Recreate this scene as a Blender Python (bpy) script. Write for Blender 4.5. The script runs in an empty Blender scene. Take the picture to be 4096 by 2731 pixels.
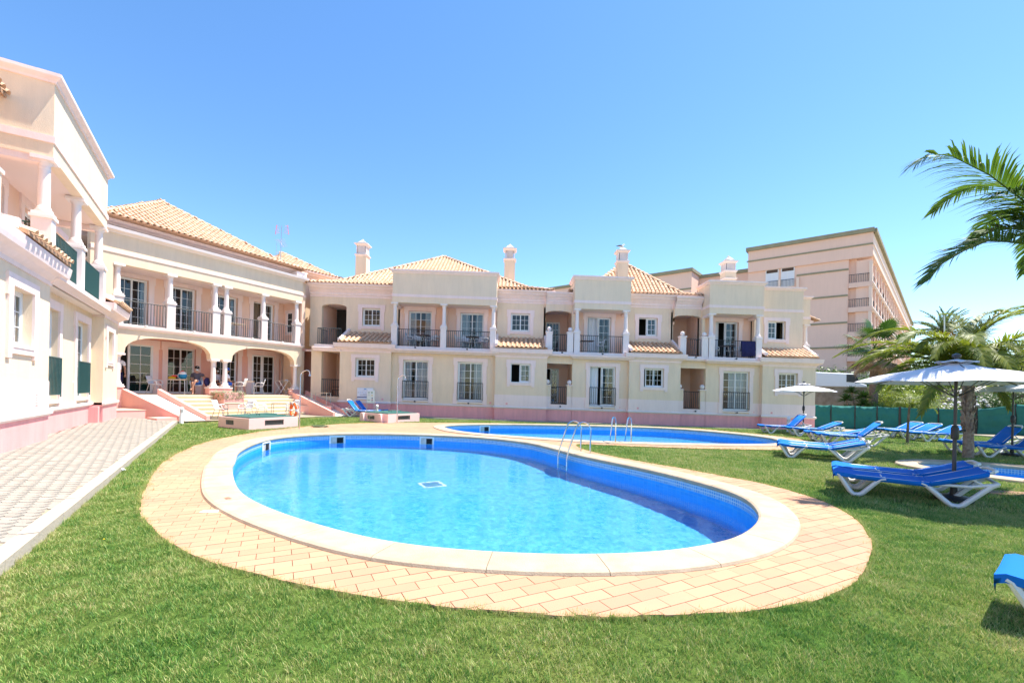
import bpy, bmesh, math, random
import numpy as np
from math import pi, sin, cos, radians, atan2, hypot
from mathutils import Vector, Matrix, noise
from mathutils.geometry import delaunay_2d_cdt
random.seed(7); np.random.seed(7)
R = random.uniform
SC = bpy.context.scene
COL = SC.collection

# ------------------------------------------------------------------ camera
cam_data = bpy.data.cameras.new('camera')
cam = bpy.data.objects.new('camera', cam_data)
COL.objects.link(cam)
cam_data.sensor_width = 36.0
cam_data.lens = 15.82
cam_data.shift_y = 0.0482
cam_data.clip_start = 0.05
cam_data.clip_end = 2000
cam.matrix_world = Matrix.Translation((0, 0, 1.6)) @ Matrix.Rotation(pi/2, 4, 'X') @ Matrix.Rotation(0.022, 4, 'Z')
SC.camera = cam

# ------------------------------------------------------------------ light
SUNV = Vector((0.42, 0.13, 1.0)).normalized()
world = bpy.data.worlds.new('World')
SC.world = world
world.use_nodes = True
wn = world.node_tree
wn.nodes.clear()
wo = wn.nodes.new('ShaderNodeOutputWorld')
wb = wn.nodes.new('ShaderNodeBackground')
sk = wn.nodes.new('ShaderNodeTexSky')
sk.sky_type = 'NISHITA'
sk.sun_disc = False
sk.sun_elevation = math.asin(SUNV.z)
sk.sun_rotation = atan2(SUNV.x, SUNV.y)
sk.altitude = 0
sk.air_density = 1.0
sk.dust_density = 0.15
sk.ozone_density = 2.2
wb.inputs['Strength'].default_value = 0.11
hs = wn.nodes.new('ShaderNodeHueSaturation'); hs.inputs['Hue'].default_value = 0.501; hs.inputs['Saturation'].default_value = 1.20; hs.inputs['Value'].default_value = 0.82
wn.links.new(sk.outputs[0], hs.inputs['Color']); wn.links.new(hs.outputs[0], wb.inputs['Color'])
wn.links.new(wb.outputs[0], wo.inputs['Surface'])
sun_data = bpy.data.lights.new('sun', 'SUN')
sun_data.energy = 3.3
sun_data.angle = radians(0.55)
sun_data.color = (1.0, 0.94, 0.84)
sun = bpy.data.objects.new('sun', sun_data)
COL.objects.link(sun)
sun.location = (8, 2, 30)
sun.rotation_euler = SUNV.to_track_quat('Z', 'Y').to_euler()

SC.render.engine = 'CYCLES'
SC.view_settings.view_transform = 'Standard'
SC.view_settings.look = 'None'
SC.view_settings.gamma = 1.0
SC.view_settings.use_curve_mapping = False
SC.view_settings.exposure = 1.64
SC.cycles.use_denoising = True
SC.cycles.max_bounces = 10
SC.cycles.diffuse_bounces = 4
SC.cycles.glossy_bounces = 4
SC.cycles.transparent_max_bounces = 16
SC.cycles.transmission_bounces = 8
SC.cycles.sample_clamp_indirect = 6
sun_data.cycles.is_caustics_light = True

# ------------------------------------------------------------------ materials
MATS = {}
def ND(nt, typ, **kw):
    n = nt.nodes.new(typ)
    for k, v in kw.items():
        if k.startswith('i_'):
            n.inputs[k[2:].replace('_', ' ')].default_value = v
        else:
            setattr(n, k, v)
    return n

def mat(name, col, rough=0.7, var=0.0, scale=3.0, bump=0.0, bscale=40.0, island=0.0, spec=0.4, metal=0.0, trans=0.0, detail=5.0, col2=None, sheen=0.0, stain=0.0):
    """principled with colour variation by noise (col -> col2 or darker), by mesh island / object, and fine bump"""
    m = bpy.data.materials.new(name); m.use_nodes = True
    nt = m.node_tree; p = nt.nodes['Principled BSDF']; L = nt.links.new
    p.inputs['Roughness'].default_value = rough
    p.inputs['Specular IOR Level'].default_value = spec
    p.inputs['Metallic'].default_value = metal
    if trans: p.inputs['Transmission Weight'].default_value = trans
    c = (*col, 1)
    out = None
    tc = ND(nt, 'ShaderNodeTexCoord')
    geo = ND(nt, 'ShaderNodeNewGeometry')
    if var > 0 or col2:
        n = ND(nt, 'ShaderNodeTexNoise', i_Scale=scale, i_Detail=detail, i_Roughness=0.6)
        L(geo.outputs['Position'], n.inputs['Vector'])
        r = ND(nt, 'ShaderNodeValToRGB')
        r.color_ramp.elements[0].position = 0.3; r.color_ramp.elements[1].position = 0.7
        c2 = col2 if col2 else tuple(x*(1-var) for x in col)
        r.color_ramp.elements[0].color = (*c2, 1); r.color_ramp.elements[1].color = c
        L(n.outputs['Fac'], r.inputs['Fac']); out = r.outputs['Color']
    if stain > 0:
        mp = ND(nt, 'ShaderNodeMapping'); mp.inputs['Scale'].default_value = (3.0, 3.0, 0.35)
        L(geo.outputs['Position'], mp.inputs['Vector'])
        n2 = ND(nt, 'ShaderNodeTexNoise', i_Scale=1.3, i_Detail=8.0, i_Roughness=0.72)
        L(mp.outputs[0], n2.inputs['Vector'])
        mr = ND(nt, 'ShaderNodeMapRange'); mr.inputs['From Min'].default_value = 0.42; mr.inputs['From Max'].default_value = 0.75
        mr.inputs['To Min'].default_value = 1.0; mr.inputs['To Max'].default_value = 1.0 - stain
        L(n2.outputs['Fac'], mr.inputs['Value'])
        mx = ND(nt, 'ShaderNodeMix', data_type='RGBA', blend_type='MULTIPLY'); mx.inputs[0].default_value = 1.0
        if out: L(out, mx.inputs[6])
        else: mx.inputs[6].default_value = c
        L(mr.outputs[0], mx.inputs[7]); out = mx.outputs[2]
    if island > 0:
        oi = ND(nt, 'ShaderNodeObjectInfo')
        a = ND(nt, 'ShaderNodeMath', operation='ADD'); L(geo.outputs['Random Per Island'], a.inputs[0]); L(oi.outputs['Random'], a.inputs[1])
        f = ND(nt, 'ShaderNodeMath', operation='FRACT'); L(a.outputs[0], f.inputs[0])
        mr = ND(nt, 'ShaderNodeMapRange'); mr.inputs['To Min'].default_value = 1.0 - island; mr.inputs['To Max'].default_value = 1.0 + island*0.6
        L(f.outputs[0], mr.inputs['Value'])
        mx = ND(nt, 'ShaderNodeMix', data_type='RGBA', blend_type='MULTIPLY'); mx.inputs[0].default_value = 1.0
        if out: L(out, mx.inputs[6])
        else: mx.inputs[6].default_value = c
        L(mr.outputs[0], mx.inputs[7]); out = mx.outputs[2]
    if out: L(out, p.inputs['Base Color'])
    else: p.inputs['Base Color'].default_value = c
    if bump > 0:
        nb = ND(nt, 'ShaderNodeTexNoise', i_Scale=bscale, i_Detail=4.0)
        L(geo.outputs['Position'], nb.inputs['Vector'])
        b = ND(nt, 'ShaderNodeBump'); b.inputs['Strength'].default_value = bump; b.inputs['Distance'].default_value = 0.02
        L(nb.outputs['Fac'], b.inputs['Height']); L(b.outputs[0], p.inputs['Normal'])
    if sheen: p.inputs['Sheen Weight'].default_value = sheen
    MATS[name] = m
    return m

def leafmat(name, ca, cb, rough=0.45, trans=0.35):
    m = bpy.data.materials.new(name); m.use_nodes = True
    nt = m.node_tree; nt.nodes.clear(); L = nt.links.new
    o = ND(nt, 'ShaderNodeOutputMaterial'); geo = ND(nt, 'ShaderNodeNewGeometry')
    r = ND(nt, 'ShaderNodeValToRGB')
    r.color_ramp.elements[0].color = (*ca, 1); r.color_ramp.elements[1].color = (*cb, 1)
    oi = ND(nt, 'ShaderNodeObjectInfo')
    a = ND(nt, 'ShaderNodeMath', operation='ADD'); L(geo.outputs['Random Per Island'], a.inputs[0]); L(oi.outputs['Random'], a.inputs[1])
    f = ND(nt, 'ShaderNodeMath', operation='FRACT'); L(a.outputs[0], f.inputs[0])
    n = ND(nt, 'ShaderNodeTexNoise', i_Scale=0.9, i_Detail=3.0); L(geo.outputs['Position'], n.inputs['Vector'])
    ad = ND(nt, 'ShaderNodeMath', operation='MULTIPLY_ADD'); ad.inputs[1].default_value = 0.6
    L(f.outputs[0], ad.inputs[0])
    s2 = ND(nt, 'ShaderNodeMath', operation='MULTIPLY'); s2.inputs[1].default_value = 0.4; L(n.outputs['Fac'], s2.inputs[0]); L(s2.outputs[0], ad.inputs[2])
    L(ad.outputs[0], r.inputs['Fac'])
    p = ND(nt, 'ShaderNodeBsdfPrincipled'); p.inputs['Roughness'].default_value = rough; L(r.outputs[0], p.inputs['Base Color'])
    t = ND(nt, 'ShaderNodeBsdfTranslucent'); mx = ND(nt, 'ShaderNodeMix', data_type='RGBA', blend_type='MULTIPLY'); mx.inputs[0].default_value = 1
    L(r.outputs[0], mx.inputs[6]); mx.inputs[7].default_value = (1.5, 1.5, 0.6, 1); L(mx.outputs[2], t.inputs['Color'])
    ms = ND(nt, 'ShaderNodeMixShader'); ms.inputs[0].default_value = trans
    L(p.outputs[0], ms.inputs[1]); L(t.outputs[0], ms.inputs[2]); L(ms.outputs[0], o.inputs['Surface'])
    MATS[name] = m
    return m

mat('cream', (0.87, 0.69, 0.505), 0.9, var=0.06, scale=0.8, bump=0.35, bscale=60, stain=0.10, spec=0.2)
mat('cream_recess_bounce', (0.88, 0.60, 0.46), 0.9, var=0.05, scale=1.0, bump=0.3, bscale=60, spec=0.2)  # recessed walls: cream with the pink bounced light put into the colour
mat('salmon', (0.86, 0.47, 0.37), 0.9, var=0.06, scale=1.0, bump=0.3, bscale=60, spec=0.2)
mat('trim', (0.93, 0.74, 0.68), 0.85, var=0.04, scale=1.2, bump=0.2, bscale=50, stain=0.10, spec=0.2)
mat('trim_white', (0.86, 0.76, 0.72), 0.85, var=0.05, scale=1.2, bump=0.2, bscale=50, stain=0.05, spec=0.2)
mat('coping_worn', (0.72, 0.63, 0.58), 0.9, col2=(0.42, 0.38, 0.33), scale=5, bump=0.4, bscale=30, spec=0.2)
mat('base_pink', (0.95, 0.44, 0.42), 0.9, var=0.08, scale=1.4, bump=0.3, bscale=50, stain=0.18, spec=0.2)
mat('step_pink', (0.86, 0.46, 0.40), 0.9, var=0.06, scale=1.4, bump=0.3, bscale=50, stain=0.06, spec=0.2)
mat('rooftile', (0.80, 0.58, 0.40), 0.85, col2=(0.68, 0.43, 0.27), scale=2.5, bump=0.4, bscale=40, island=0.16, spec=0.25)
mat('roofpan', (0.56, 0.34, 0.21), 0.9, var=0.3, scale=4, spec=0.2)
mat('ceiling', (0.85, 0.67, 0.60), 0.9)
mat('room_dark', (0.05, 0.045, 0.04), 0.95)  # near-black colour carries the shade of unlit rooms behind the windows
mat('upvc', (0.80, 0.80, 0.79), 0.35, spec=0.5)
mat('rail_metal', (0.035, 0.045, 0.05), 0.45, spec=0.5)
mat('rail_green', (0.02, 0.075, 0.07), 0.45, spec=0.5)
mat('curtain', (0.75, 0.76, 0.80), 0.9, sheen=0.2)
mat('curtain_brown', (0.22, 0.16, 0.11), 0.9)
mat('floor_tile', (0.62, 0.45, 0.33), 0.7, var=0.1, scale=2)
mat('white_plastic', (0.72, 0.72, 0.72), 0.38, spec=0.5)
mat('lounger_frame', (0.78, 0.76, 0.73), 0.42, var=0.06, scale=6, spec=0.5)
mat('steel', (0.62, 0.62, 0.62), 0.18, metal=1.0)
mat('steel_dull', (0.55, 0.54, 0.52), 0.38, metal=1.0)
mat('dark_metal', (0.03, 0.03, 0.032), 0.4)
mat('deck_tile', (0.53, 0.305, 0.18), 0.85, col2=(0.47, 0.26, 0.17), scale=0.7, bump=0.15, bscale=90, island=0.10, spec=0.2)
mat('mortar', (0.40, 0.27, 0.18), 0.95, var=0.25, scale=9)
mat('coping', (0.50, 0.41, 0.30), 0.85, col2=(0.40, 0.315, 0.22), island=0.08, scale=3.5, bump=0.3, bscale=70, spec=0.25)
mat('paver', (0.35, 0.315, 0.27), 0.9, var=0.12, scale=2.0, bump=0.4, bscale=60, island=0.07, spec=0.2)
mat('joint', (0.34, 0.28, 0.22), 0.95, col2=(0.30, 0.26, 0.18), scale=1.2)
mat('kerb', (0.46, 0.40, 0.325), 0.9, var=0.12, scale=4, bump=0.3, bscale=40)
mat('step_stone', (0.80, 0.68, 0.50), 0.8, var=0.05, scale=2)
mat('ramp_white', (0.80, 0.75, 0.66), 0.8, var=0.06, scale=1.5)
mat('hotel_wall', (0.88, 0.61, 0.49), 0.9, var=0.05, scale=0.2, bump=0.1, bscale=5, stain=0.05)
mat('hotel_trim', (0.34, 0.31, 0.20), 0.9, var=0.2, scale=1)
mat('hotel_frame', (0.85, 0.66, 0.54), 0.9)
mat('stone_wall', (0.33, 0.29, 0.25), 0.95, col2=(0.20, 0.16, 0.12), scale=2.0, bump=0.8, bscale=8)
mat('blue_mesh', (0.008, 0.16, 0.62), 0.75, var=0.06, scale=8, spec=0.15)
mat('umb_cloth', (0.70, 0.69, 0.71), 0.85, var=0.02, scale=2)
mat('umb_pole', (0.05, 0.05, 0.055), 0.35)
mat('pink_rose', (0.90, 0.60, 0.56), 0.9, var=0.05, scale=2, bump=0.3, bscale=50)
mat('hatch_green', (0.045, 0.15, 0.13), 0.5, var=0.1, scale=3)
mat('grille', (0.30, 0.30, 0.28), 0.5, metal=0.6)
mat('num_brown', (0.35, 0.16, 0.10), 0.8)
mat('slab_brown', (0.30, 0.17, 0.11), 0.9, var=0.2, scale=5)
mat('black', (0.01, 0.01, 0.01), 0.8)
mat('orange', (0.85, 0.16, 0.03), 0.5)
mat('white_paint', (0.8, 0.8, 0.8), 0.5)
mat('sign_white', (0.76, 0.78, 0.82), 0.5)
mat('ink_navy', (0.03, 0.05, 0.16), 0.6)
mat('ink_blue', (0.22, 0.42, 0.65), 0.6)
mat('ink_grey', (0.25, 0.27, 0.30), 0.6)
mat('ink_yellow', (0.75, 0.5, 0.08), 0.6)
mat('ink_green', (0.10, 0.25, 0.12), 0.6)
mat('ink_red', (0.6, 0.10, 0.08), 0.6)
mat('skin', (0.50, 0.27, 0.18), 0.55, var=0.05, scale=10)
mat('hair', (0.02, 0.015, 0.012), 0.6)
mat('shirt_grey', (0.10, 0.095, 0.12), 0.9, var=0.1, scale=14)
mat('shorts_blue', (0.05, 0.17, 0.50), 0.85, var=0.1, scale=14)
mat('cloth_white', (0.78, 0.79, 0.85), 0.9)
mat('cloth_navy', (0.02, 0.02, 0.09), 0.95, var=0.2, scale=9)
mat('cloth_blue', (0.03, 0.12, 0.55), 0.85)
mat('cap_black', (0.012, 0.012, 0.014), 0.8)
mat('mask_white', (0.62, 0.72, 0.76), 0.8)
mat('bag_blue', (0.02, 0.28, 0.50), 0.6)
mat('bag_red', (0.70, 0.05, 0.04), 0.6)
mat('bag_yellow', (0.85, 0.50, 0.02), 0.6)
mat('wood_dark', (0.10, 0.055, 0.035), 0.6, var=0.3, scale=8)
mat('tabletop', (0.62, 0.48, 0.34), 0.6)
mat('chimney_cap', (0.74, 0.70, 0.66), 0.9, col2=(0.34, 0.31, 0.27), scale=4, bump=0.4, bscale=30)
mat('soil', (0.16, 0.11, 0.07), 0.95, var=0.4, scale=6)
mat('ground_far', (0.35, 0.30, 0.22), 0.95, var=0.3, scale=0.5)
mat('path_far', (0.62, 0.54, 0.45), 0.9, var=0.12, scale=1.5)
mat('trunk', (0.26, 0.19, 0.145), 0.95, col2=(0.10, 0.07, 0.05), scale=9, bump=0.8, bscale=20)
mat('trunk_fibre', (0.42, 0.33, 0.26), 0.95, col2=(0.18, 0.12, 0.09), scale=14, bump=0.8, bscale=30)
mat('dead_frond', (0.36, 0.25, 0.15), 0.9, var=0.4, scale=4)
mat('orange_stalk', (0.55, 0.22, 0.03), 0.7)
mat('gull_white', (0.8, 0.8, 0.8), 0.8)
mat('gull_grey', (0.10, 0.10, 0.11), 0.8)
mat('net_green', (0.012, 0.135, 0.12), 0.85, col2=(0.02, 0.17, 0.15), scale=1.2, bump=0.6, bscale=6)
mat('van_white', (0.75, 0.76, 0.78), 0.4)  # off-white van bodywork
mat('flower_white', (0.8, 0.76, 0.76), 0.8)
mat('flower_yellow', (0.85, 0.62, 0.02), 0.8)
leafmat('leaf_dark', (0.030, 0.065, 0.014), (0.07, 0.15, 0.03))
leafmat('leaf_mid', (0.06, 0.13, 0.022), (0.17, 0.25, 0.05))
leafmat('leaf_bright', (0.09, 0.18, 0.02), (0.30, 0.33, 0.05))
leafmat('leaf_grey', (0.12, 0.17, 0.09), (0.24, 0.28, 0.16))
leafmat('fan_leaf', (0.02, 0.07, 0.012), (0.08, 0.16, 0.03), rough=0.6, trans=0.2)
leafmat('palm_leaf', (0.022, 0.065, 0.012), (0.11, 0.18, 0.03), rough=0.5, trans=0.35)
leafmat('date_leaf', (0.05, 0.085, 0.035), (0.11, 0.16, 0.07), rough=0.4, trans=0.25)
leafmat('queen_leaf', (0.06, 0.11, 0.015), (0.27, 0.29, 0.05), rough=0.5, trans=0.4)

# glass: thin pane, mirror-like by fresnel, see-through otherwise
def glassmat(name, tint, ior=1.5, base=0.03):
    m = bpy.data.materials.new(name); m.use_nodes = True
    nt = m.node_tree; nt.nodes.clear(); L = nt.links.new
    o = ND(nt, 'ShaderNodeOutputMaterial'); fr = ND(nt, 'ShaderNodeFresnel', i_IOR=ior)
    ad = ND(nt, 'ShaderNodeMath', operation='ADD', use_clamp=True); ad.inputs[1].default_value = base; L(fr.outputs[0], ad.inputs[0])
    gb = ND(nt, 'ShaderNodeNewGeometry'); om = ND(nt, 'ShaderNodeMath', operation='SUBTRACT'); om.inputs[0].default_value = 1.0; L(gb.outputs['Backfacing'], om.inputs[1])
    mm = ND(nt, 'ShaderNodeMath', operation='MULTIPLY'); L(ad.outputs[0], mm.inputs[0]); L(om.outputs[0], mm.inputs[1]); ad = mm
    t = ND(nt, 'ShaderNodeBsdfTransparent'); t.inputs['Color'].default_value = (*tint, 1)
    g = ND(nt, 'ShaderNodeBsdfGlossy', i_Roughness=0.0)
    ms = ND(nt, 'ShaderNodeMixShader'); L(ad.outputs[0], ms.inputs[0]); L(t.outputs[0], ms.inputs[1]); L(g.outputs[0], ms.inputs[2])
    L(ms.outputs[0], o.inputs['Surface']); MATS[name] = m
glassmat('glass', (0.72, 0.78, 0.80), base=0.03)

def lawnmat(name='lawn_soil'):
    m = bpy.data.materials.new(name); m.use_nodes = True
    nt = m.node_tree; p = nt.nodes['Principled BSDF']; L = nt.links.new
    geo = ND(nt, 'ShaderNodeNewGeometry')
    n1 = ND(nt, 'ShaderNodeTexNoise', i_Scale=0.55, i_Detail=4.0); L(geo.outputs['Position'], n1.inputs['Vector'])
    n2 = ND(nt, 'ShaderNodeTexNoise', i_Scale=28.0, i_Detail=6.0, i_Roughness=0.7); L(geo.outputs['Position'], n2.inputs['Vector'])
    r1 = ND(nt, 'ShaderNodeValToRGB'); e = r1.color_ramp.elements
    e[0].position = 0.35; e[0].color = (0.06, 0.125, 0.022, 1); e[1].position = 0.68; e[1].color = (0.15, 0.18, 0.05, 1)
    L(n1.outputs['Fac'], r1.inputs['Fac'])
    r2 = ND(nt, 'ShaderNodeValToRGB'); e = r2.color_ramp.elements
    e[0].position = 0.3; e[0].color = (0.35, 0.38, 0.3, 1); e[1].position = 0.7; e[1].color = (1.5, 1.45, 1.3, 1)
    L(n2.outputs['Fac'], r2.inputs['Fac'])
    mx = ND(nt, 'ShaderNodeMix', data_type='RGBA', blend_type='MULTIPLY'); mx.inputs[0].default_value = 1
    L(r1.outputs[0], mx.inputs[6]); L(r2.outputs[0], mx.inputs[7]); L(mx.outputs[2], p.inputs['Base Color'])
    p.inputs['Roughness'].default_value = 0.95; p.inputs['Specular IOR Level'].default_value = 0.115
    b = ND(nt, 'ShaderNodeBump'); b.inputs['Strength'].default_value = 0.9; b.inputs['Distance'].default_value = 0.03
    L(n2.outputs['Fac'], b.inputs['Height']); L(b.outputs[0], p.inputs['Normal'])
    MATS[name] = m
lawnmat()

def grassmat(name='grass_blade'):
    m = bpy.data.materials.new(name); m.use_nodes = True
    nt = m.node_tree; nt.nodes.clear(); L = nt.links.new
    o = ND(nt, 'ShaderNodeOutputMaterial'); geo = ND(nt, 'ShaderNodeNewGeometry')
    n1 = ND(nt, 'ShaderNodeTexNoise', i_Scale=0.5, i_Detail=3.0); L(geo.outputs['Position'], n1.inputs['Vector'])
    n2 = ND(nt, 'ShaderNodeTexNoise', i_Scale=3.5, i_Detail=3.0); L(geo.outputs['Position'], n2.inputs['Vector'])
    a = ND(nt, 'ShaderNodeMath', operation='ADD'); L(n1.outputs['Fac'], a.inputs[0]); L(n2.outputs['Fac'], a.inputs[1])
    b = ND(nt, 'ShaderNodeMath', operation='MULTIPLY_ADD'); b.inputs[1].default_value = 0.75; L(geo.outputs['Random Per Island'], b.inputs[0])
    L(a.outputs[0], b.inputs[2])
    mr = ND(nt, 'ShaderNodeMapRange'); mr.inputs['From Min'].default_value = 0.92; mr.inputs['From Max'].default_value = 1.85
    L(b.outputs[0], mr.inputs['Value'])
    r = ND(nt, 'ShaderNodeValToRGB'); e = r.color_ramp.elements
    e[0].position = 0.0; e[0].color = (0.085, 0.20, 0.045, 1); e[1].position = 1.0; e[1].color = (0.62, 0.54, 0.26, 1)
    x = e.new(0.35); x.color = (0.17, 0.36, 0.06, 1); x = e.new(0.62); x.color = (0.38, 0.44, 0.11, 1)
    L(mr.outputs[0], r.inputs['Fac'])
    p = ND(nt, 'ShaderNodeBsdfPrincipled'); p.inputs['Roughness'].default_value = 0.5; L(r.outputs[0], p.inputs['Base Color'])
    t = ND(nt, 'ShaderNodeBsdfTranslucent'); L(r.outputs[0], t.inputs['Color'])
    ms = ND(nt, 'ShaderNodeMixShader'); ms.inputs[0].default_value = 0.3
    L(p.outputs[0], ms.inputs[1]); L(t.outputs[0], ms.inputs[2]); L(ms.outputs[0], o.inputs['Surface'])
    MATS[name] = m
grassmat()

# ------------------------------------------------------------------ mesh helpers
def rp(p, a):
    return Vector((p[0]*cos(a)-p[1]*sin(a), p[0]*sin(a)+p[1]*cos(a), p[2]))

class MB:
    """collects shapes, builds ONE mesh object"""
    def __init__(s): s.v = []; s.f = []; s.M = None
    def add(s, vs, fs):
        b = len(s.v)
        if s.M is not None: vs = [s.M @ Vector(v) for v in vs]
        s.v.extend([tuple(v) for v in vs]); s.f.extend([tuple(b+i for i in f) for f in fs]); return s
    def box(s, x0, x1, y0, y1, z0, z1):
        vs = [(x0,y0,z0),(x1,y0,z0),(x1,y1,z0),(x0,y1,z0),(x0,y0,z1),(x1,y0,z1),(x1,y1,z1),(x0,y1,z1)]
        return s.add(vs, [(0,3,2,1),(4,5,6,7),(0,1,5,4),(1,2,6,5),(2,3,7,6),(3,0,4,7)])
    def frus(s, cx, cy, z0, z1, a0, a1, b0=None, b1=None):
        b0 = a0 if b0 is None else b0; b1 = a1 if b1 is None else b1
        vs = [(cx-a0,cy-b0,z0),(cx+a0,cy-b0,z0),(cx+a0,cy+b0,z0),(cx-a0,cy+b0,z0),(cx-a1,cy-b1,z1),(cx+a1,cy-b1,z1),(cx+a1,cy+b1,z1),(cx-a1,cy+b1,z1)]
        return s.add(vs, [(0,3,2,1),(4,5,6,7),(0,1,5,4),(1,2,6,5),(2,3,7,6),(3,0,4,7)])
    def prism(s, pts, a, b, ax='x'):
        """polygon pts (2d) extruded along axis; ax='x': pts=(y,z), 'y': pts=(x,z), 'z': pts=(x,y)"""
        def P(p, t): return {'x': (t,p[0],p[1]), 'y': (p[0],t,p[1]), 'z': (p[0],p[1],t)}[ax]
        n = len(pts); ar = sum(pts[i][0]*pts[(i+1)%n][1]-pts[(i+1)%n][0]*pts[i][1] for i in range(n))
        if (ar < 0) != (ax == 'y'): pts = pts[::-1]
        vs = [P(p, a) for p in pts]+[P(p, b) for p in pts]
        if a > b: vs = [P(p, b) for p in pts]+[P(p, a) for p in pts]
        fs = [tuple(range(n))[::-1], tuple(range(n, 2*n))]+[(i,(i+1)%n,n+(i+1)%n,n+i) for i in range(n)]
        return s.add(vs, fs)
    def tube(s, pts, r, n=6, cap=True):
        pts = [Vector(p) for p in pts]; m = len(pts)
        rs = r if isinstance(r, (list, tuple)) else [r]*m
        vs = []; fs = []; up = None
        for i, p in enumerate(pts):
            d = (pts[min(i+1, m-1)]-pts[max(i-1, 0)])
            d = d.normalized() if d.length > 1e-9 else Vector((0,0,1))
            if up is None: up = Vector((0,0,1)) if abs(d.z) < 0.9 else Vector((1,0,0))
            u = d.cross(up)
            if u.length < 1e-6: u = d.orthogonal()
            u.normalize(); w = u.cross(d).normalized(); up = w
            for k in range(n):
                a = 2*pi*k/n; vs.append(p+(u*cos(a)+w*sin(a))*rs[i])
        for i in range(m-1):
            for k in range(n):
                fs.append((i*n+k, i*n+(k+1)%n, (i+1)*n+(k+1)%n, (i+1)*n+k))
        if cap: fs.append(tuple(range(n))[::-1]); fs.append(tuple((m-1)*n+k for k in range(n)))
        fs = [f[::-1] for f in fs]
        return s.add(vs, fs)
    def lathe(s, cx, cy, prof, n=14, z0=0.0):
        vs = []; fs = []
        for (r, z) in prof:
            for k in range(n):
                a = 2*pi*k/n; vs.append((cx+r*cos(a), cy+r*sin(a), z0+z))
        for i in range(len(prof)-1):
            for k in range(n):
                fs.append((i*n+k, i*n+(k+1)%n, (i+1)*n+(k+1)%n, (i+1)*n+k))
        fs.append(tuple(range(n))[::-1]); fs.append(tuple((len(prof)-1)*n+k for k in range(n)))
        return s.add(vs, fs)
    def ball(s, c, r, n=12, m=7, sc=(1,1,1)):
        vs = [(c[0], c[1], c[2]-r*sc[2])]; fs = []
        for j in range(1, m):
            t = pi*j/m
            for k in range(n):
                a = 2*pi*k/n; vs.append((c[0]+r*sin(t)*cos(a)*sc[0], c[1]+r*sin(t)*sin(a)*sc[1], c[2]-r*cos(t)*sc[2]))
        vs.append((c[0], c[1], c[2]+r*sc[2])); q = len(vs)-1
        for k in range(n): fs.append((0, 1+(k+1)%n, 1+k)); fs.append((q, 1+(m-2)*n+k, 1+(m-2)*n+(k+1)%n))
        for j in range(m-2):
            for k in range(n): fs.append((1+j*n+k, 1+j*n+(k+1)%n, 1+(j+1)*n+(k+1)%n, 1+(j+1)*n+k))
        return s.add(vs, fs)
    def mesh(s, name, m, smooth=False, shear=0.0):
        vs = s.v
        if shear: vs = [(x, y, z-shear*x) for x, y, z in vs]
        me = bpy.data.meshes.new(name); me.from_pydata(vs, [], s.f)
        me.materials.append(MATS[m] if isinstance(m, str) else m)
        if smooth:
            me.polygons.foreach_set('use_smooth', [True]*len(me.polygons)); me.update(); me.set_sharp_from_angle(angle=radians(38))
        me.update(); return me
    def build(s, name, m, parent=None, smooth=False, shear=0.0, loc=(0,0,0), rz=0.0, bevel=0.0):
        if not s.f: return None
        o = bpy.data.objects.new(name, s.mesh(name, m, smooth, shear)); COL.objects.link(o)
        o.location = loc; o.rotation_euler = (0,0,rz)
        if parent: o.parent = parent
        if bevel:
            bv = o.modifiers.new('bevel', 'BEVEL'); bv.width = bevel; bv.segments = 2; bv.limit_method = 'ANGLE'
        return o

def tag(o, label=None, cat=None, group=None, kind=None):
    if label: o['label'] = label
    if cat: o['category'] = cat
    if group: o['group'] = group
    if kind: o['kind'] = kind
    return o
def thing(name, loc, label, cat, rz=0.0, group=None):
    o = bpy.data.objects.new(name, None); COL.objects.link(o); o.location = loc; o.rotation_euler = (0,0,rz)
    o.empty_display_size = 0.3
    return tag(o, label, cat, group)
CH = {}
def copy_tree(o, loc=None, rz=None, label=None, group=None, scale=None, parent=None):
    c = o.copy(); COL.objects.link(c)
    if parent: c.parent = parent
    for ch in [x for x in bpy.data.objects if x.parent == o]: copy_tree(ch, parent=c)
    if loc is not None: c.location = loc
    if rz is not None: c.rotation_euler = (0,0,rz)
    if scale is not None: c.scale = (scale,)*3
    if label: c['label'] = label
    if group: c['group'] = group
    return c
def inst(name, me, parent=None, loc=(0,0,0), rz=0.0, M=None):
    o = bpy.data.objects.new(name, me); COL.objects.link(o)
    if parent: o.parent = parent
    if M is not None: o.matrix_local = M
    else: o.location = loc; o.rotation_euler = (0,0,rz)
    return o

def inside(p, poly):
    x, y = p[0], p[1]; c = False; n = len(poly); j = n-1
    for i in range(n):
        xi, yi = poly[i]; xj, yj = poly[j]
        if (yi > y) != (yj > y) and x < (xj-xi)*(y-yi)/(yj-yi)+xi: c = not c
        j = i
    return c
def inside_np(X, Y, poly):
    c = np.zeros(X.shape, bool); n = len(poly); j = n-1
    for i in range(n):
        xi, yi = poly[i]; xj, yj = poly[j]
        if yi != yj:
            t = ((yi > Y) != (yj > Y)) & (X < (xj-xi)*(Y-yi)/(yj-yi)+xi); c ^= t
        j = i
    return c
def spline(pts, k=6):
    """closed Catmull-Rom"""
    out = []; n = len(pts)
    for i in range(n):
        p0, p1, p2, p3 = [Vector((*pts[(i+j-1) % n], 0)) for j in range(4)]
        for q in range(k):
            t = q/k
            v = 0.5*((2*p1)+(-p0+p2)*t+(2*p0-5*p1+4*p2-p3)*t*t+(-p0+3*p1-3*p2+p3)*t**3)
            out.append((v.x, v.y))
    return out
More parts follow.
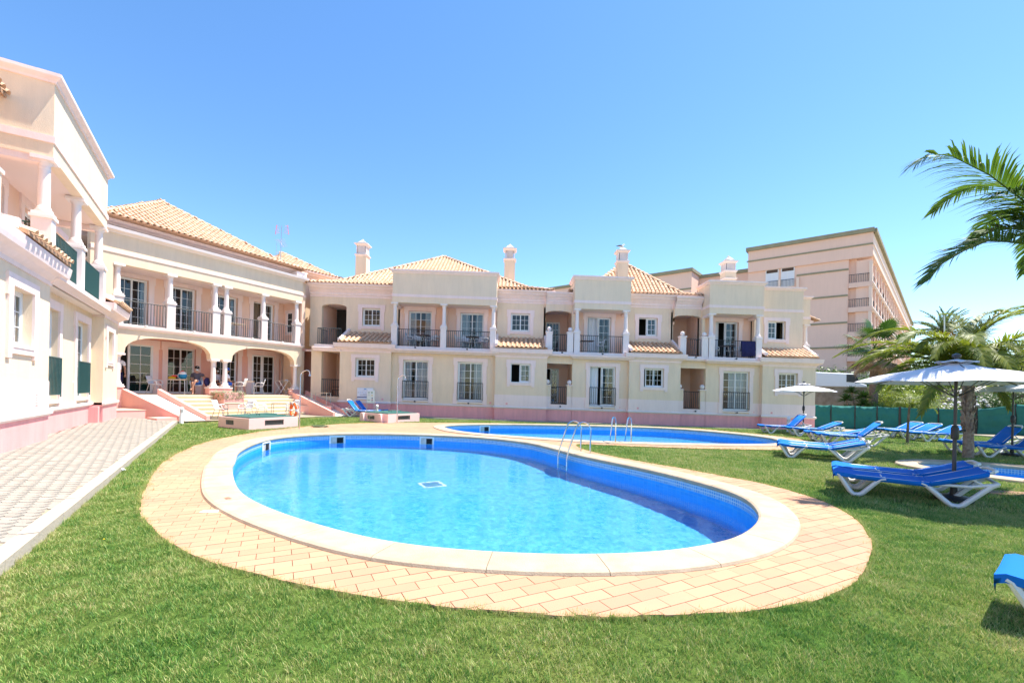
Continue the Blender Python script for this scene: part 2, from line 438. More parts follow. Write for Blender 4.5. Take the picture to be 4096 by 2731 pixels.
def offset(poly, d):
    n = len(poly); out = []
    ar = sum(poly[i][0]*poly[(i+1)%n][1]-poly[(i+1)%n][0]*poly[i][1] for i in range(n)); sg = 1 if ar > 0 else -1
    for i in range(n):
        a = poly[i-1]; b = poly[(i+1)%n]; t = Vector((b[0]-a[0], b[1]-a[1])).normalized()
        out.append((poly[i][0]+t.y*d*sg, poly[i][1]-t.x*d*sg))
    return out
def region(outer, holes=(), zf=lambda x, y: 0.0, step=None, name='ground', m='paver', parent=None, kind='structure'):
    vs = []; es = []
    for lp in [outer, *holes]:
        b = len(vs); vs += [Vector(p) for p in lp]; n = len(lp)
        es += [(b+i, b+(i+1) % n) for i in range(n)]
    if step:
        xs = [p[0] for p in outer]; ys = [p[1] for p in outer]
        x = min(xs)+step/2
        while x < max(xs):
            y = min(ys)+step/2
            while y < max(ys):
                if inside((x, y), outer) and not any(inside((x, y), h) for h in holes): vs.append(Vector((x, y)))
                y += step
            x += step
    r = delaunay_2d_cdt(vs, es, [], 0, 1e-5)
    fs = []
    for f in r[2]:
        c = sum((r[0][i] for i in f), Vector((0,0)))/len(f)
        if inside(c, outer) and not any(inside(c, h) for h in holes):
            a = r[0][f[0]]; b2 = r[0][f[1]]; c2 = r[0][f[2]]
            fs.append(tuple(f) if (b2-a).cross(c2-a) > 0 else tuple(f[::-1]))
    mb = MB(); mb.v = [(p.x, p.y, zf(p.x, p.y)) for p in r[0]]; mb.f = fs
    o = mb.build(name, m, parent)
    if kind: o['kind'] = kind
    return o
def smooth01(a, b, x):
    t = max(0.0, min(1.0, (x-a)/(b-a))); return t*t*(3-2*t)
SH = 0.013
def gz(x, y):
    return -SH*max(0.0, min(28.0, x+7))*smooth01(21.4, 24.2, y)
# ------------------------------------------------------------------ ground plan
POOL1 = spline([(-5.35,8.6),(-5.61,9.1),(-6.42,10.6),(-6.95,12.2),(-7.1,13.4),(-6.75,14.35),(-5.9,15.05),(-4.6,15.4),(-3.0,15.38),(-1.4,15.05),(-0.35,14.5),(0.56,13.65),(1.14,12.56),(1.62,11.4),(2.16,10.46),(2.75,9.5),(3.2,8.6),(3.55,7.6),(3.62,6.9),(3.42,6.15),(3.08,5.55),(2.53,4.97),(1.9,4.6),(1.22,4.39),(0.34,4.31),(-0.6,4.4),(-1.34,4.62),(-2.2,5.1),(-3.1,5.75),(-3.85,6.45),(-4.5,7.3)], 5)
POOL2 = spline([(-2.85,18.9),(-2.55,19.95),(-1.23,20.75),(0.84,21.17),(3.5,21.3),(5.6,21.2),(7.3,20.75),(8.7,19.5),(9.6,18.0),(9.8,16.9),(9.44,15.75),(8.7,14.95),(7.68,14.62),(6.3,14.48),(4.88,14.42),(3.0,14.55),(1.59,14.93),(0.11,15.57),(-1.23,16.33),(-2.17,17.31)], 6)
POOL3 = spline([(9.78,10.6),(10.0,11.1),(10.5,11.38),(11.3,11.4),(12.3,10.9),(12.9,9.9),(12.7,8.7),(11.7,8.2),(10.7,8.8),(9.98,9.85)], 8)
DECK = spline([(-5.57,6.91),(-6.1,7.69),(-6.74,8.67),(-7.23,9.55),(-7.8,10.76),(-8.25,11.95),(-8.55,13.5),(-8.6,15.1),(-8.35,17.0),(-7.57,19.1),(-6.07,20.55),(-3.59,21.35),(-0.6,21.95),(3,22.15),(6.2,22.0),(8.7,21.2),(10.2,19.6),(10.94,18.1),(10.85,16.6),(10.16,15.1),(9.2,14.0),(7.98,13.5),(6.3,13.4),(3.8,13.6),(2.3,13.85),(1.95,13.45),(2.12,12.3),(2.8,10.95),(3.6,9.85),(4.2,8.9),(4.6,8.2),(4.8,7.4),(4.79,6.8),(4.58,6.0),(4.21,5.3),(3.81,4.73),(3.19,4.08),(2.67,3.68),(2.07,3.42),(1.47,3.29),(0.69,3.22),(0.16,3.24),(-0.51,3.32),(-1.24,3.49),(-1.95,3.75),(-2.59,4.02),(-3.37,4.5),(-4.36,5.37),(-5.02,6.15)], 4)
CT = Vector((-0.541, 0.841)); CN = Vector((0.841, 0.541))
K0 = (-1.55, -0.45); K1 = (-13.55, 18.2)
EDGE = [K1, (-12.6,19.6), (-11.4,21.6), (-10.2,23.4), (-8.8,24.2), (-5,24.8), (0,24.95), (8,24.95), (13,24.8), (17.5,24.2), (19.8,22.9), (21.4,20.5), (22.3,16.5)]
def zp(x, y):
    d = x*CN.x+y*CN.y
    zl = 0.085+0.17*max(0.0, min(1.0, (-1.7-d)/1.6))
    t = smooth01(17.0, 20.5, y)
    return zl*(1-t)+(0.03+gz(x, y))*t

# lawn, paving, far ground
C3 = offset(POOL3, 0.42)
LAWN = [K0, *EDGE, (23.2, -6), (-1.0, -6)]
region(LAWN, [offset(DECK, -0.06), C3], lambda x, y: gz(x, y)-0.012, 1.2, 'lawn', 'lawn_soil')
PAV = [K0, *EDGE, (24.6, 16.5), (25.2, 25), (24.2, 28.6), (19.5, 30), (-24, 30), (-24, -0.45)]
region(PAV, [], zp, 1.5, 'paving', 'joint')
ring = [(-24,-6),(26,-6),(26,30.5),(-24,30.5)]
region([(-600,-600),(900,-600),(900,900),(-600,900)], [ring], lambda x, y: -0.5, None, 'ground', 'ground_far')
region([(-25,-7),(27,-7),(27,31.5),(-25,31.5)], [offset(DECK, -0.3), C3], lambda x, y: -0.52, None, 'subsoil', 'soil')

# ------------------------------------------------------------------ pools
def watermat():
    m = bpy.data.materials.new('water'); m.use_nodes = True
    nt = m.node_tree; nt.nodes.clear(); L = nt.links.new
    o = ND(nt, 'ShaderNodeOutputMaterial'); geo = ND(nt, 'ShaderNodeNewGeometry')
    mp = ND(nt, 'ShaderNodeMapping'); mp.inputs['Scale'].default_value = (1.0, 1.35, 1.0); L(geo.outputs['Position'], mp.inputs['Vector'])
    n1 = ND(nt, 'ShaderNodeTexNoise', i_Scale=1.5, i_Detail=3.0, i_Distortion=0.4); L(mp.outputs[0], n1.inputs['Vector'])
    n2 = ND(nt, 'ShaderNodeTexNoise', i_Scale=9.0, i_Detail=3.0, i_Distortion=0.6); L(mp.outputs[0], n2.inputs['Vector'])
    a = ND(nt, 'ShaderNodeMath', operation='MULTIPLY_ADD'); a.inputs[1].default_value = 0.32; L(n2.outputs['Fac'], a.inputs[0]); L(n1.outputs['Fac'], a.inputs[2])
    b = ND(nt, 'ShaderNodeBump'); b.inputs['Strength'].default_value = 0.13; b.inputs['Distance'].default_value = 0.06; L(a.outputs[0], b.inputs['Height'])
    g = ND(nt, 'ShaderNodeBsdfGlass', i_IOR=1.33, i_Roughness=0.0); g.inputs['Color'].default_value = (0.86, 0.98, 1.0, 1)
    L(b.outputs[0], g.inputs['Normal']); L(g.outputs[0], o.inputs['Surface']); MATS['water'] = m
watermat()
def poolmats():
    # wall: blue mosaic with pale joints, laid by arc length and height
    m = bpy.data.materials.new('pool_mosaic'); m.use_nodes = True; nt = m.node_tree; L = nt.links.new; p = nt.nodes['Principled BSDF']
    uv = ND(nt, 'ShaderNodeUVMap'); br = ND(nt, 'ShaderNodeTexBrick')
    br.offset = 0.0; br.inputs['Scale'].default_value = 1.0; br.inputs['Brick Width'].default_value = 0.055; br.inputs['Row Height'].default_value = 0.055
    br.inputs['Mortar Size'].default_value = 0.007; br.inputs['Mortar Smooth'].default_value = 0.0; br.inputs['Bias'].default_value = 0.0
    br.inputs['Color1'].default_value = (0.08, 0.28, 0.62, 1); br.inputs['Color2'].default_value = (0.18, 0.40, 0.72, 1); br.inputs['Mortar'].default_value = (0.50, 0.62, 0.70, 1)
    L(uv.outputs[0], br.inputs['Vector']); L(br.outputs['Color'], p.inputs['Base Color']); p.inputs['Roughness'].default_value = 0.25
    MATS['pool_mosaic'] = m
    m = bpy.data.materials.new('pool_under'); m.use_nodes = True; nt = m.node_tree; L = nt.links.new; p = nt.nodes['Principled BSDF']
    uv = ND(nt, 'ShaderNodeUVMap'); br = ND(nt, 'ShaderNodeTexBrick')
    br.offset = 0.0; br.inputs['Scale'].default_value = 1.0; br.inputs['Brick Width'].default_value = 0.11; br.inputs['Row Height'].default_value = 0.055
    br.inputs['Mortar Size'].default_value = 0.003; br.inputs['Mortar Smooth'].default_value = 0.0
    br.inputs['Color1'].default_value = (0.01, 0.29, 0.80, 1); br.inputs['Color2'].default_value = (0.02, 0.35, 0.86, 1); br.inputs['Mortar'].default_value = (0.08, 0.38, 0.80, 1)
    L(uv.outputs[0], br.inputs['Vector']); L(br.outputs['Color'], p.inputs['Base Color']); p.inputs['Roughness'].default_value = 0.4
    MATS['pool_under'] = m
    m = bpy.data.materials.new('pool_floor'); m.use_nodes = True; nt = m.node_tree; L = nt.links.new; p = nt.nodes['Principled BSDF']
    geo = ND(nt, 'ShaderNodeNewGeometry')
    n = ND(nt, 'ShaderNodeTexNoise', i_Scale=7.0, i_Detail=7.0, i_Roughness=0.72, i_Distortion=1.2); L(geo.outputs['Position'], n.inputs['Vector'])
    r = ND(nt, 'ShaderNodeValToRGB'); e = r.color_ramp.elements
    e[0].position = 0.40; e[0].color = (0.025, 0.34, 0.68, 1); e[1].position = 0.60; e[1].color = (0.13, 0.54, 0.80, 1)
    L(n.outputs['Fac'], r.inputs['Fac']); L(r.outputs[0], p.inputs['Base Color']); p.inputs['Roughness'].default_value = 0.6
    MATS['pool_floor'] = m
poolmats()

def uvwall(name, poly, z0, z1, m, parent):
    n = len(poly); vs = []; fs = []; acc = [0.0]
    for i in range(n): acc.append(acc[-1]+hypot(poly[(i+1) % n][0]-poly[i][0], poly[(i+1) % n][1]-poly[i][1]))
    for p in poly: vs += [(p[0], p[1], z0), (p[0], p[1], z1)]
    ar = sum(poly[i][0]*poly[(i+1)%n][1]-poly[(i+1)%n][0]*poly[i][1] for i in range(n))
    for i in range(n):
        j = (i+1) % n
        fs.append((2*i, 2*i+1, 2*j+1, 2*j) if ar > 0 else (2*i, 2*j, 2*j+1, 2*i+1))
    me = bpy.data.meshes.new(name); me.from_pydata(vs, [], fs); uvl = me.uv_layers.new(name='UVMap')
    for i, pl in enumerate(me.polygons):
        for li in pl.loop_indices:
            vi = me.loops[li].vertex_index; q = vi//2
            u = acc[i] if q == i else acc[i+1]
            uvl.data[li].uv = (u, vs[vi][2])
    me.materials.append(MATS[m]); return inst(name, me, parent)

WZ = -0.27
def make_pool(poly, label, depth, cw=0.43, seg=1.0, inset=None):
    cx = sum(p[0] for p in poly)/len(poly); cy = sum(p[1] for p in poly)/len(poly)
    t = thing('swimming_pool', (0, 0, 0), label, 'swimming pool')
    uvwall('mosaic_band', poly, -0.16, 0.02, 'pool_mosaic', t)
    uvwall('pool_wall', poly, -depth, -0.16, 'pool_under', t).cycles.is_caustics_receiver = True
    f = region(poly, [], lambda x, y: -depth, None, 'pool_floor', 'pool_floor', t, None); f.cycles.is_caustics_receiver = True
    # coping stones
    n = len(poly); ar = sum(poly[i][0]*poly[(i+1)%n][1]-poly[(i+1)%n][0]*poly[i][1] for i in range(n)); sg = 1 if ar > 0 else -1
    dense = []; acc = 0
    L_ = [hypot(poly[(i+1)%n][0]-poly[i][0], poly[(i+1)%n][1]-poly[i][1]) for i in range(n)]; tot = sum(L_)
    def at(s):
        s %= tot; i = 0
        while s > L_[i]: s -= L_[i]; i += 1
        a = poly[i]; b = poly[(i+1)%n]; f_ = s/L_[i]
        return Vector((a[0]+(b[0]-a[0])*f_, a[1]+(b[1]-a[1])*f_))
    def nrm(s):
        d = (at(s+0.12)-at(s-0.12)).normalized(); return Vector((d.y, -d.x))*sg
    prof = [(-0.02,-0.03),(-0.035,0.0),(-0.028,0.035),(0.0,0.052),(0.05,0.056),(cw-0.05,0.052),(cw-0.012,0.04),(cw,0.015),(cw,-0.03)]
    k = max(8, round(tot/seg))
    for j in range(k):
        mb = MB(); s0 = tot*j/k+0.003; s1 = tot*(j+1)/k-0.003; q = 5; m_ = len(prof)
        for a in range(q+1):
            s = s0+(s1-s0)*a/q; p = at(s); nn = nrm(s)
            mb.v += [(p.x+nn.x*d, p.y+nn.y*d, z) for d, z in prof]
        for a in range(q):
            for b in range(m_-1):
                f4 = (a*m_+b, a*m_+b+1, (a+1)*m_+b+1, (a+1)*m_+b)
                mb.f.append(f4[::-1] if sg > 0 else f4)
            
        mb.f.append(tuple(range(m_)) if sg > 0 else tuple(range(m_))[::-1]); mb.f.append(tuple(q*m_+b for b in range(m_))[::-1] if sg > 0 else tuple(q*m_+b for b in range(m_)))
        mb.build('coping_stone', 'coping', t)
    return t, at, nrm, tot
pool1, at1, nr1, tot1 = make_pool(POOL1, 'large kidney-shaped swimming pool in the foreground with a pale stone rim', 1.45)
pool2, at2, nr2, tot2 = make_pool(POOL2, 'second swimming pool behind the large one, in front of the cream building', 1.4)
pool3, at3, nr3, tot3 = make_pool(POOL3, 'small round paddling pool at the right behind the nearest loungers', 0.6, 0.40, 0.8)
for pl in (POOL1, POOL2, POOL3):
    w_ = region(pl, [], lambda x, y: WZ, 0.6, 'water', 'water'); w_.cycles.is_caustics_caster = True; w_.data.polygons.foreach_set('use_smooth', [True]*len(w_.data.polygons))

def nearest_s(at, tot, x, y):
    return min((( (at(i*0.1)-Vector((x, y))).length), i*0.1) for i in range(int(tot*10)))[1]
def skimmer(pool, at, nr, tot, x, y):
    s = nearest_s(at, tot, x, y); p = at(s); n = nr(s); rz = atan2(-n.x, n.y)   # local -y points into the pool
    M = MB(); w = 0.25
    M.box(-w, w, -0.03, 0.02, -0.065, -0.03); M.box(-w, w, -0.03, 0.02, -0.40, -0.36); M.box(-w, -w+0.04, -0.03, 0.02, -0.36, -0.065); M.box(w-0.04, w, -0.03, 0.02, -0.36, -0.065)
    f = M.build('skimmer', 'white_paint', pool, loc=(p.x, p.y, 0), rz=rz)
    MB().box(-w+0.04, w-0.04, -0.012, -0.004, -0.36, -0.065).build('skimmer_mouth', 'coping_worn', f); MB().box(-0.02, w-0.07, -0.016, -0.011, -0.27, -0.09).build('skimmer_dark_panel', 'black', f)  # black plate paints the dark of the inlet; the wall stays solid
skimmer(pool1, at1, nr1, tot1, -7.1, 12.98); skimmer(pool1, at1, nr1, tot1, -5.79, 15.05); skimmer(pool1, at1, nr1, tot1, -2.87, 15.3)
skimmer(pool2, at2, nr2, tot2, -1.2, 20.75)
M = MB(); M.box(-0.26, 0.26, -0.26, -0.2, 0, 0.012); M.box(-0.26, 0.26, 0.2, 0.26, 0, 0.012); M.box(-0.26, -0.2, -0.2, 0.2, 0, 0.012); M.box(0.2, 0.26, -0.2, 0.2, 0, 0.012)
fr = M.build('floor_drain', 'white_paint', pool1, loc=(-1.75, 10.1, -1.45), rz=0.5)
M = MB()
for i in range(10): M.box(-0.2, 0.2, -0.19+i*0.04, -0.175+i*0.04, 0.001, 0.008)
M.build('drain_grate', 'coping_worn', fr); fr.cycles.is_caustics_receiver = True

def ladder(x, y, dx, dy, label, sp=0.5):
    d = Vector((dx, dy)).normalized(); t = thing('pool_ladder', (x, y, 0.0), label, 'pool ladder', atan2(d.y, d.x))
    for sy in (-sp/2, sp/2):
        pts = [(0, sy, 0.0), (0, sy, 0.62)]
        for a in range(1, 9):
            th = pi-a*pi*0.83/8; pts.append((0.22+0.22*cos(th), sy, 0.62+0.22*sin(th)))
        pts += [(0.62, sy, 0.12), (0.66, sy, -0.1), (0.66, sy, -0.80)]
        MB().tube(pts, 0.021, 8).build('handrail', 'steel', t, smooth=True)
        MB().lathe(0, sy, [(0.045, 0.0), (0.045, 0.012), (0.024, 0.02)], 10, 0.0).build('foot_flange', 'steel', t, smooth=True)
    for z in (-0.33, -0.55, -0.75):
        MB().box(0.60, 0.70, -sp/2+0.02, sp/2-0.02, z-0.012, z+0.012).build('tread', 'steel', t)
ladder(1.95, 11.75, -0.94, -0.34, 'steel ladder at the far right edge of the large foreground pool')
ladder(3.55, 14.22, -0.05, 1, 'steel ladder on the near edge of the second pool')

# ------------------------------------------------------------------ deck with tiles
deck = region(DECK, [offset(POOL1, -0.02), offset(POOL2, -0.02)], lambda x, y: -0.004, None, 'pool_deck', 'mortar')
ta = radians(27.5); TU = Vector((cos(ta), sin(ta))); TV = Vector((-sin(ta), cos(ta)))
TL, TW = 0.295, 0.152
p1o = offset(POOL1, 0.25); p2o = offset(POOL2, 0.25)
def clip_poly(q, p0, n):
    out = []
    for i in range(len(q)):
        a = q[i]; b = q[(i+1) % len(q)]; da = (a-p0).dot(n); db = (b-p0).dot(n)
        if da <= 0: out.append(a)
        if (da < 0) != (db < 0) and abs(da-db) > 1e-9: out.append(a+(b-a)*(da/(da-db)))
    return out
dk = [Vector(p) for p in DECK]; dar = sum(dk[i].x*dk[(i+1)%len(dk)].y-dk[(i+1)%len(dk)].x*dk[i].y for i in range(len(dk)))
tiles = []
for j in range(-60, 140):
    for i in range(-40, 60):
        o = TU*(i*TL+(TL/2 if j % 2 else 0))+TV*(j*TW)
        if not (-9 < o.x < 11.5 and 2.8 < o.y < 22.6): continue
        g = 0.003; q = [o+TU*g+TV*g, o+TU*(TL-g)+TV*g, o+TU*(TL-g)+TV*(TW-g), o+TU*g+TV*(TW-g)]
        c = o+TU*TL/2+TV*TW/2
        if inside(c, p1o) or inside(c, p2o): continue
        ins = [inside(p, DECK) for p in q]
        if not all(ins):
            if not any(ins): continue
            k = min(range(len(dk)), key=lambda a: (dk[a]-c).length)
            tn = (dk[(k+1) % len(dk)]-dk[k-1]).normalized(); nn = Vector((tn.y, -tn.x))*(1 if dar > 0 else -1)
            jit = R(-0.03, 0.02)
            q = clip_poly(q, dk[k]+nn*(jit*0.5+0.012), nn)
            if len(q) < 3: continue
        tiles.append((c.length, c, q))
tiles.sort(key=lambda t: t[0])
def tile_mb(mb, q, z, h=0.014):
    n = len(q); dz = R(-0.0012, 0.0012)
    cx = sum(p.x for p in q)/n; cy = sum(p.y for p in q)/n
    b = len(mb.v); tx = R(-1, 1)*0.004; ty = R(-1, 1)*0.004
    mb.v += [(p.x, p.y, z) for p in q]+[(p.x, p.y, z+h+dz+(p.x-cx)*tx+(p.y-cy)*ty) for p in q]
    mb.f += [tuple(b+n+i for i in range(n))]+[(b+i, b+(i+1) % n, b+n+(i+1) % n, b+n+i) for i in range(n)]
rest = MB()
for k, (d, c, q) in enumerate(tiles):
    if k < 300:
        mb = MB(); tile_mb(mb, [p-c for p in q], 0); mb.build('paving_tile', 'deck_tile', deck, loc=(c.x, c.y, -0.003))
    else: tile_mb(rest, q, -0.003)
tag(rest.build('far_paving_tiles', 'deck_tile', deck), kind='stuff')

# ------------------------------------------------------------------ left path: pavers and kerb
pav = bpy.data.objects['paving']
pa = radians(-6); PU = Vector((cos(pa), sin(pa))); PV = Vector((-sin(pa), cos(pa)))
pl = []
for j in range(-30, 210):
    for i in range(-100, 20):
        c = PU*(i*0.205+(0.1025 if j % 2 else 0))+PV*(j*0.103)
        d = c.x*CN.x+c.y*CN.y; s = c.x*CT.x+c.y*CT.y
        if -3.6 < d < -1.67 and -1 < s < 23.5 and c.y > 2.0 and -15.5 < c.x: pl.append((c.length, c))
pl.sort(key=lambda t: t[0])
def paver_mb(mb, c, z):
    a = 0.1005; b = 0.0498; k = 0.014
    q = [(-a, -b), (-k, -b+k), (k, -b-k), (a, -b), (a+k*.6, 0), (a, b), (k, b-k), (-k, b+k), (-a, b), (-a+k*.6, 0)]
    n = len(q); o = len(mb.v); dz = R(-0.003, 0.003)
    P = [(PU*x+PV*y) for x, y in q]
    mb.v += [(c[0]+p.x, c[1]+p.y, z) for p in P]+[(c[0]+p.x*0.97, c[1]+p.y*0.97, z+0.018+dz) for p in P]
    mb.f += [tuple(o+n+i for i in range(n))]+[(o+i, o+(i+1) % n, o+n+(i+1) % n, o+n+i) for i in range(n)]
rest = MB(); mes = None
mb = MB(); paver_mb(mb, (0, 0), 0); mes = mb.mesh('paver', 'paver')
for k, (d, c) in enumerate(pl):
    if k < 300:
        inst('paver', mes, pav, (c.x, c.y, zp(c.x, c.y)-0.006+R(-0.002, 0.002)))
    else: paver_mb(rest, (c.x, c.y), zp(c.x, c.y)-0.006)
tag(rest.build('far_pavers', 'paver', pav), kind='stuff')
kv = Vector(K1)-Vector(K0); kl = kv.length; kd = kv.normalized(); kn = Vector((kd.y, -kd.x))
ns = int(kl/0.8); mk = MB(); mk.prism([(-0.14, -0.1), (0.02, -0.1), (0.02, 0.10), (0.005, 0.115), (-0.14, 0.118)], 0.003, kl/ns-0.003, 'x')
mk = MB()
mk.box(0.003, kl/ns-0.003, -0.06, 0.10, -0.1, 0.112)
kme = mk.mesh('kerb_stone', 'kerb')
for i in range(ns):
    p = Vector(K0)+kd*(kl*i/ns)
    o = inst('kerb_stone', kme, pav, (p.x, p.y, R(-0.004, 0.004)), atan2(kd.y, kd.x))
pts = [Vector(p) for p in EDGE[3:]]
for a, b in zip(pts[:-1], pts[1:]):
    d = (b-a); n = max(1, round(d.length/1.0)); dd = d.normalized()
    me = MB().box(0.003, d.length/n-0.003, 0.0, 0.13, -0.12, 0.055).mesh('kerb_stone', 'kerb')
    for i in range(n):
        p = a+d*(i/n); inst('kerb_stone', me, pav, (p.x, p.y, gz(p.x, p.y)), atan2(dd.y, dd.x))
# small bits lying about
tag(MB().box(-0.10, 0.10, -0.055, 0.055, 0.011, 0.016).build('drain_cover', 'white_paint', None, loc=(-3.74, 5.63, 0), rz=0.15), 'small white skimmer lid set in the deck left of the large pool', 'drain cover')
b_ = MB(); b_.ball((0, 0, 0.02), 0.05, 7, 5, (1.2, 0.8, 0.5)); b_.v = [(x+R(-.01, .01), y+R(-.01, .01), z) for x, y, z in b_.v]
tag(b_.build('crumpled_paper', 'white_paint', None, loc=(-6.95, 8.05, 0.02)), 'crumpled white paper lying on the grass beside the kerb', 'litter')

# ------------------------------------------------------------------ grass
def make_clump(n, h, w, spread, seed):
    rnd = random.Random(seed); mb = MB()
    for i in range(n):
        a = rnd.uniform(0, 2*pi); r = spread*math.sqrt(rnd.random()); x = r*cos(a); y = r*sin(a)
        hh = h*rnd.uniform(0.45, 1.15); ww = w*rnd.uniform(0.7, 1.2); b = rnd.uniform(0, 2*pi)
        lx = cos(b)*hh*rnd.uniform(0.2, 1.0); ly = sin(b)*hh*rnd.uniform(0.2, 1.0)
        t = rnd.uniform(0, pi); dx = cos(t)*ww; dy = sin(t)*ww
        mb.add([(x-dx, y-dy, 0), (x+dx, y+dy, 0), (x+lx*.45+dx*.7, y+ly*.45+dy*.7, hh*.6), (x+lx*.45-dx*.7, y+ly*.45-dy*.7, hh*.6), (x+lx, y+ly, hh)],
               [(0, 1, 2, 3), (3, 2, 4)])
    o = mb.build('grass_tuft', 'grass_blade'); return o
def scatter(name, pts, src, smin, smax):
    me = bpy.data.meshes.new(name); me.from_pydata([tuple(p) for p in pts], [], []); me.materials.append(MATS['grass_blade'])
    o = bpy.data.objects.new(name, me); COL.objects.link(o); o['kind'] = 'stuff'
    ng = bpy.data.node_groups.new(name, 'GeometryNodeTree')
    ng.interface.new_socket('Geometry', in_out='INPUT', socket_type='NodeSocketGeometry')
    ng.interface.new_socket('Geometry', in_out='OUTPUT', socket_type='NodeSocketGeometry')
    gi = ng.nodes.new('NodeGroupInput'); go = ng.nodes.new('NodeGroupOutput')
    iop = ng.nodes.new('GeometryNodeInstanceOnPoints'); ob = ng.nodes.new('GeometryNodeObjectInfo'); ob.inputs['Object'].default_value = src
    ob.inputs['As Instance'].default_value = True
    rv = ng.nodes.new('FunctionNodeRandomValue'); rv.data_type = 'FLOAT_VECTOR'; rv.inputs[0].default_value = (0, 0, 0); rv.inputs[1].default_value = (0, 0, 6.283)
    rs = ng.nodes.new('FunctionNodeRandomValue'); rs.data_type = 'FLOAT'; rs.inputs[2].default_value = smin; rs.inputs[3].default_value = smax
    L = ng.links.new
    L(gi.outputs[0], iop.inputs['Points']); L(ob.outputs['Geometry'], iop.inputs['Instance']); L(rv.outputs[0], iop.inputs['Rotation']); L(rs.outputs[1], iop.inputs['Scale'])
    L(iop.outputs[0], go.inputs[0])
    md = o.modifiers.new('scatter', 'NODES'); md.node_group = ng
    return o
def lawn_pts(dens, y0, y1, x0, x1, rnd):
    n = int(dens*(x1-x0)*(y1-y0)); X = rnd.uniform(x0, x1, n); Y = rnd.uniform(y0, y1, n)
    k = (np.abs(X) < 1.22*Y+0.9); X = X[k]; Y = Y[k]
    k = inside_np(X, Y, LAWN) & ~inside_np(X, Y, DECK) & ~inside_np(X, Y, offset(POOL3, 0.44)); X = X[k]; Y = Y[k]
    Z = np.array([gz(a, b)-0.014 for a, b in zip(X, Y)])
    return np.stack([X, Y, Z], 1)
rnd = np.random.RandomState(3)
S1 = make_clump(60, 0.034, 0.0022, 0.075, 1); S2 = make_clump(56, 0.048, 0.0036, 0.16, 2); S3 = make_clump(60, 0.05, 0.006, 0.32, 5)
for s_ in (S1, S2, S3):
    s_.location = (0, -5, 0.0); s_['kind'] = 'stuff'
scatter('grass', lawn_pts(235, 1.2, 6.5, -8, 9, rnd), S1, 0.6, 1.3)
scatter('grass', lawn_pts(55, 6.5, 13, -16, 17, rnd), S2, 0.75, 1.3)
scatter('grass', lawn_pts(15, 13, 25, -16, 24, rnd), S3, 0.75, 1.3)
# longer fringe along the kerb and deck edges
S4 = make_clump(14, 0.085, 0.0022, 0.04, 9); S4.location = (0, -5.5, 0); S4['kind'] = 'stuff'
fp = []
for i in range(420):
    t = rnd.uniform(0.10, 0.62); p = Vector(K0)+kv*t+kn*abs(rnd.normal(0.02, 0.05)); 
    fp.append((p.x+0.05, p.y, -0.012))
dn = offset(DECK, 0.03)
for i in range(2600):
    k = rnd.randint(len(dn)); a = dn[k]; b = dn[(k+1) % len(dn)]; f_ = rnd.rand(); fp.append((a[0]+(b[0]-a[0])*f_, a[1]+(b[1]-a[1])*f_, gz(*a)-0.014))
for cx, cy, r in ((-3.1, 4.15, 0.25), (-3.6, 4.5, 0.2), (-2.9, 3.8, 0.2)):
    for i in range(30): fp.append((cx+rnd.normal(0, r*0.5), cy+rnd.normal(0, r*0.5), -0.014))
fp = [p for p in fp if not inside(p, DECK)]
scatter('grass', fp, S4, 0.3, 0.95)
M = MB()
for i in range(24):
    y = rnd.uniform(3, 20); x = rnd.uniform(-0.95, -0.2)*y
    if inside((x, y), LAWN) and not inside((x, y), offset(DECK, 0.1)): M.ball((x, y, 0.03), 0.008+0.003*rnd.rand(), 6, 4, (1, 1, 0.5))
tag(M.build('dandelions', 'flower_yellow'), kind='stuff')
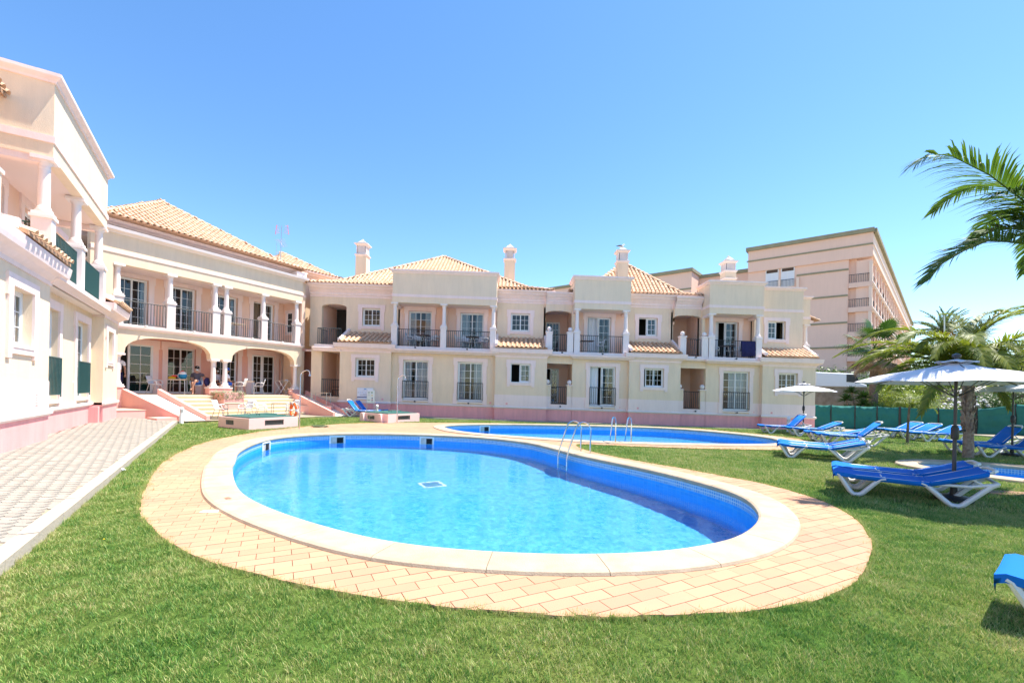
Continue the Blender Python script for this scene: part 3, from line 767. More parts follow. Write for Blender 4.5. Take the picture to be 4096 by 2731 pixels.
# ------------------------------------------------------------------ buildings
# building frame: x along the facade, y inward (0 = front plane of the bays), z up; sh = drop per metre along x
def wallmesh(mb, x0, x1, z0, z1, y, th=0.28, holes=(), arches=(), back=True):
    """wall slab with rectangular holes (xa,xb,za,zb) and arched holes (xa,xb,zb,zspring,rise)"""
    xs = {x0, x1}
    for h in holes: xs |= {max(x0, h[0]), min(x1, h[1])}
    for a in arches:
        n = 16
        for i in range(n+1): xs.add(round(a[0]+(a[1]-a[0])*(0.5-0.5*cos(pi*i/n)), 5))
    xs = sorted(x for x in xs if x0-1e-6 <= x <= x1+1e-6)
    def az(a, x):
        t = (x-(a[0]+a[1])/2)/((a[1]-a[0])/2); t = max(-1, min(1, t)); e = a[5] if len(a) > 5 else 2.0
        return a[3]+a[4]*max(0.0, 1-abs(t)**e)**(1/e)
    y2 = y+th
    for xa, xb in zip(xs[:-1], xs[1:]):
        if xb-xa < 1e-6: continue
        xm = (xa+xb)/2; blk = []
        for h in holes:
            if h[0]-1e-6 <= xm <= h[1]+1e-6: blk.append((h[2], h[2], h[3], h[3]))
        for a in arches:
            if a[0] <= xm <= a[1]: blk.append((a[2], a[2], az(a, xa), az(a, xb)))
        blk.sort(); cur = (z0, z0); segs = []
        for b in blk:
            if b[0] > cur[0]+1e-6 or b[1] > cur[1]+1e-6: segs.append((cur, (b[0], b[1])))
            cur = (b[2], b[3])
        if cur[0] < z1-1e-6: segs.append((cur, (z1, z1)))
        for lo, hi in segs:
            mb.add([(xa, y, lo[0]), (xb, y, lo[1]), (xb, y, hi[1]), (xa, y, hi[0])], [(0, 1, 2, 3)])
            if back: mb.add([(xa, y2, lo[0]), (xb, y2, lo[1]), (xb, y2, hi[1]), (xa, y2, hi[0])], [(3, 2, 1, 0)])
            mb.add([(xa, y, hi[0]), (xb, y, hi[1]), (xb, y2, hi[1]), (xa, y2, hi[0])], [(0, 1, 2, 3)])
            mb.add([(xa, y, lo[0]), (xb, y, lo[1]), (xb, y2, lo[1]), (xa, y2, lo[0])], [(3, 2, 1, 0)])
    # vertical reveals
    def rev(x, za, zb): mb.add([(x, y, za), (x, y2, za), (x, y2, zb), (x, y, zb)], [(0, 1, 2, 3)])
    rev(x0, z0, z1); rev(x1, z0, z1)
    for h in holes:
        if h[0] > x0+1e-6: rev(h[0], h[2], h[3])
        if h[1] < x1-1e-6: rev(h[1], h[2], h[3])
    for a in arches:
        if a[3] > a[2]: rev(a[0], a[2], a[3]); rev(a[1], a[2], a[3])
    return mb

class Bld:
    def __init__(s, name, O, T, label, cat='building', sh=0.0, z=0.0):
        s.rz = atan2(T[1], T[0]); s.e = thing(name, (O[0], O[1], z), label, cat, s.rz); s.sh = sh
    def put(s, mb, name, m, parent=None, **k): return mb.build(name, m, parent or s.e, shear=s.sh, **k)
    def z(s, x): return -s.sh*x
    def wall(s, x0, x1, z0, z1, y, m='cream', th=0.28, holes=(), arches=(), name='wall'):
        return s.put(wallmesh(MB(), x0, x1, z0, z1, y, th, holes, arches), name, m)
    def box(s, name, m, *b, **k): return s.put(MB().box(*b), name, m, **k)

def surround(b, x0, x1, z0, z1, y, ox0, ox1, oz0, oz1, door=False, m='trim'):
    """eared plaster frame: outer x0..x1,z0..z1 round opening ox0..ox1,oz0..oz1 on wall plane y"""
    d = 0.045; M = MB(); e = 0.05
    M.box(x0, x1, y-d, y+0.001, z1-0.42, oz1) if False else None
    M.box(x0, x1, y-d, y, oz1, z1)                                # head
    M.box(x0, ox0, y-d, y, z1-0.42, oz1); M.box(ox1, x1, y-d, y, z1-0.42, oz1)   # ears
    zb = oz0 if not door else z0+0.62
    M.box(x0+e, ox0, y-d, y, zb, z1-0.42); M.box(ox1, x1-e, y-d, y, zb, z1-0.42)
    if door:
        M.box(x0, ox0, y-d-0.006, y, z0, zb); M.box(ox1, x1, y-d-0.006, y, z0, zb)
    else:
        M.box(x0+e, x1-e, y-d, y, z0+0.09, oz0)
        M.box(x0+e, x0+e+0.17, y-d, y, z0, z0+0.09); M.box(x1-e-0.17, x1-e, y-d, y, z0, z0+0.09)
    b.put(M, 'window_surround', m)

PANES = {}
def window(b, x0, x1, z0, z1, y, rows=3, cols=2, lay='closed', kind='window', curt=None, cm='curtain', frame='upvc', parent=None, leaves=2):
    """double sliding window / french door. lay: closed | openl | openr | ajarl (which side shows a gap)"""
    w = x1-x0; zoff = b.z((x0+x1)/2); M = MB(); f = 0.045
    M.box(0, f, 0, 0.09, 0, z1-z0); M.box(w-f, w, 0, 0.09, 0, z1-z0); M.box(f, w-f, 0, 0.09, 0, f); M.box(f, w-f, 0, 0.09, z1-z0-f, z1-z0)
    fr = M.build(kind, frame, parent or b.e, loc=(x0, y, z0+zoff))
    iw = (w-2*f); lw = iw/leaves+0.02*(leaves > 1)
    if leaves == 1: pos = [(f, 0.02)]
    else: pos = {'closed': [(f, 0.045), (w-f-lw, 0.012)], 'openl': [(w-f-lw-0.06, 0.045), (w-f-lw, 0.012)], 'openr': [(f, 0.045), (f+0.05, 0.012)], 'ajarl': [(f+0.09, 0.045), (w-f-lw, 0.012)]}[lay]
    h = z1-z0-2*f; t = 0.05; mt = 0.018
    for lx, ly in pos:
        L = MB(); L.box(0, t, 0, 0.03, 0, h); L.box(lw-t, lw, 0, 0.03, 0, h); L.box(t, lw-t, 0, 0.03, 0, t*1.3); L.box(t, lw-t, 0, 0.03, h-t, h)
        pw = (lw-2*t)/cols; ph = (h-2.3*t)/rows
        for c in range(1, cols): L.box(t+pw*c-mt/2, t+pw*c+mt/2, 0.004, 0.026, t*1.3, h-t)
        for r in range(1, rows): L.box(t, lw-t, 0.006, 0.024, t*1.3+ph*r-mt/2, t*1.3+ph*r+mt/2)
        L.build('sash', frame, fr, loc=(lx, ly, f))
        key = (round(pw, 3), round(ph, 3))
        if key not in PANES: PANES[key] = MB().box(0.002, pw-0.002, 0, 0.005, 0.002, ph-0.002).mesh('pane', 'glass')
        for c in range(cols):
            for r in range(rows): inst('pane', PANES[key], fr, (lx+t+pw*c, ly+0.0125, f+t*1.3+ph*r))
    for (ca, cb) in (curt or ()):
        C = MB(); n = max(6, int((cb-ca)*w*22)); vs = []
        for i in range(n+1):
            xx = w*(ca+(cb-ca)*i/n); yy = 0.20+0.028*sin(i*1.9)+0.01*sin(i*4.3); vs.append((xx, yy))
        base = len(C.v)
        for xx, yy in vs: C.v += [(xx, yy, 0.03), (xx, yy, z1-z0-0.02), (xx, yy+0.004, z1-z0-0.02), (xx, yy+0.004, 0.03)]
        for i in range(n):
            o = base+4*i; C.f += [(o, o+4, o+5, o+1), (o+3, o+2, o+6, o+7), (o+1, o+5, o+6, o+2), (o, o+3, o+7, o+4)]
        C.build('curtain', cm, fr, smooth=False)
    return fr

def railing(b, pts, z0, z1, m='rail_metal', sp=0.115, foot=False, name='railing'):
    """pts: path of (x,y); bars between bottom and top rail"""
    M = MB(); r = 0.012
    for (xa, ya), (xb, yb) in zip(pts[:-1], pts[1:]):
        L = hypot(xb-xa, yb-ya); n = max(2, round(L/sp))
        M.tube([(xa, ya, z1-0.012), (xb, yb, z1-0.012)], 0.019, 4); M.tube([(xa, ya, z0+0.07), (xb, yb, z0+0.07)], 0.013, 4)
        for i in range(n+1):
            t = i/n; x = xa+(xb-xa)*t; y = ya+(yb-ya)*t; rr = 0.015 if i in (0, n) else r
            M.tube([(x, y, (z0 if i in (0, n) else z0+0.07)), (x, y, z1-0.015)], rr, 4, cap=False)
        if foot:
            x = (xa+xb)/2; M.tube([(x, ya, z0-0.1), (x, ya, z1)], 0.014, 4)
    return b.put(M, name, m)

COLM = {}
def column(b, x, y, z0, z1, r=0.108, m='trim_white'):
    k = round(z1-z0, 2), r
    if k not in COLM:
        h = z1-z0; P = [(r*1.45, 0.07), (r*1.5, 0.10), (r*1.42, 0.13), (r*1.2, 0.145), (r*1.25, 0.17), (r*1.15, 0.19), (r*1.04, 0.21), (r*1.0, 0.25), (r*1.0, h*0.4), (r*0.92, h-0.25), (r*1.0, h-0.24), (r*1.0, h-0.22), (r*0.92, h-0.215), (r*0.95, h-0.16), (r*1.25, h-0.12), (r*1.35, h-0.08)]
        COLM[k] = (MB().lathe(0, 0, P, 16).mesh('column', m, True), MB().box(-r*1.6, r*1.6, -r*1.6, r*1.6, 0, 0.07).mesh('plinth', m), MB().box(-r*1.85, r*1.85, -r*1.85, r*1.85, h-0.08, h).mesh('capital', m))
    a, p, c = COLM[k]; o = inst('column', a, b.e, (x, y, z0+b.z(x)))
    inst('plinth', p, o); inst('capital', c, o)
    return o

def pedestal(b, x0, x1, y0, y1, z0, z1, ball=False, m='trim_white'):
    M = MB(); M.box(x0, x1, y0, y1, z0, z1-0.07); M.box(x0-0.035, x1+0.035, y0-0.035, y1+0.035, z1-0.07, z1); o = b.put(M, 'pedestal', m)
    if ball:
        cx = (x0+x1)/2; cy = (y0+y1)/2; q = MB(); q.lathe(cx, cy, [(0.06, z1), (0.05, z1+0.03)], 10); q.ball((cx, cy, z1+0.15), 0.13, 14, 9); b.put(q, 'ball_finial', m, parent=o, smooth=True)
    return o

def moulding(b, x0, x1, y, prof, name, m='trim', ends=(1, 1), ret=0.0):
    """profile [(out, z)] extruded along x with mitred returns at the ends; y = wall plane"""
    M = MB(); n = len(prof)
    rows = []
    if ends[0]: rows.append([(x0-o, y+ret, z) for o, z in prof])
    rows.append([(x0-(o if ends[0] else 0), y-o, z) for o, z in prof]); rows.append([(x1+(o if ends[1] else 0), y-o, z) for o, z in prof])
    if ends[1]: rows.append([(x1+o, y+ret, z) for o, z in prof])
    for r in rows: M.v += r
    for a in range(len(rows)-1):
        for i in range(n-1): M.f.append((a*n+i, (a+1)*n+i, (a+1)*n+i+1, a*n+i+1))
    last = (len(rows)-1)*n
    # close top, bottom, ends
    M.f.append(tuple(range(n))[::-1]); M.f.append(tuple(last+i for i in range(n)))
    k = len(M.v)
    ib = [(x0, y+0.02, prof[0][1]), (x1, y+0.02, prof[0][1]), (x1, y+0.02, prof[-1][1]), (x0, y+0.02, prof[-1][1])]
    M.v += ib
    if ends[0] and ends[1] and ret == 0:
        pass
    a0 = 1 if ends[0] else 0; a1 = a0+1
    M.f.append((a0*n+n-1, a1*n+n-1, k+2, k+3)); M.f.append((a0*n, k, k+1, a1*n))
    if ends[0] and ret: M.f.append((n-1, 2*n-1, k+3)); 
    return b.put(M, name, m)

# ---- roof tiles
def halfpipe(L, r0, r1, t=0.012, n=5, lift=0.0):
    vs = []; fs = []
    for (yy, r) in ((0, r0), (L, r1)):
        for k in range(n+1):
            a = pi*k/n; vs.append((-r*cos(a), yy, r*0.85*sin(a)+lift))
        for k in range(n+1):
            a = pi*k/n; vs.append((-(r-t)*cos(a), yy, (r-t)*0.85*sin(a)+lift))
    m = n+1
    for k in range(n):
        fs.append((k, k+1, 2*m+k+1, 2*m+k)); fs.append((m+k, k+0, k+1, m+k+1)[::-1])
        fs.append((m+k+1, m+k, 3*m+k, 3*m+k+1))
    return vs, fs
TV_, TF_ = halfpipe(0.40, 0.088, 0.070)
TILE = None; RIDGE = None
def tile_meshes():
    global TILE, RIDGE
    a = MB(); a.v = list(TV_); a.f = list(TF_); TILE = a.mesh('roof_tile', 'rooftile')
    v, f = halfpipe(0.42, 0.125, 0.10, 0.014, 6); a = MB(); a.v = list(v); a.f = list(f); RIDGE = a.mesh('ridge_tile', 'rooftile')
tile_meshes()
def tile_plane(b, roof, poly, e0, up, budget, stuff, colw=0.235, row=0.34, lift=0.02):
    """poly: 3D points (frame coords) of a planar roof face; e0: point on eave (left), eave dir = x axis of plane; up = up-slope point"""
    P = [Vector(p) for p in poly]; o = Vector(e0[0]); ex = (Vector(e0[1])-o).normalized()
    n = None
    for i in range(1, len(P)-1):
        c = (P[i]-P[0]).cross(P[i+1]-P[0])
        if c.length > 1e-6: n = c.normalized(); break
    if n.z < 0: n = -n
    uy = n.cross(ex).normalized()
    if uy.z < 0: uy = -uy; 
    if ex.cross(uy).dot(n) < 0: ex = -ex; o = Vector(e0[1])
    q = [((p-o).dot(ex), (p-o).dot(uy)) for p in P]
    xm = max(a for a, _ in q); x_ = min(a for a, _ in q); ym = max(c for _, c in q)
    nc = max(1, int((xm-x_)/colw)); cw = (xm-x_)/nc
    base = Matrix(((ex.x, uy.x, n.x, 0), (ex.y, uy.y, n.y, 0), (ex.z, uy.z, n.z, 0), (0, 0, 0, 1)))
    tilt = Matrix.Rotation(-0.045, 4, 'X')
    lst = []
    r = 0
    while r*row < ym-0.05:
        for c in range(nc):
            x = x_+cw*(c+0.5); y = r*row-0.06
            if inside((x, max(y+0.10, 0.03)), q) or inside((x, y+row*0.8), q): lst.append((x, y))
        r += 1
    for x, y in lst:
        p = o+ex*x+uy*y+n*lift
        p = Vector((p.x, p.y, p.z-b.sh*p.x))
        M = Matrix.Translation(p+Vector((R(-.004, .004), R(-.004, .004), 0))) @ base @ Matrix.Rotation(R(-.02, .02), 4, 'Z') @ tilt
        if budget[0] > 0:
            budget[0] -= 1; inst('roof_tile', TILE, roof, M=M)
        else:
            k = len(stuff.v); stuff.v += [tuple(M @ Vector(v)) for v in TV_]; stuff.f += [tuple(k+i for i in f) for f in TF_]
def ridge_line(b, roof, p0, p1, step=0.36, lift=0.03):
    a = Vector(p0); c = Vector(p1); d = c-a; n = max(1, int(d.length/step)); dn = d.normalized()
    sx = dn.cross(Vector((0, 0, 1))).normalized(); up = sx.cross(dn)
    B = Matrix(((sx.x, dn.x, up.x, 0), (sx.y, dn.y, up.y, 0), (sx.z, dn.z, up.z, 0), (0, 0, 0, 1)))
    for i in range(n):
        p = a+d*(i/n)+up*lift; p = Vector((p.x, p.y, p.z-b.sh*p.x))
        inst('ridge_tile', RIDGE, roof, M=Matrix.Translation(p) @ B @ Matrix.Rotation(-0.05, 4, 'X'))

def hip_roof(b, x0, x1, y0, y1, ze, ax, ay, zt, flare=1.5, fz=0.40, faces='flr', budget=None):
    """pyramid roof with a flared foot; faces to tile: f(ront) l(eft) r(ight)"""
    ap = Vector((ax, ay, zt)); C = [Vector((x0, y0, ze)), Vector((x1, y0, ze)), Vector((x1, y1, ze)), Vector((x0, y1, ze))]
    I = []
    for c in C:
        h = Vector((ap.x-c.x, ap.y-c.y, 0)); t = flare/max(abs(h.x), abs(h.y)); I.append(Vector((c.x+h.x*t, c.y+h.y*t, ze+fz)))
    M = MB(); M.v = [tuple(p) for p in C+I+[ap]]
    for i in range(4):
        j = (i+1) % 4; M.f.append((i, j, 4+j, 4+i)); M.f.append((4+i, 4+j, 8))
    M.f.append((3, 2, 1, 0)); roof = b.put(M, 'roof', 'roofpan')
    budget = budget or [250]; st = MB()
    ids = {'f': (0, 1), 'r': (1, 2), 'l': (3, 0)}
    for k in 'frl':
        if k not in faces: continue
        i, j = ids[k]
        tile_plane(b, roof, [C[i], C[j], I[j], I[i]], (C[i], C[j]), None, budget, st)
        tile_plane(b, roof, [I[i], I[j], ap], (I[i], I[j]), None, budget, st)
    if st.f: tag(st.build('roof_tiles_beyond', 'rooftile', roof), kind='stuff')
    for i in (0, 1, 2, 3) if 'b' in faces else (0, 1):
        ridge_line(b, roof, C[i], I[i]); ridge_line(b, roof, I[i], ap)
    return roof

COVE = [(0.0, 0.0), (0.03, 0.0), (0.035, 0.10), (0.07, 0.13), (0.09, 0.14), (0.10, 0.28), (0.15, 0.30), (0.16, 0.33), (0.24, 0.42), (0.36, 0.50), (0.38, 0.56), (0.46, 0.60), (0.52, 0.66), (0.52, 0.74)]
COVE2 = [(0.0, 0.0), (0.025, 0.0), (0.03, 0.09), (0.07, 0.12), (0.15, 0.19), (0.26, 0.24), (0.28, 0.33)]
LEDGE = [(0.0, 0.0), (0.05, 0.0), (0.07, 0.03), (0.14, 0.08), (0.20, 0.11), (0.21, 0.21)]
BASE = [(0.0, 0.0), (0.03, 0.0), (0.06, 0.04), (0.075, 0.05), (0.075, 0.10), (0.02, 0.13)]
COP = [(0.0, 0.0), (0.03, 0.0), (0.05, 0.05), (0.12, 0.10), (0.14, 0.12), (0.14, 0.19), (0.0, 0.20)]

def lean_to(b, x0, x1, y0=-0.33, y1=1.4, z0=4.22, z1=4.92, left=True, right=True):
    M = MB(); M.prism([(y0, z0-0.03), (y1, z1-0.03), (y1, z1-0.10), (y0, z0-0.10)], x0-0.04, x1+0.04, 'x'); roof = b.put(M, 'lean_to_roof', 'roofpan')
    st = MB(); tile_plane(b, roof, [(x0, y0, z0-0.03), (x1, y0, z0-0.03), (x1, y1, z1-0.03), (x0, y1, z1-0.03)], ((x0, y0, z0-0.03), (x1, y0, z0-0.03)), None, [300], st, colw=0.25, row=0.36)
    for s, on in ((x0, left), (x1, right)):
        if not on: continue
        M = MB(); M.prism([(y0+0.12, z0-0.02), (y0+0.12, z0+0.17), (y0+0.3, z0+0.19), (y1, z1+0.20), (y1, z1-0.02)], s-0.07, s+0.07, 'x')
        b.put(M, 'gable_kerb', 'trim_white')
    return roof

def bump(b, x0, x1, win, low_top=3.87, y=0.0, white=True, ends=(1, 1), lay='closed', z0=-0.02, wz=(1.93, 3.48, 2.18, 3.27), curt=None):
    """projecting lower storey block with one window and a tiled lean-to on top. win=(ox0,ox1)"""
    sx0, sx1 = win[0]-0.26, win[1]+0.26
    b.wall(x0, x1, 0.78, 3.62, y, holes=[(win[0], win[1], wz[2], wz[3])])
    M = MB(); M.box(x0, x0+0.25, y+0.28, y+1.4, 0.78, 3.62); M.box(x1-0.25, x1, y+0.28, y+1.4, 0.78, 3.62); b.put(M, 'side_wall', 'cream')
    surround(b, sx0, sx1, wz[0], wz[1], y, win[0], win[1], wz[2], wz[3])
    window(b, win[0], win[1], wz[2], wz[3], y+0.14, 3, 2, lay, curt=curt)
    b.box('window_sill', 'trim_white', win[0]-0.0, win[1]+0.0, y-0.06, y+0.14, wz[2]-0.035, wz[2]+0.004)
    b.box('plinth', 'base_pink', x0+0.0, x1-0.0, y-0.012, y+1.4, z0-0.4, 0.70)
    moulding(b, x0, x1, y, [(o, z+0.68) for o, z in BASE], 'base_moulding', 'trim_white', ends)
    moulding(b, x0, x1, y, [(o, z+3.62+0.0) for o, z in COVE2]+[(0.30, 4.10), (0.0, 4.12)], 'eaves_moulding', 'trim', ends)
    b.box('eaves_core', 'trim', x0+0.01, x1-0.01, y+0.01, y+1.4, 3.62, 4.12)
    if white: b.box('white_plinth', 'trim', x0-0.012, x1+0.012, y-0.014, y+0.5, 0.79, 1.46)

def bay(b, x0, x1, cols, doors_up, doors_low, up_lay, low_lay, white=False, feet=True, curt_up=None, curt_low=None, part=None, railm='rail_metal', low=True, cmu='curtain'):
    # parapet box
    W = MB(); wallmesh(W, x0, x1, 6.55, 8.27, 0.0, 0.22); W.box(x0, x0+0.22, 0.22, 1.75, 6.55, 8.27); W.box(x1-0.22, x1, 0.22, 1.75, 6.55, 8.27); b.put(W, 'parapet', 'cream')
    moulding(b, x0, x1, 0.0, [(o, z+8.24) for o, z in COP], 'parapet_coping', 'trim', (1, 1), ret=1.75)
    b.box('parapet_top', 'coping_worn', x0-0.10, x1+0.10, -0.10, 0.26, 8.441, 8.455)
    b.box('parapet_band', 'trim', x0-0.03, x1+0.03, -0.03, 1.7, 6.88, 7.04)
    b.box('soffit', 'ceiling', x0+0.2, x1-0.2, 0.2, 1.42, 6.57, 6.63)
    b.box('beam', 'trim', x0+0.02, x0+0.22, 0.22, 1.4, 6.40, 6.56); b.box('beam', 'trim', x1-0.22, x1-0.02, 0.22, 1.4, 6.40, 6.56)
    for c in cols:
        column(b, c, 0.17, 5.23, 6.55); pedestal(b, c-0.165, c+0.165, 0.0, 0.34, 3.97, 5.23)
    for c0, c1 in zip(cols[:-1], cols[1:]): railing(b, [(c0+0.17, 0.12), (c1-0.17, 0.12)], 4.06, 5.05, railm)
    railing(b, [(x0+0.10, 0.34), (x0+0.10, 1.4)], 4.06, 5.05, railm); railing(b, [(x1-0.10, 0.34), (x1-0.10, 1.4)], 4.06, 5.05, railm)
    # slab and ledge
    b.box('balcony_slab', 'trim_white', x0-0.0, x1+0.0, -0.01, 1.4, 3.68, 4.05)
    moulding(b, x0, x1, 0.0, [(o, z+3.68) for o, z in LEDGE], 'balcony_ledge', 'trim', (1, 1), ret=0.3)
    # back wall upstairs
    hs = [(d[0], d[1], 4.08, 6.33) for d in doors_up]
    b.wall(x0, x1, 4.05, 6.62, 1.4, 'cream_recess_bounce', 0.25, hs)
    for i, d in enumerate(doors_up):
        surround(b, d[0]-0.27, d[1]+0.27, 4.08, 6.57, 1.4, d[0], d[1], 4.08, 6.33, True)
        window(b, d[0], d[1], 4.08, 6.33, 1.55, 5, 2, up_lay[i], 'french_door', curt=(curt_up or [None]*9)[i], cm=cmu)
    if len(cols) == 2: b.box('side_wall', 'cream', x0-0.012, x0+0.16, 0.95, 1.398, 4.053, 6.546)
    if part: b.box('partition_wall', 'cream_recess_bounce', part-0.07, part+0.07, 0.45, 1.4, 4.05, 6.56)
    if not low: return
    hs = [(d[0], d[1], 0.97, 3.28) for d in doors_low]
    b.wall(x0-0.02, x1+0.02, 0.78, 3.68, 0.3, 'cream', 0.28, hs)
    for i, d in enumerate(doors_low):
        surround(b, d[0]-0.26, d[1]+0.26, 0.82, 3.50, 0.3, d[0], d[1], 0.97, 3.28, True)
        window(b, d[0], d[1], 0.99, 3.28, 0.42, 5, 2, low_lay[i], 'french_door', curt=(curt_low or [None]*9)[i])
        railing(b, [(d[0]+0.0, 0.22), (d[1]-0.0, 0.22)], 1.05, 2.07, railm, foot=False)
        b.box('door_sill', 'trim_white', d[0]-0.05, d[1]+0.05, 0.22, 0.42, 0.90, 0.975)
    b.box('plinth', 'base_pink', x0-0.02, x1+0.02, 0.288, 1.4, -0.45, 0.70)
    moulding(b, x0+0.0, x1-0.0, 0.3, [(o, z+0.68) for o, z in BASE], 'base_moulding', 'trim_white', (0, 0))
    if white:
        gaps = [x0-0.015]+[v for d in doors_low for v in (d[0]-0.26, d[1]+0.26)]+[x1+0.015]
        M = MB()
        for a, c in zip(gaps[::2], gaps[1::2]):
            if c-a > 0.02: M.box(a, c, 0.286, 0.32, 0.79, 1.46)
        b.put(M, 'white_plinth', 'trim')

def upper_unit(b, x0, x1, win, lay='closed', curt=None, y=1.4, ztop=7.03):
    b.wall(x0, x1, 3.9, ztop, y, holes=[(win[0], win[1], 5.31, 6.40)])
    surround(b, win[0]-0.26, win[1]+0.26, 5.06, 6.61, y, win[0], win[1], 5.31, 6.40)
    window(b, win[0], win[1], 5.31, 6.40, y+0.14, 3, 2, lay, curt=curt)
    b.box('window_sill', 'trim_white', win[0], win[1], y-0.06, y+0.14, 5.275, 5.314)

def loggia(b, x0, x1, arch=True, door_up=None, door_low=None):
    # upper
    xa, xb = x0+0.03, x1-0.03
    b.wall(x0, x1, 6.40 if False else 6.2, 7.0, 1.1, arches=[(x0, x1, 6.0, 6.42, 0.17)], name='arch_wall')
    b.box('cornice_core', 'trim', x0+0.002, x1-0.002, 1.12, 1.5, 6.95, 7.64)
    moulding(b, x0, x1, 1.1, [(o*0.75, z*0.9+6.97) for o, z in COVE], 'cornice', 'trim', (0, 0))
    b.box('loggia_ceiling', 'ceiling', x0, x1, 1.3, 3.5, 6.75, 6.85)
    b.box('loggia_side_wall', 'cream_recess_bounce', x0-0.1, x0, 1.4, 3.5, 3.9, 6.8); b.box('loggia_side_wall', 'cream_recess_bounce', x1, x1+0.1, 1.39, 3.5, 3.9, 6.8)
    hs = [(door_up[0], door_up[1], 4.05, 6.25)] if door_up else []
    b.wall(x0, x1, 3.9, 6.8, 3.4, 'cream_recess_bounce', 0.2, hs)
    if door_up: window(b, door_up[0], door_up[1], 4.05, 6.25, 3.45, 5, 2, 'closed', 'french_door')
    b.box('loggia_slab', 'trim_white', x0-0.02, x1+0.02, 0.02, 3.5, 3.80, 4.04)
    moulding(b, x0, x1, 0.02, [(0, 3.68+0.1), (0.04, 3.78), (0.08, 3.84), (0.09, 3.90), (0, 3.92)], 'loggia_ledge', 'trim', (0, 0))
    a, c = x0+0.22, x1-0.24
    pedestal(b, x0-0.02, x0+0.33, 0.02, 0.34, 4.03, 5.2, True); pedestal(b, x1-0.38, x1-0.03, 0.02, 0.34, 4.03, 5.2, True)
    railing(b, [(x0+0.36, 0.14), (x1-0.41, 0.14)], 4.08, 5.05)
    # lower
    b.wall(x0, x1, 0.78, 3.80, 0.3, 'cream', 0.28, [(x0+0.06, x1, 2.10, 3.37), (x0+0.33, x1-0.30, 1.0, 2.10)])
    b.box('white_plinth', 'trim', x0, x0+0.33, 0.286, 0.32, 0.79, 1.46); b.box('white_plinth', 'trim', x1-0.30, x1, 0.286, 0.32, 0.79, 1.46); b.box('white_plinth', 'trim', x0+0.33, x1-0.30, 0.286, 0.32, 0.79, 1.0)
    for px in (x0+0.13, x1-0.16):
        M = MB(); M.box(px-0.19, px+0.19, 0.24, 0.60, 2.10, 2.15); o = b.put(M, 'pedestal_cap', 'trim_white')
        q = MB(); q.ball((px, 0.42, 2.30), 0.14, 14, 9); b.put(q, 'ball_finial', 'trim_white', parent=o, smooth=True)
    railing(b, [(x0+0.33, 0.45), (x1-0.30, 0.45)], 1.0, 2.02)
    b.box('plinth', 'base_pink', x0-0.0, x1+0.0, 0.288, 1.4, -0.45, 0.70)
    moulding(b, x0, x1, 0.3, [(o, z+0.68) for o, z in BASE], 'base_moulding', 'trim_white', (0, 0))
    b.box('loggia_floor', 'floor_tile', x0, x1, 0.5, 2.9, 0.90, 1.0)
    hs = [(door_low[0], door_low[1], 1.0, 3.2)] if door_low else []
    b.wall(x0, x1, 1.0, 3.8, 2.6, 'cream_recess_bounce', 0.2, hs)
    b.box('loggia_side_wall', 'cream_recess_bounce', x0-0.1, x0, 0.58, 2.7, 0.9, 3.8); b.box('loggia_side_wall', 'cream_recess_bounce', x1, x1+0.1, 0.58, 2.7, 0.9, 3.8)
    b.box('loggia_ceiling', 'ceiling', x0, x1, 0.5, 2.7, 3.55, 3.65)
    if door_low: window(b, door_low[0], door_low[1], 1.0, 3.2, 2.66, 5, 2, 'openl', 'french_door', curt=[(0.0, 0.22)])

def chimney(b, cx, cy, w, zb, z_led, z_top, zcap, led2=None):
    h = w/2; M = MB(); M.box(cx-h, cx+h, cy-h, cy+h, zb, z_led-0.12)
    o = b.put(M, 'chimney', 'cream')
    M = MB(); M.frus(cx, cy, z_led-0.13, z_led-0.05, h+0.01, h+0.05); M.frus(cx, cy, z_led-0.05, z_led, h+0.07, h+0.07)
    if led2: M.frus(cx, cy, led2-0.10, led2-0.04, h+0.02, h+0.05); M.frus(cx, cy, led2-0.04, led2, h+0.07, h+0.07)
    M.frus(cx, cy, z_top-0.16, z_top-0.05, h-0.01, h+0.09); M.frus(cx, cy, z_top-0.05, z_top, h+0.10, h+0.10)
    b.put(M, 'chimney_ledge', 'trim_white', parent=o)
    M = MB(); g0, g1 = z_led, z_top-0.15; k = h-0.03
    for sx in (-1, 1):
        for sy in (-1, 1): M.box(cx+sx*k-0.05*(sx > 0)-0.0*(sx < 0), cx+sx*k+0.05*(sx < 0), cy+sy*k-0.05*(sy > 0), cy+sy*k+0.05*(sy < 0), g0, g1)
    n = 7; a0 = -k+0.05; st = (2*k-0.1)/n
    for i in range(1, n):
        t = a0+st*i
        for sy in (-1, 1): M.box(cx+t-0.030, cx+t+0.030, cy+sy*k-0.05*(sy > 0), cy+sy*k+0.05*(sy < 0), g0, g1); M.box(cx+sy*k-0.05*(sy > 0), cx+sy*k+0.05*(sy < 0), cy+t-0.030, cy+t+0.030, g0, g1)
    M.box(cx-k+0.02, cx+k-0.02, cy-k+0.02, cy+k-0.02, g0, g0+0.05)
    b.put(M, 'chimney_grille', 'trim_white', parent=o)
    b.put(MB().box(cx-k+0.09, cx+k-0.09, cy-k+0.09, cy+k-0.09, g0+0.05, g1), 'grille_dark_core', 'black', parent=o)  # black block paints the dark behind the grille bars
    M = MB(); H = zcap-z_top; M.frus(cx, cy, z_top, z_top+H*0.22, h*0.86, h*0.80); M.frus(cx, cy, z_top+H*0.22, z_top+H*0.55, h*0.74, h*0.5); M.frus(cx, cy, z_top+H*0.55, z_top+H*0.8, h*0.46, h*0.2); M.lathe(cx, cy, [(0.07, z_top+H*0.78), (0.08, z_top+H*0.9), (0.03, zcap)], 8)
    b.put(M, 'chimney_cap', 'chimney_cap', parent=o)
    return o

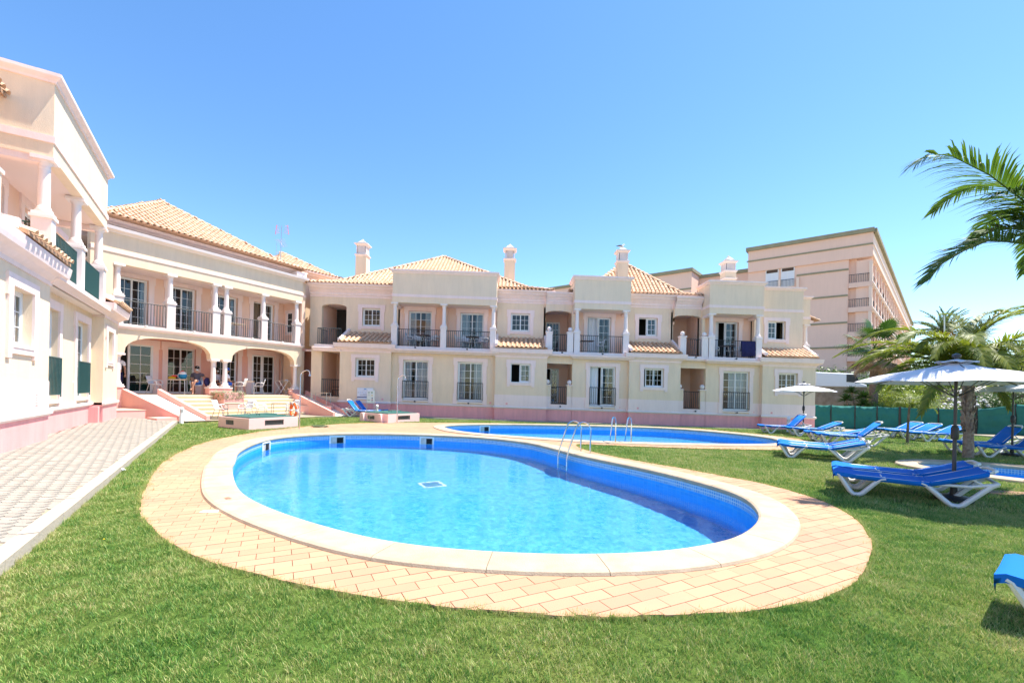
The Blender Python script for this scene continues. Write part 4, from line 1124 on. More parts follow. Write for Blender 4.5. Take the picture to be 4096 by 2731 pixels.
# ================================================================== right wing (facade parallel to the picture)
B = Bld('apartment_building', (-7.0, 25.9), (1, 0), 'cream two-storey holiday apartment block with three balcony bays and four chimneys behind the pools', sh=SH)
# closed body, lined in near-black so the unlit rooms are painted dark
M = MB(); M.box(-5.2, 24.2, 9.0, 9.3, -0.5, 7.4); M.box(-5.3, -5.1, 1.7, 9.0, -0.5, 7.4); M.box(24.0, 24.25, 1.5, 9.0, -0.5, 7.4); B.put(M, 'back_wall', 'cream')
M = MB(); M.box(-5.1, 24.0, 3.8, 9.0, 3.7, 3.85); M.box(-5.1, 24.0, 3.8, 9.0, 0.80, 0.95); M.box(-5.1, 24.0, 3.75, 3.85, 0.95, 7.2); M.box(-5.1, 24.0, 1.75, 9.2, 7.3, 7.4); B.put(M, 'dark_inner_shell', 'room_dark')
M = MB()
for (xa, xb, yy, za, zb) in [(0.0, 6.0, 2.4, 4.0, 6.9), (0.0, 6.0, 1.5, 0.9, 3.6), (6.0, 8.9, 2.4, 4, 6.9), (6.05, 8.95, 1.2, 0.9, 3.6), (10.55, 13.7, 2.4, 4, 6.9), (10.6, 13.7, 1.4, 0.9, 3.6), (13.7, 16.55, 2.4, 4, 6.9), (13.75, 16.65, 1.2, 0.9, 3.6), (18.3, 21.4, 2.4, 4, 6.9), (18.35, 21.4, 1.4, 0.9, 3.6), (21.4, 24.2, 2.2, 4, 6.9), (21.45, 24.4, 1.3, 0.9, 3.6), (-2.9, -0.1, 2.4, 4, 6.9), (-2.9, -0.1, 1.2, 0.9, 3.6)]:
    B.box('dark_room_lining', 'room_dark', xa, xb, yy+0.6, yy+0.65, za, zb); M = MB(); M.box(xa, xb, 1.66 if za > 3 else 0.6, yy+0.6, za-0.02, za); M.box(xa, xb, 1.66 if za > 3 else 0.6, yy+0.6, zb, zb+0.05); M.box(xa-0.02, xa, 1.66 if za > 3 else 0.6, yy+0.6, za, zb); M.box(xb, xb+0.02, 1.66 if za > 3 else 0.6, yy+0.6, za, zb)
    B.put(M, 'dark_room_lining', 'room_dark')
# unit 1 (left)
B.wall(-5.35, 0.1, 3.95, 7.03, 1.4, holes=[(-2.18, -1.07, 5.31, 6.40)], arches=[(-4.64, -3.14, 3.96, 6.40, 0.18)])
surround(B, -2.45, -0.79, 5.06, 6.61, 1.4, -2.18, -1.07, 5.31, 6.40); window(B, -2.18, -1.07, 5.31, 6.40, 1.54); B.box('window_sill', 'trim_white', -2.18, -1.07, 1.34, 1.54, 5.275, 5.314)
M = MB(); M.box(-4.74, -4.64, 1.66, 3.9, 3.9, 6.8); M.box(-3.14, -3.04, 1.66, 3.9, 3.9, 6.8); M.box(-4.64, -3.14, 3.8, 3.9, 3.9, 6.8); B.put(M, 'loggia_inner_wall', 'cream_recess_bounce')
B.box('loggia_ceiling', 'ceiling', -4.64, -3.14, 1.66, 3.8, 6.62, 6.7)
window(B, -3.75, -3.2, 4.05, 6.1, 3.7, 5, 1, 'closed', 'french_door', leaves=1)
B.box('balcony_slab', 'trim_white', -4.45, -2.95, 0.0, 3.8, 3.70, 4.0); moulding(B, -4.4, -2.9, 0.0, [(0.0, 3.60), (0.05, 3.60), (0.07, 3.68), (0.12, 3.74), (0.13, 3.82), (0, 3.86)], 'balcony_ledge', 'trim', (1, 0), ret=1.4)
railing(B, [(-4.3, 1.4), (-4.3, 0.1), (-2.95, 0.1)], 4.02, 4.95)
B.wall(-4.62, -2.9, 0.6, 3.70, 0.35, holes=[(-4.15, -2.98, 1.0, 3.60)]); B.box('side_wall', 'cream', -4.75, -4.62, 0.36, 2.0, 0.0, 3.95)
B.box('plinth', 'base_pink', -4.62, -2.9, 0.34, 1.4, -0.4, 0.68)
B.wall(-5.2, -2.9, 0.95, 3.7, 2.6, 'cream_recess_bounce', 0.2); B.box('loggia_floor', 'floor_tile', -5.2, -2.9, 0.4, 2.7, 0.88, 0.98); B.box('loggia_ceiling', 'ceiling', -5.2, -2.9, 0.62, 2.7, 3.62, 3.68)
B.box('loggia_side_wall', 'cream_recess_bounce', -4.3, -4.15, 0.63, 2.6, 0.9, 3.7); B.box('loggia_side_wall', 'cream_recess_bounce', -3.0, -2.9, 1.5, 2.6, 0.9, 3.7)
railing(B, [(-4.15, 0.45), (-2.98, 0.45)], 1.0, 2.0); window(B, -3.5, -3.05, 1.0, 3.15, 2.5, 5, 1, 'closed', 'french_door', leaves=1)
bump(B, -2.95, 0.0, (-2.04, -0.91), white=False); lean_to(B, -2.95, -0.02, right=False)
moulding(B, -5.35, 0.0, 1.4, [(o, z+7.0) for o, z in COVE], 'cornice', 'trim', (0, 0)); B.box('cornice_core', 'trim', -5.35, 9.0, 1.42, 1.9, 7.0, 7.72)
# bay 1
bay(B, 0.0, 6.0, [0.13, 2.97, 5.83], [(0.63, 2.04), (3.77, 5.20)], [(0.63, 2.12), (3.82, 5.29)], ['closed', 'closed'], ['closed', 'closed'], part=2.97,
    curt_up=[[(0.03, 0.3), (0.72, 0.97)], [(0.03, 0.38), (0.64, 0.97)]], curt_low=[[(0.03, 0.3), (0.42, 0.97)], [(0.03, 0.26), (0.62, 0.97)]])
# unit 2
upper_unit(B, 5.97, 8.93, (6.84, 8.0)); bump(B, 6.0, 8.98, (6.9, 8.07), lay='openl', curt=[(0.55, 0.7)]); lean_to(B, 6.05, 8.93, left=True)
moulding(B, 5.97, 8.93, 1.4, [(o, z+7.0) for o, z in COVE], 'cornice', 'trim', (0, 1), ret=0.3)
loggia(B, 8.93, 10.5, door_up=(9.1, 10.03), door_low=(9.0, 9.95))
# bay 2
bay(B, 10.5, 13.73, [10.68, 13.5], [(11.49, 12.92)], [(11.51, 13.01)], ['openl'], ['openl'], white=True, curt_up=[[(0.03, 0.46)]], curt_low=[[(0.03, 0.36), (0.52, 0.62)]])
upper_unit(B, 13.7, 16.68, (14.6, 15.74), 'openl', curt=[(0.5, 0.58)]); bump(B, 13.72, 16.68, (14.57, 15.72), lay='ajarl'); lean_to(B, 13.77, 16.63)
moulding(B, 13.7, 18.3, 1.4, [(o, z+7.0) for o, z in COVE], 'cornice', 'trim', (0, 0)); B.box('cornice_core', 'trim', 13.7, 18.3, 1.42, 1.9, 7.0, 7.72)
loggia(B, 16.65, 18.27)
# bay 3
bay(B, 18.27, 21.4, [18.45, 21.17], [(19.25, 20.66)], [(19.27, 20.80)], ['openl'], ['closed'], white=True, curt_up=[[(0.03, 0.24)]], curt_low=[[(0.05, 0.12), (0.3, 0.97)]])
# unit 4
B.wall(21.4, 24.3, 3.9, 8.27, 1.0, holes=[(22.19, 23.26, 5.31, 6.40)]); B.box('side_wall', 'cream', 24.05, 24.3, 1.28, 5.5, 3.9, 8.27)
surround(B, 21.93, 23.52, 5.06, 6.61, 1.0, 22.19, 23.26, 5.31, 6.40); window(B, 22.19, 23.26, 5.31, 6.40, 1.14, 3, 2, 'openr'); B.box('window_sill', 'trim_white', 22.19, 23.26, 0.94, 1.14, 5.275, 5.314)
moulding(B, 21.4, 24.3, 1.0, [(o, z+8.24) for o, z in COP], 'parapet_coping', 'trim', (0, 1), ret=3.0); B.box('parapet_band', 'trim', 21.4, 24.33, 0.97, 4.5, 6.96, 7.12)
B.box('parapet_top', 'coping_worn', 21.4, 24.4, 0.9, 1.3, 8.441, 8.455)
bump(B, 21.4, 24.45, (22.32, 23.42)); lean_to(B, 21.5, 24.4, y1=1.0, z1=4.80, left=True)
# unit 5, set back on the right corner
B.box('corner_parapet', 'cream', 24.3, 26.1, 3.1, 5.5, 6.62, 8.27); moulding(B, 24.3, 26.1, 3.1, [(o, z+8.24) for o, z in COP], 'parapet_coping', 'trim', (0, 1), ret=2.0); B.box('parapet_band', 'trim', 24.3, 26.13, 3.07, 5.5, 6.96, 7.12)
column(B, 25.95, 3.3, 5.3, 6.62); pedestal(B, 25.78, 26.12, 3.1, 3.44, 3.9, 5.3); B.box('corner_block', 'cream', 24.45, 25.7, 4.2, 8.0, -0.5, 6.62)
M = MB(); M.prism([(26.1, 7.45), (27.15, 7.05), (27.15, 7.0), (26.1, 7.35)], 3.7, 6.5, 'y'); rf = B.put(M, 'corner_roof', 'roofpan')
tile_plane(B, rf, [(27.15, 3.7, 7.05), (27.15, 6.5, 7.05), (26.1, 6.5, 7.45), (26.1, 3.7, 7.45)], ((27.15, 3.7, 7.05), (27.15, 6.5, 7.05)), None, [90], MB())
M = MB(); M.prism([(26.1, 6.6), (26.1, 7.3), (26.9, 7.0), (26.85, 6.9), (26.6, 6.8), (26.3, 6.6)], 3.9, 6.3, 'y'); B.put(M, 'corner_cornice', 'trim')
# roofs
hip_roof(B, -5.5, 9.35, 0.85, 14.0, 7.74, 1.75, 7.5, 11.45, faces='flr', budget=[300])
hip_roof(B, 10.3, 18.55, 0.85, 9.8, 7.74, 14.55, 5.3, 10.80, flare=1.2, fz=0.34, faces='flr', budget=[300])
B.box('flat_roof', 'coping_worn', 18.3, 24.1, 1.3, 9.0, 7.5, 7.6)
chimney(B, -3.62, 5.5, 0.74, 8.3, 10.75, 11.5, 11.88); chimney(B, 6.65, 5.5, 0.74, 8.2, 10.80, 11.52, 11.92)
chimney(B, 13.9, 3.1, 0.68, 8.3, 10.22, 10.9, 11.22); chimney(B, 21.85, 5.4, 0.76, 7.5, 10.50, 11.15, 11.60, led2=9.98)

# ================================================================== middle wing with the terrace (turned 27 degrees)
A = Bld('apartment_wing', (-12.38, 26.3), (0.4555, 0.8902), 'middle wing with hipped roof, long upper balcony and arched terrace loggia')
A.wall(-9.6, 0.05, 6.50, 7.72, 0.0); A.box('soffit', 'ceiling', -9.6, 0.0, 0.28, 1.62, 6.5, 6.56)
A.box('side_wall', 'cream', -9.6, -8.86, 0.0, 0.28, 3.9, 6.5)
A.box('frieze_band', 'trim', -9.6, 0.08, -0.03, 0.2, 6.90, 7.04)
moulding(A, -9.6, 0.05, 0.0, [(0.0, 7.70), (0.04, 7.70), (0.08, 7.75), (0.22, 7.80), (0.24, 7.92), (-1.0, 7.98)], 'parapet_ledge', 'trim_white', (0, 1), ret=1.5)
moulding(A, -9.6, 0.0, 1.2, [(o*1.4, z*0.82+7.82) for o, z in COVE], 'cornice', 'trim', (0, 1), ret=0.5)
A.box('cornice_core', 'trim', -9.6, 0.0, 1.22, 9.0, 7.6, 8.5)
A.box('roof_vent_box', 'trim_white', -0.3, 0.35, 0.1, 0.6, 7.98, 8.25)
for cx in (-8.66, -6.72, -4.76, -4.22, -2.26, -0.22):
    column(A, cx, 0.17, 5.23, 6.5); pedestal(A, cx-0.165, cx+0.165, 0.0, 0.34, 4.0, 5.23)
cs = (-8.66, -6.72, -4.76, -4.22, -2.26, -0.22)
for c0, c1 in zip(cs[:-1], cs[1:]): railing(A, [(c0+0.17, 0.12), (c1-0.17, 0.12)], 4.06, 5.06)
A.box('balcony_slab', 'trim_white', -9.6, 0.03, -0.01, 1.7, 3.86, 4.05); moulding(A, -9.6, 0.03, 0.0, [(0, 3.84), (0.04, 3.84), (0.07, 3.90), (0.10, 3.93), (0.10, 3.99), (0, 4.0)], 'balcony_ledge', 'trim', (0, 1), ret=0.3)
up = [(-8.08, -6.92), (-6.05, -4.88), (-3.94, -2.78), (-1.9, -0.62)]
A.wall(-9.6, 0.2, 4.05, 6.6, 1.6, 'cream_recess_bounce', 0.25, [(a, c, 4.08, 6.32) for a, c in up])
for i, (a, c) in enumerate(up):
    surround(A, a-0.27, c+0.27, 4.08, 6.57, 1.6, a, c, 4.08, 6.32, True, 'pink_rose' if False else 'trim')
    window(A, a, c, 4.08, 6.32, 1.74, 5, 2, 'openl' if i == 3 else 'closed', 'french_door', curt=[(0.0, 0.46)] if i == 3 else [(0.04, 0.16), (0.86, 0.97)], cm='curtain_brown' if i == 3 else 'curtain')
A.wall(0.0, 0.2, 4.05, 6.6, 0.0, 'cream_recess_bounce', 1.6); M = MB()
for (za, zb, ya, yb) in ((4.7, 6.05, 0.62, 0.8), (4.7, 6.05, 1.2, 1.38), (5.93, 6.1, 0.55, 1.45), (4.62, 4.75, 0.62, 1.38)): M.box(-0.04, 0.0, ya, yb, za, zb)
A.put(M, 'window_surround', 'trim')
fr = MB().box(-0.02, 0.0, 0.8, 1.2, 4.75, 5.93).build('window', 'upvc', A.e); 
for i in range(2):
    for j in range(3): MB().box(-0.028, -0.02, 0.83+i*0.18, 0.99+i*0.18, 4.80+j*0.375, 5.14+j*0.375).build('pane', 'black', fr)
# arched ground-floor loggia
A.wall(-9.6, 0.05, 2.82, 3.86, 0.0, arches=[(-8.43, -5.0, 2.82, 2.82, 0.76, 2.6), (-3.98, -0.42, 2.82, 2.82, 0.74, 2.6)], name='arcade_wall', m='cream', th=0.34)
for cx in (-8.6, -4.78, -4.22, -0.24): column(A, cx, 0.17, 1.46, 2.82, 0.108)
for (a, c) in ((-9.6, -8.43), (-5.03, -3.95), (-0.5, 0.05)):
    M = MB(); M.box(a, c, 0.0, 0.38, 0.0, 1.40); A.put(M, 'pier', 'step_pink'); A.box('pier_cap', 'trim_white', a-0.03, c+0.03, -0.03, 0.41, 1.40, 1.46)
A.box('pier_return', 'cream_recess_bounce', -0.1, 0.05, 0.38, 0.7, 1.08, 3.86)
lo = [(-8.25, -7.4), (-5.78, -4.5), (-3.55, -2.35), (-1.53, -0.12)]
A.wall(-9.6, 1.6, 1.05, 3.86, 2.2, 'salmon', 0.25, [(-8.3, -6.42, 1.08, 3.40), (-5.80, -4.52, 1.08, 3.38), (-3.5, -2.35, 1.08, 3.38), (-1.55, -0.08, 1.08, 3.38), (0.5, 1.3, 1.9, 3.3)])
for a, c in ((-8.3, -6.42), (-5.80, -4.52), (-3.5, -2.35), (-1.55, -0.08)): surround(A, a-0.28, c+0.28, 1.08, 3.64, 2.2, a, c, 1.08, 3.38, True)
surround(A, 0.24, 1.56, 1.65, 3.55, 2.2, 0.5, 1.3, 1.9, 3.3)
window(A, -7.42, -6.42, 1.10, 3.40, 2.16, 5, 2, 'closed', 'terrace_door', leaves=1)
window(A, -5.80, -4.52, 1.08, 3.38, 2.3, 5, 2, 'closed', 'terrace_door'); window(A, -3.5, -2.35, 1.08, 3.38, 2.3, 5, 2, 'closed', 'terrace_door')
window(A, -0.86, -0.08, 1.08, 3.38, 2.24, 5, 2, 'closed', 'terrace_door', leaves=1); window(A, -1.55, -0.93, 1.10, 3.36, 2.12, 5, 2, 'closed', 'terrace_door', leaves=1)
window(A, 0.5, 1.3, 1.9, 3.3, 2.3, 3, 2)
M = MB(); M.box(-9.6, 1.6, 3.2, 3.3, 1.0, 3.8); A.put(M, 'dark_inner_shell', 'room_dark')
for q in ((-9.6, 0.1, 3.0, 3.1, 4.0, 6.6), (-9.6, 0.1, 1.85, 3.1, 6.6, 6.7), (-9.6, 1.6, 2.45, 3.3, 3.70, 3.8), (-6.2, -6.1, 2.45, 3.2, 1, 3.8)): A.box('dark_room_lining', 'room_dark', *q)
A.box('terrace_floor', 'floor_tile', -9.6, 1.6, 0.02, 3.3, 0.9, 1.08); A.box('loggia_ceiling', 'salmon', -9.6, 1.6, 0.34, 2.2, 3.70, 3.86)
A.box('side_wall', 'salmon', 1.5, 1.6, 0.0, 2.2, 1.0, 3.8)
A.box('end_wall', 'cream', 0.05, 0.5, 0.35, 1.6, 0.0, 7.72); A.box('end_band', 'trim', 0.06, 0.53, 0.33, 1.6, 6.90, 7.04)
A.box('body', 'cream', -9.6, 1.6, 3.3, 9.0, 0.0, 7.7); A.box('back_lower', 'cream', 0.5, 2.4, 1.2, 9.0, 0.0, 7.7) if False else None
hip_roof(A, -9.75, 0.32, 0.0, 11.0, 8.44, -4.7, 5.5, 11.5, flare=1.0, fz=0.32, faces='flr', budget=[300])
# rear part of the roofs, seen over the corner
A2 = Bld('rear_roof_wing', (-13.75, 27.9), (0.56, 0.828), 'tiled hipped roof end rising behind the middle wing next to the aerial')
moulding(A2, -1.0, 3.6, 0.3, [(o*1.1, z*0.9+8.25) for o, z in COVE], 'cornice', 'trim', (0, 0)); A2.box('body', 'cream', -1.0, 3.6, 0.32, 6, 4.0, 8.85)
hip_roof(A2, -1.2, 3.9, -0.25, 7.0, 8.92, 1.0, 3.2, 10.6, flare=0.8, fz=0.24, faces='fr', budget=[200])

# steps, ramps and planter
ST = thing('terrace_steps', A.e.location, 'cream stone steps leading up to the arched terrace between pink ramp walls', 'steps', A.rz)
def rq(mb, q): mb.v += q
NS = 6; rise = 1.05/NS
for i in range(NS):
    z = 1.05-rise*i; y1 = 0.0-0.25*i; x0 = -7.0+0.11*i
    MB().box(x0, -0.72, y1-0.25, y1+0.02, -0.1, z-0.035).build('riser', 'step_stone', ST); MB().box(x0, -0.72, y1-0.285, y1+0.02, z-0.035, z).build('tread', 'step_stone', ST)
def ramp(name, label, x0, x1, x0b, x1b, L, zt=1.08, zb=0.05):
    t = thing(name, A.e.location, label, 'ramp', A.rz)
    M = MB(); M.add([(x0, 0.0, zt), (x1, 0.0, zt), (x1b, -L, zb), (x0b, -L, zb), (x0, 0, -0.1), (x1, 0, -0.1), (x1b, -L, -0.1), (x0b, -L, -0.1)], [(0, 3, 2, 1), (0, 4, 7, 3), (1, 2, 6, 5), (3, 7, 6, 2), (0, 1, 5, 4)]); M.build('ramp_slab', 'ramp_white', t)
    for a, ab, s in ((x0, x0b, -1), (x1, x1b, 1)):
        w = 0.15*s; h = 0.26; M = MB()
        M.add([(a, 0.02, -0.1), (a+w, 0.02, -0.1), (ab+w, -L-0.02, -0.1), (ab, -L-0.02, -0.1), (a, 0.02, zt+h), (a+w, 0.02, zt+h), (ab+w, -L-0.02, zb+h*0.7), (ab, -L-0.02, zb+h*0.7)], [(0, 3, 2, 1), (4, 5, 6, 7), (0, 1, 5, 4), (1, 2, 6, 5), (2, 3, 7, 6), (3, 0, 4, 7)])
        if s < 0: M.f = [f[::-1] for f in M.f]
        M.build('ramp_wall', 'step_pink', t)
ramp('access_ramp', 'left white ramp with pink side walls beside the stone steps', -8.35, -7.2, -7.35, -6.5, 2.45)
ramp('access_ramp', 'right white ramp with pink side walls running down in front of the corner', -0.55, 0.35, -0.6, 0.2, 3.6)
M = MB(); M.box(-10.4, -8.5, -1.95, -1.8, 0, 0.52); M.box(-8.62, -8.5, -1.8, -0.2, 0, 0.52)
low = thing('low_wall', A.e.location, 'low pink wall closing the gap between left building and ramp', 'wall', A.rz); M.build('wall', 'step_pink', low); MB().box(-10.4, -8.47, -1.97, -0.2, 0.52, 0.53).build('wall_top', 'tabletop', low)
MB().box(-8.4, -7.7, -2.6, -1.8, 0, 0.22).build('step_block', 'step_pink', low)
PLn = thing('planter', A.e.location, 'pink rendered planter with trailing succulents in the middle of the steps', 'planter', A.rz)
M = MB(); M.box(-4.98, -4.02, -1.12, -1.02, 0.0, 1.22); M.box(-4.98, -4.02, -0.12, -0.02, 0.0, 1.22); M.box(-4.98, -4.88, -1.02, -0.12, 0, 1.22); M.box(-4.12, -4.02, -1.02, -0.12, 0, 1.22); M.build('box', 'step_pink', PLn)
MB().box(-4.88, -4.12, -1.02, -0.12, 0.9, 1.14).build('soil', 'soil', PLn)
M = MB()
for i in range(900):
    x = R(-5.0, -4.0); y = R(-1.13, 0.0); z = 1.14+R(0, .06); a = R(0, 6.28); l = R(.10, .24)
    if random.random() < 0.38:
        if random.random() < .5: x = R(-5.0, -4.0); y = -1.15; z = 1.22-R(0, .35)**1.0
        else: x = -5.01; y = R(-1.1, -.1); z = 1.22-R(0, .4)
    dx, dy, dz = cos(a)*l*.6, sin(a)*l*.6, R(-.3, 1)*l
    M.add([(x, y, z), (x+dy*.2+.022, y-dx*.15, z), (x+dx, y+dy, z+dz)], [(0, 1, 2)])
M.build('succulents', 'leaf_grey', PLn)['kind'] = 'stuff'

# ================================================================== left wing (turned -33 degrees), same parts, 13 cm higher
C = Bld('apartment_building', (-2.817, -1.812), (-0.541, 0.841), 'cream apartment block with columned balcony close on the left side', z=0.13)
RG = 'rail_green'
bay(C, 14.38, 20.05, [14.53, 17.2, 19.9], [(15.1, 16.5), (17.9, 19.3)], [(14.9, 16.35), (18.05, 19.4)], ['closed', 'closed'], ['closed', 'closed'], railm=RG, white=False,
    curt_up=[[(0.03, 0.3)], [(0.03, 0.3)]])
C.box('white_plinth', 'trim', 14.07, 14.5, 0.286, 0.32, 0.79, 1.46)
bump(C, 5.0, 14.38, (12.13, 13.25), wz=(1.88, 3.46, 2.12, 3.24)); lean_to(C, 11.7, 14.36, right=False)
bump(C, 19.95, 22.3, (20.42, 21.35), white=False, wz=(1.95, 3.4, 2.15, 3.22)); lean_to(C, 20.1, 22.45, left=True)
C.box('gable_block', 'cream', 9.0, 11.6, 0.0, 0.25, 4.12, 5.1); C.box('gable_cap', 'trim_white', 9.0, 11.64, -0.03, 0.28, 5.1, 5.16)
C.wall(5.0, 14.38, 3.9, 7.03, 1.4, 'cream_recess_bounce', 0.28, [(9.6, 10.8, 5.3, 6.4)]); moulding(C, 5.0, 14.38, 1.4, [(o, z+7.0) for o, z in COVE], 'cornice', 'trim', (0, 0)); C.box('cornice_core', 'trim', 5.0, 14.38, 1.42, 1.9, 7.0, 7.72)
C.wall(20.05, 23.2, 3.9, 7.03, 1.4, holes=[(20.7, 21.8, 5.31, 6.4)]); surround(C, 20.44, 22.06, 5.06, 6.61, 1.4, 20.7, 21.8, 5.31, 6.4); window(C, 20.7, 21.8, 5.31, 6.4, 1.54)
moulding(C, 20.05, 23.2, 1.4, [(o, z+7.0) for o, z in COVE], 'cornice', 'trim', (0, 1), ret=0.5); C.box('cornice_core', 'trim', 20.05, 23.2, 1.42, 1.9, 7.0, 7.72)
M = MB(); M.prism([(0.75, 7.70), (3.75, 9.3), (3.75, 9.2), (0.75, 7.62)], 5.0, 14.36, 'x'); M.prism([(0.75, 7.70), (3.75, 9.3), (3.75, 9.2), (0.75, 7.62)], 20.1, 22.6, 'x'); rf = C.put(M, 'roof', 'roofpan'); st = MB()
tile_plane(C, rf, [(20.1, 0.75, 7.70), (22.6, 0.75, 7.70), (22.6, 3.75, 9.3), (20.1, 3.75, 9.3)], ((20.1, 0.75, 7.7), (22.6, 0.75, 7.7)), None, [90], st)
tile_plane(C, rf, [(10.0, 0.75, 7.70), (14.36, 0.75, 7.70), (14.36, 3.75, 9.3), (10.0, 3.75, 9.3)], ((10, 0.75, 7.7), (14.36, 0.75, 7.7)), None, [190], st)
if st.f: tag(st.build('roof_tiles_beyond', 'rooftile', rf), kind='stuff')
M = MB(); M.box(4.8, 23.0, 8.0, 8.3, -0.3, 7.5); M.box(22.95, 23.2, 1.68, 8.0, -0.3, 7.03); M.box(22.05, 22.3, 0.28, 3.0, 0, 4.0); M.box(4.8, 5.0, 0.3, 8.0, -0.3, 7.5); C.put(M, 'back_wall', 'cream')
C.box('end_pilaster', 'cream', 20.0, 20.1, 0.18, 0.6, 0.0, 3.7) if False else None
M = MB(); M.box(5.0, 23.0, 2.6, 2.7, 0.5, 7.3); M.box(5.0, 23, 1.7, 8.2, 7.3, 7.4); C.put(M, 'dark_inner_shell', 'room_dark'); C.box('floor_slab', 'room_dark', 5.0, 23.0, 0.6, 2.7, 3.72, 3.86)
C.box('buttress', 'base_pink', 19.62, 19.85, 0.05, 0.3, -0.3, 0.66)
for x in (13.5,):
    M = MB()
    for i in range(5): M.box(x, x+0.16, -0.03, -0.012, 0.95+i*0.055, 0.975+i*0.055)
    C.put(M, 'wall_vent', 'trim_white')
for (x, y) in ((-4.4+0.0, 0.0),): pass
# ------------------------------------------------------------------ hotel far behind
H = Bld('hotel_building', (43.68, 54.91), (-0.7766, 0.6301), 'tall pink-brown hotel block behind the apartments on the right')
H.rz = atan2(0.6301, -0.7766); H.e.rotation_euler = (0, 0, H.rz)
# frame: x = along the front face to the left; y (frame) = +90 deg from x; the front faces the camera (+y side here)
def hbox(name, m, *b, parent=None): return MB().box(*b).build(name, m, parent or H.e)
TRm = Vector((0.6916, 0.7223)); xa = Vector((-0.7766, 0.6301)); ya = Vector((-0.6301, -0.7766))
# front face at y=0 (outward +y), body behind at negative y
body = MB(); body.box(2.35, 13.75, -14, 0.0, -1, 18.95); body.box(0.02, 13.75, -14, 0.25, 18.95, 21.9); body.box(0.3, 2.35, -14, -1.6, -1, 18.95); body.build('wall', 'hotel_wall', H.e)
for i in range(6):
    z = 18.95-3.05*(i+1); 
    hbox('balcony_floor', 'hotel_wall', 0.02, 2.33, -1.6, 0.2, z-0.55, z+0.05)
    hbox('balcony_wall', 'hotel_frame', 0.02, 0.30, -1.6, 0.2, z+0.05, z+1.15); hbox('balcony_column', 'hotel_frame', 0.05, 0.35, -0.25, 0.15, z+1.15, z+2.5)
    M = MB()
    for k in range(12): M.tube([(0.35+k*0.17, 0.12, z+0.1), (0.35+k*0.17, 0.12, z+1.05)], 0.018, 4)
    M.tube([(0.3, 0.12, z+1.07), (2.33, 0.12, z+1.07)], 0.03, 4); M.build('railing', 'rail_metal', H.e)
    MB().box(1.3, 1.9, -1.62, -1.58, z+0.1, z+2.2).build('door', 'hotel_frame', H.e); MB().box(0.9, 1.15, -1.6, -1.45, z+2.1, z+2.18).build('lamp', 'dark_metal', H.e)
hbox('cornice', 'hotel_trim', -0.1, 14.0, -14, 0.55, 21.9, 22.4)
for z in (20.4,): hbox('band', 'hotel_trim', 0.0, 13.9, 0.25, 0.36, z, z+0.18)
for z in (17.65, 11.0, 7.9, 4.9, 14.4): hbox('band', 'hotel_trim', 2.37, 13.8 if z != 17.65 else 7.9, 0.0, 0.12, z, z+0.2)
for x0 in (10.0, 8.15):
    fr = MB().box(x0, x0+1.55, 0.0, 0.10, 16.4, 19.0).build('window', 'upvc', H.e)
    for k in range(2): MB().box(x0+0.12+k*0.7, x0+0.75+k*0.7, 0.10, 0.12, 16.5, 18.4).build('pane', 'curtain', fr)
    MB().box(x0+0.1, x0+1.45, 0.10, 0.13, 18.5, 18.9).build('shutter_box', 'wood_dark', fr)
    M = MB()
    for k in range(10): M.tube([(x0+0.05+k*0.16, 0.3, 16.35), (x0+0.05+k*0.16, 0.3, 17.3)], 0.018, 4)
    M.tube([(x0, 0.3, 17.32), (x0+1.55, 0.3, 17.32)], 0.03, 4); M.build('railing', 'rail_metal', H.e)
hbox('pilaster', 'hotel_frame', 9.72, 9.98, 0, 0.35, 16.0, 17.4); hbox('pilaster', 'hotel_frame', 7.6, 7.9, 0, 0.35, 16.0, 17.4)
# right face running away
H2 = Bld('hotel_building', (43.68, 54.91), (0.6916, 0.7223), 'long receding hotel side with rows of columned balconies')
H2.rz = atan2(0.7223, 0.6916)
# frame: x away from the camera, y = left of travel (into the building); outward is -y
Lh = 96.0
MB().box(0.3, Lh, 1.6, 13.0, -1, 21.9).build('wall', 'hotel_wall', H2.e)
MB().box(0.0, Lh, -0.35, 13.0, 21.9, 22.4).build('cornice', 'hotel_trim', H2.e); MB().box(0.0, Lh, 0.0, 1.6, 19.3, 21.9).build('frieze', 'hotel_frame', H2.e)
MB().box(0.0, Lh, -0.12, 0.0, 20.4, 20.55).build('band', 'trim_white', H2.e)
colm = MB().lathe(0, 0, [(0.16, 0), (0.14, 0.1), (0.12, 1.3), (0.2, 1.42)], 6).mesh('column', 'hotel_frame')
nb = 25; wb_ = Lh/nb
fl = MB().box(0.0, Lh, 0.0, 1.6, -0.3, 0.05).mesh('balcony_floor', 'hotel_frame'); mo = MB().box(0.0, Lh, -0.10, 0.0, -0.12, 0.05).mesh('band', 'trim_white')
for i in range(6):
    z = 18.95-3.05*(i+1); inst('balcony_floor', fl, H2.e, (0, 0, z)); inst('band', mo, H2.e, (0, 0, z))
pn = MB().box(-0.05, 0.05, 0.05, 1.6, 0, 2.75).mesh('partition', 'hotel_wall'); pr = MB().box(-0.45, 0.45, 0.0, 0.25, 0.0, 1.1).mesh('balcony_pier', 'hotel_frame')
ra = MB()
for k in range(16): ra.box(0.5+k*0.18, 0.53+k*0.18, 0.1, 0.13, 0.1, 1.0)
ra.box(0.45, wb_-0.45, 0.09, 0.14, 1.0, 1.05); ram = ra.mesh('railing', 'rail_metal'); dr = MB().box(1.0, 2.8, 1.55, 1.6, 0.1, 2.2).mesh('glazed_door', 'wood_dark')
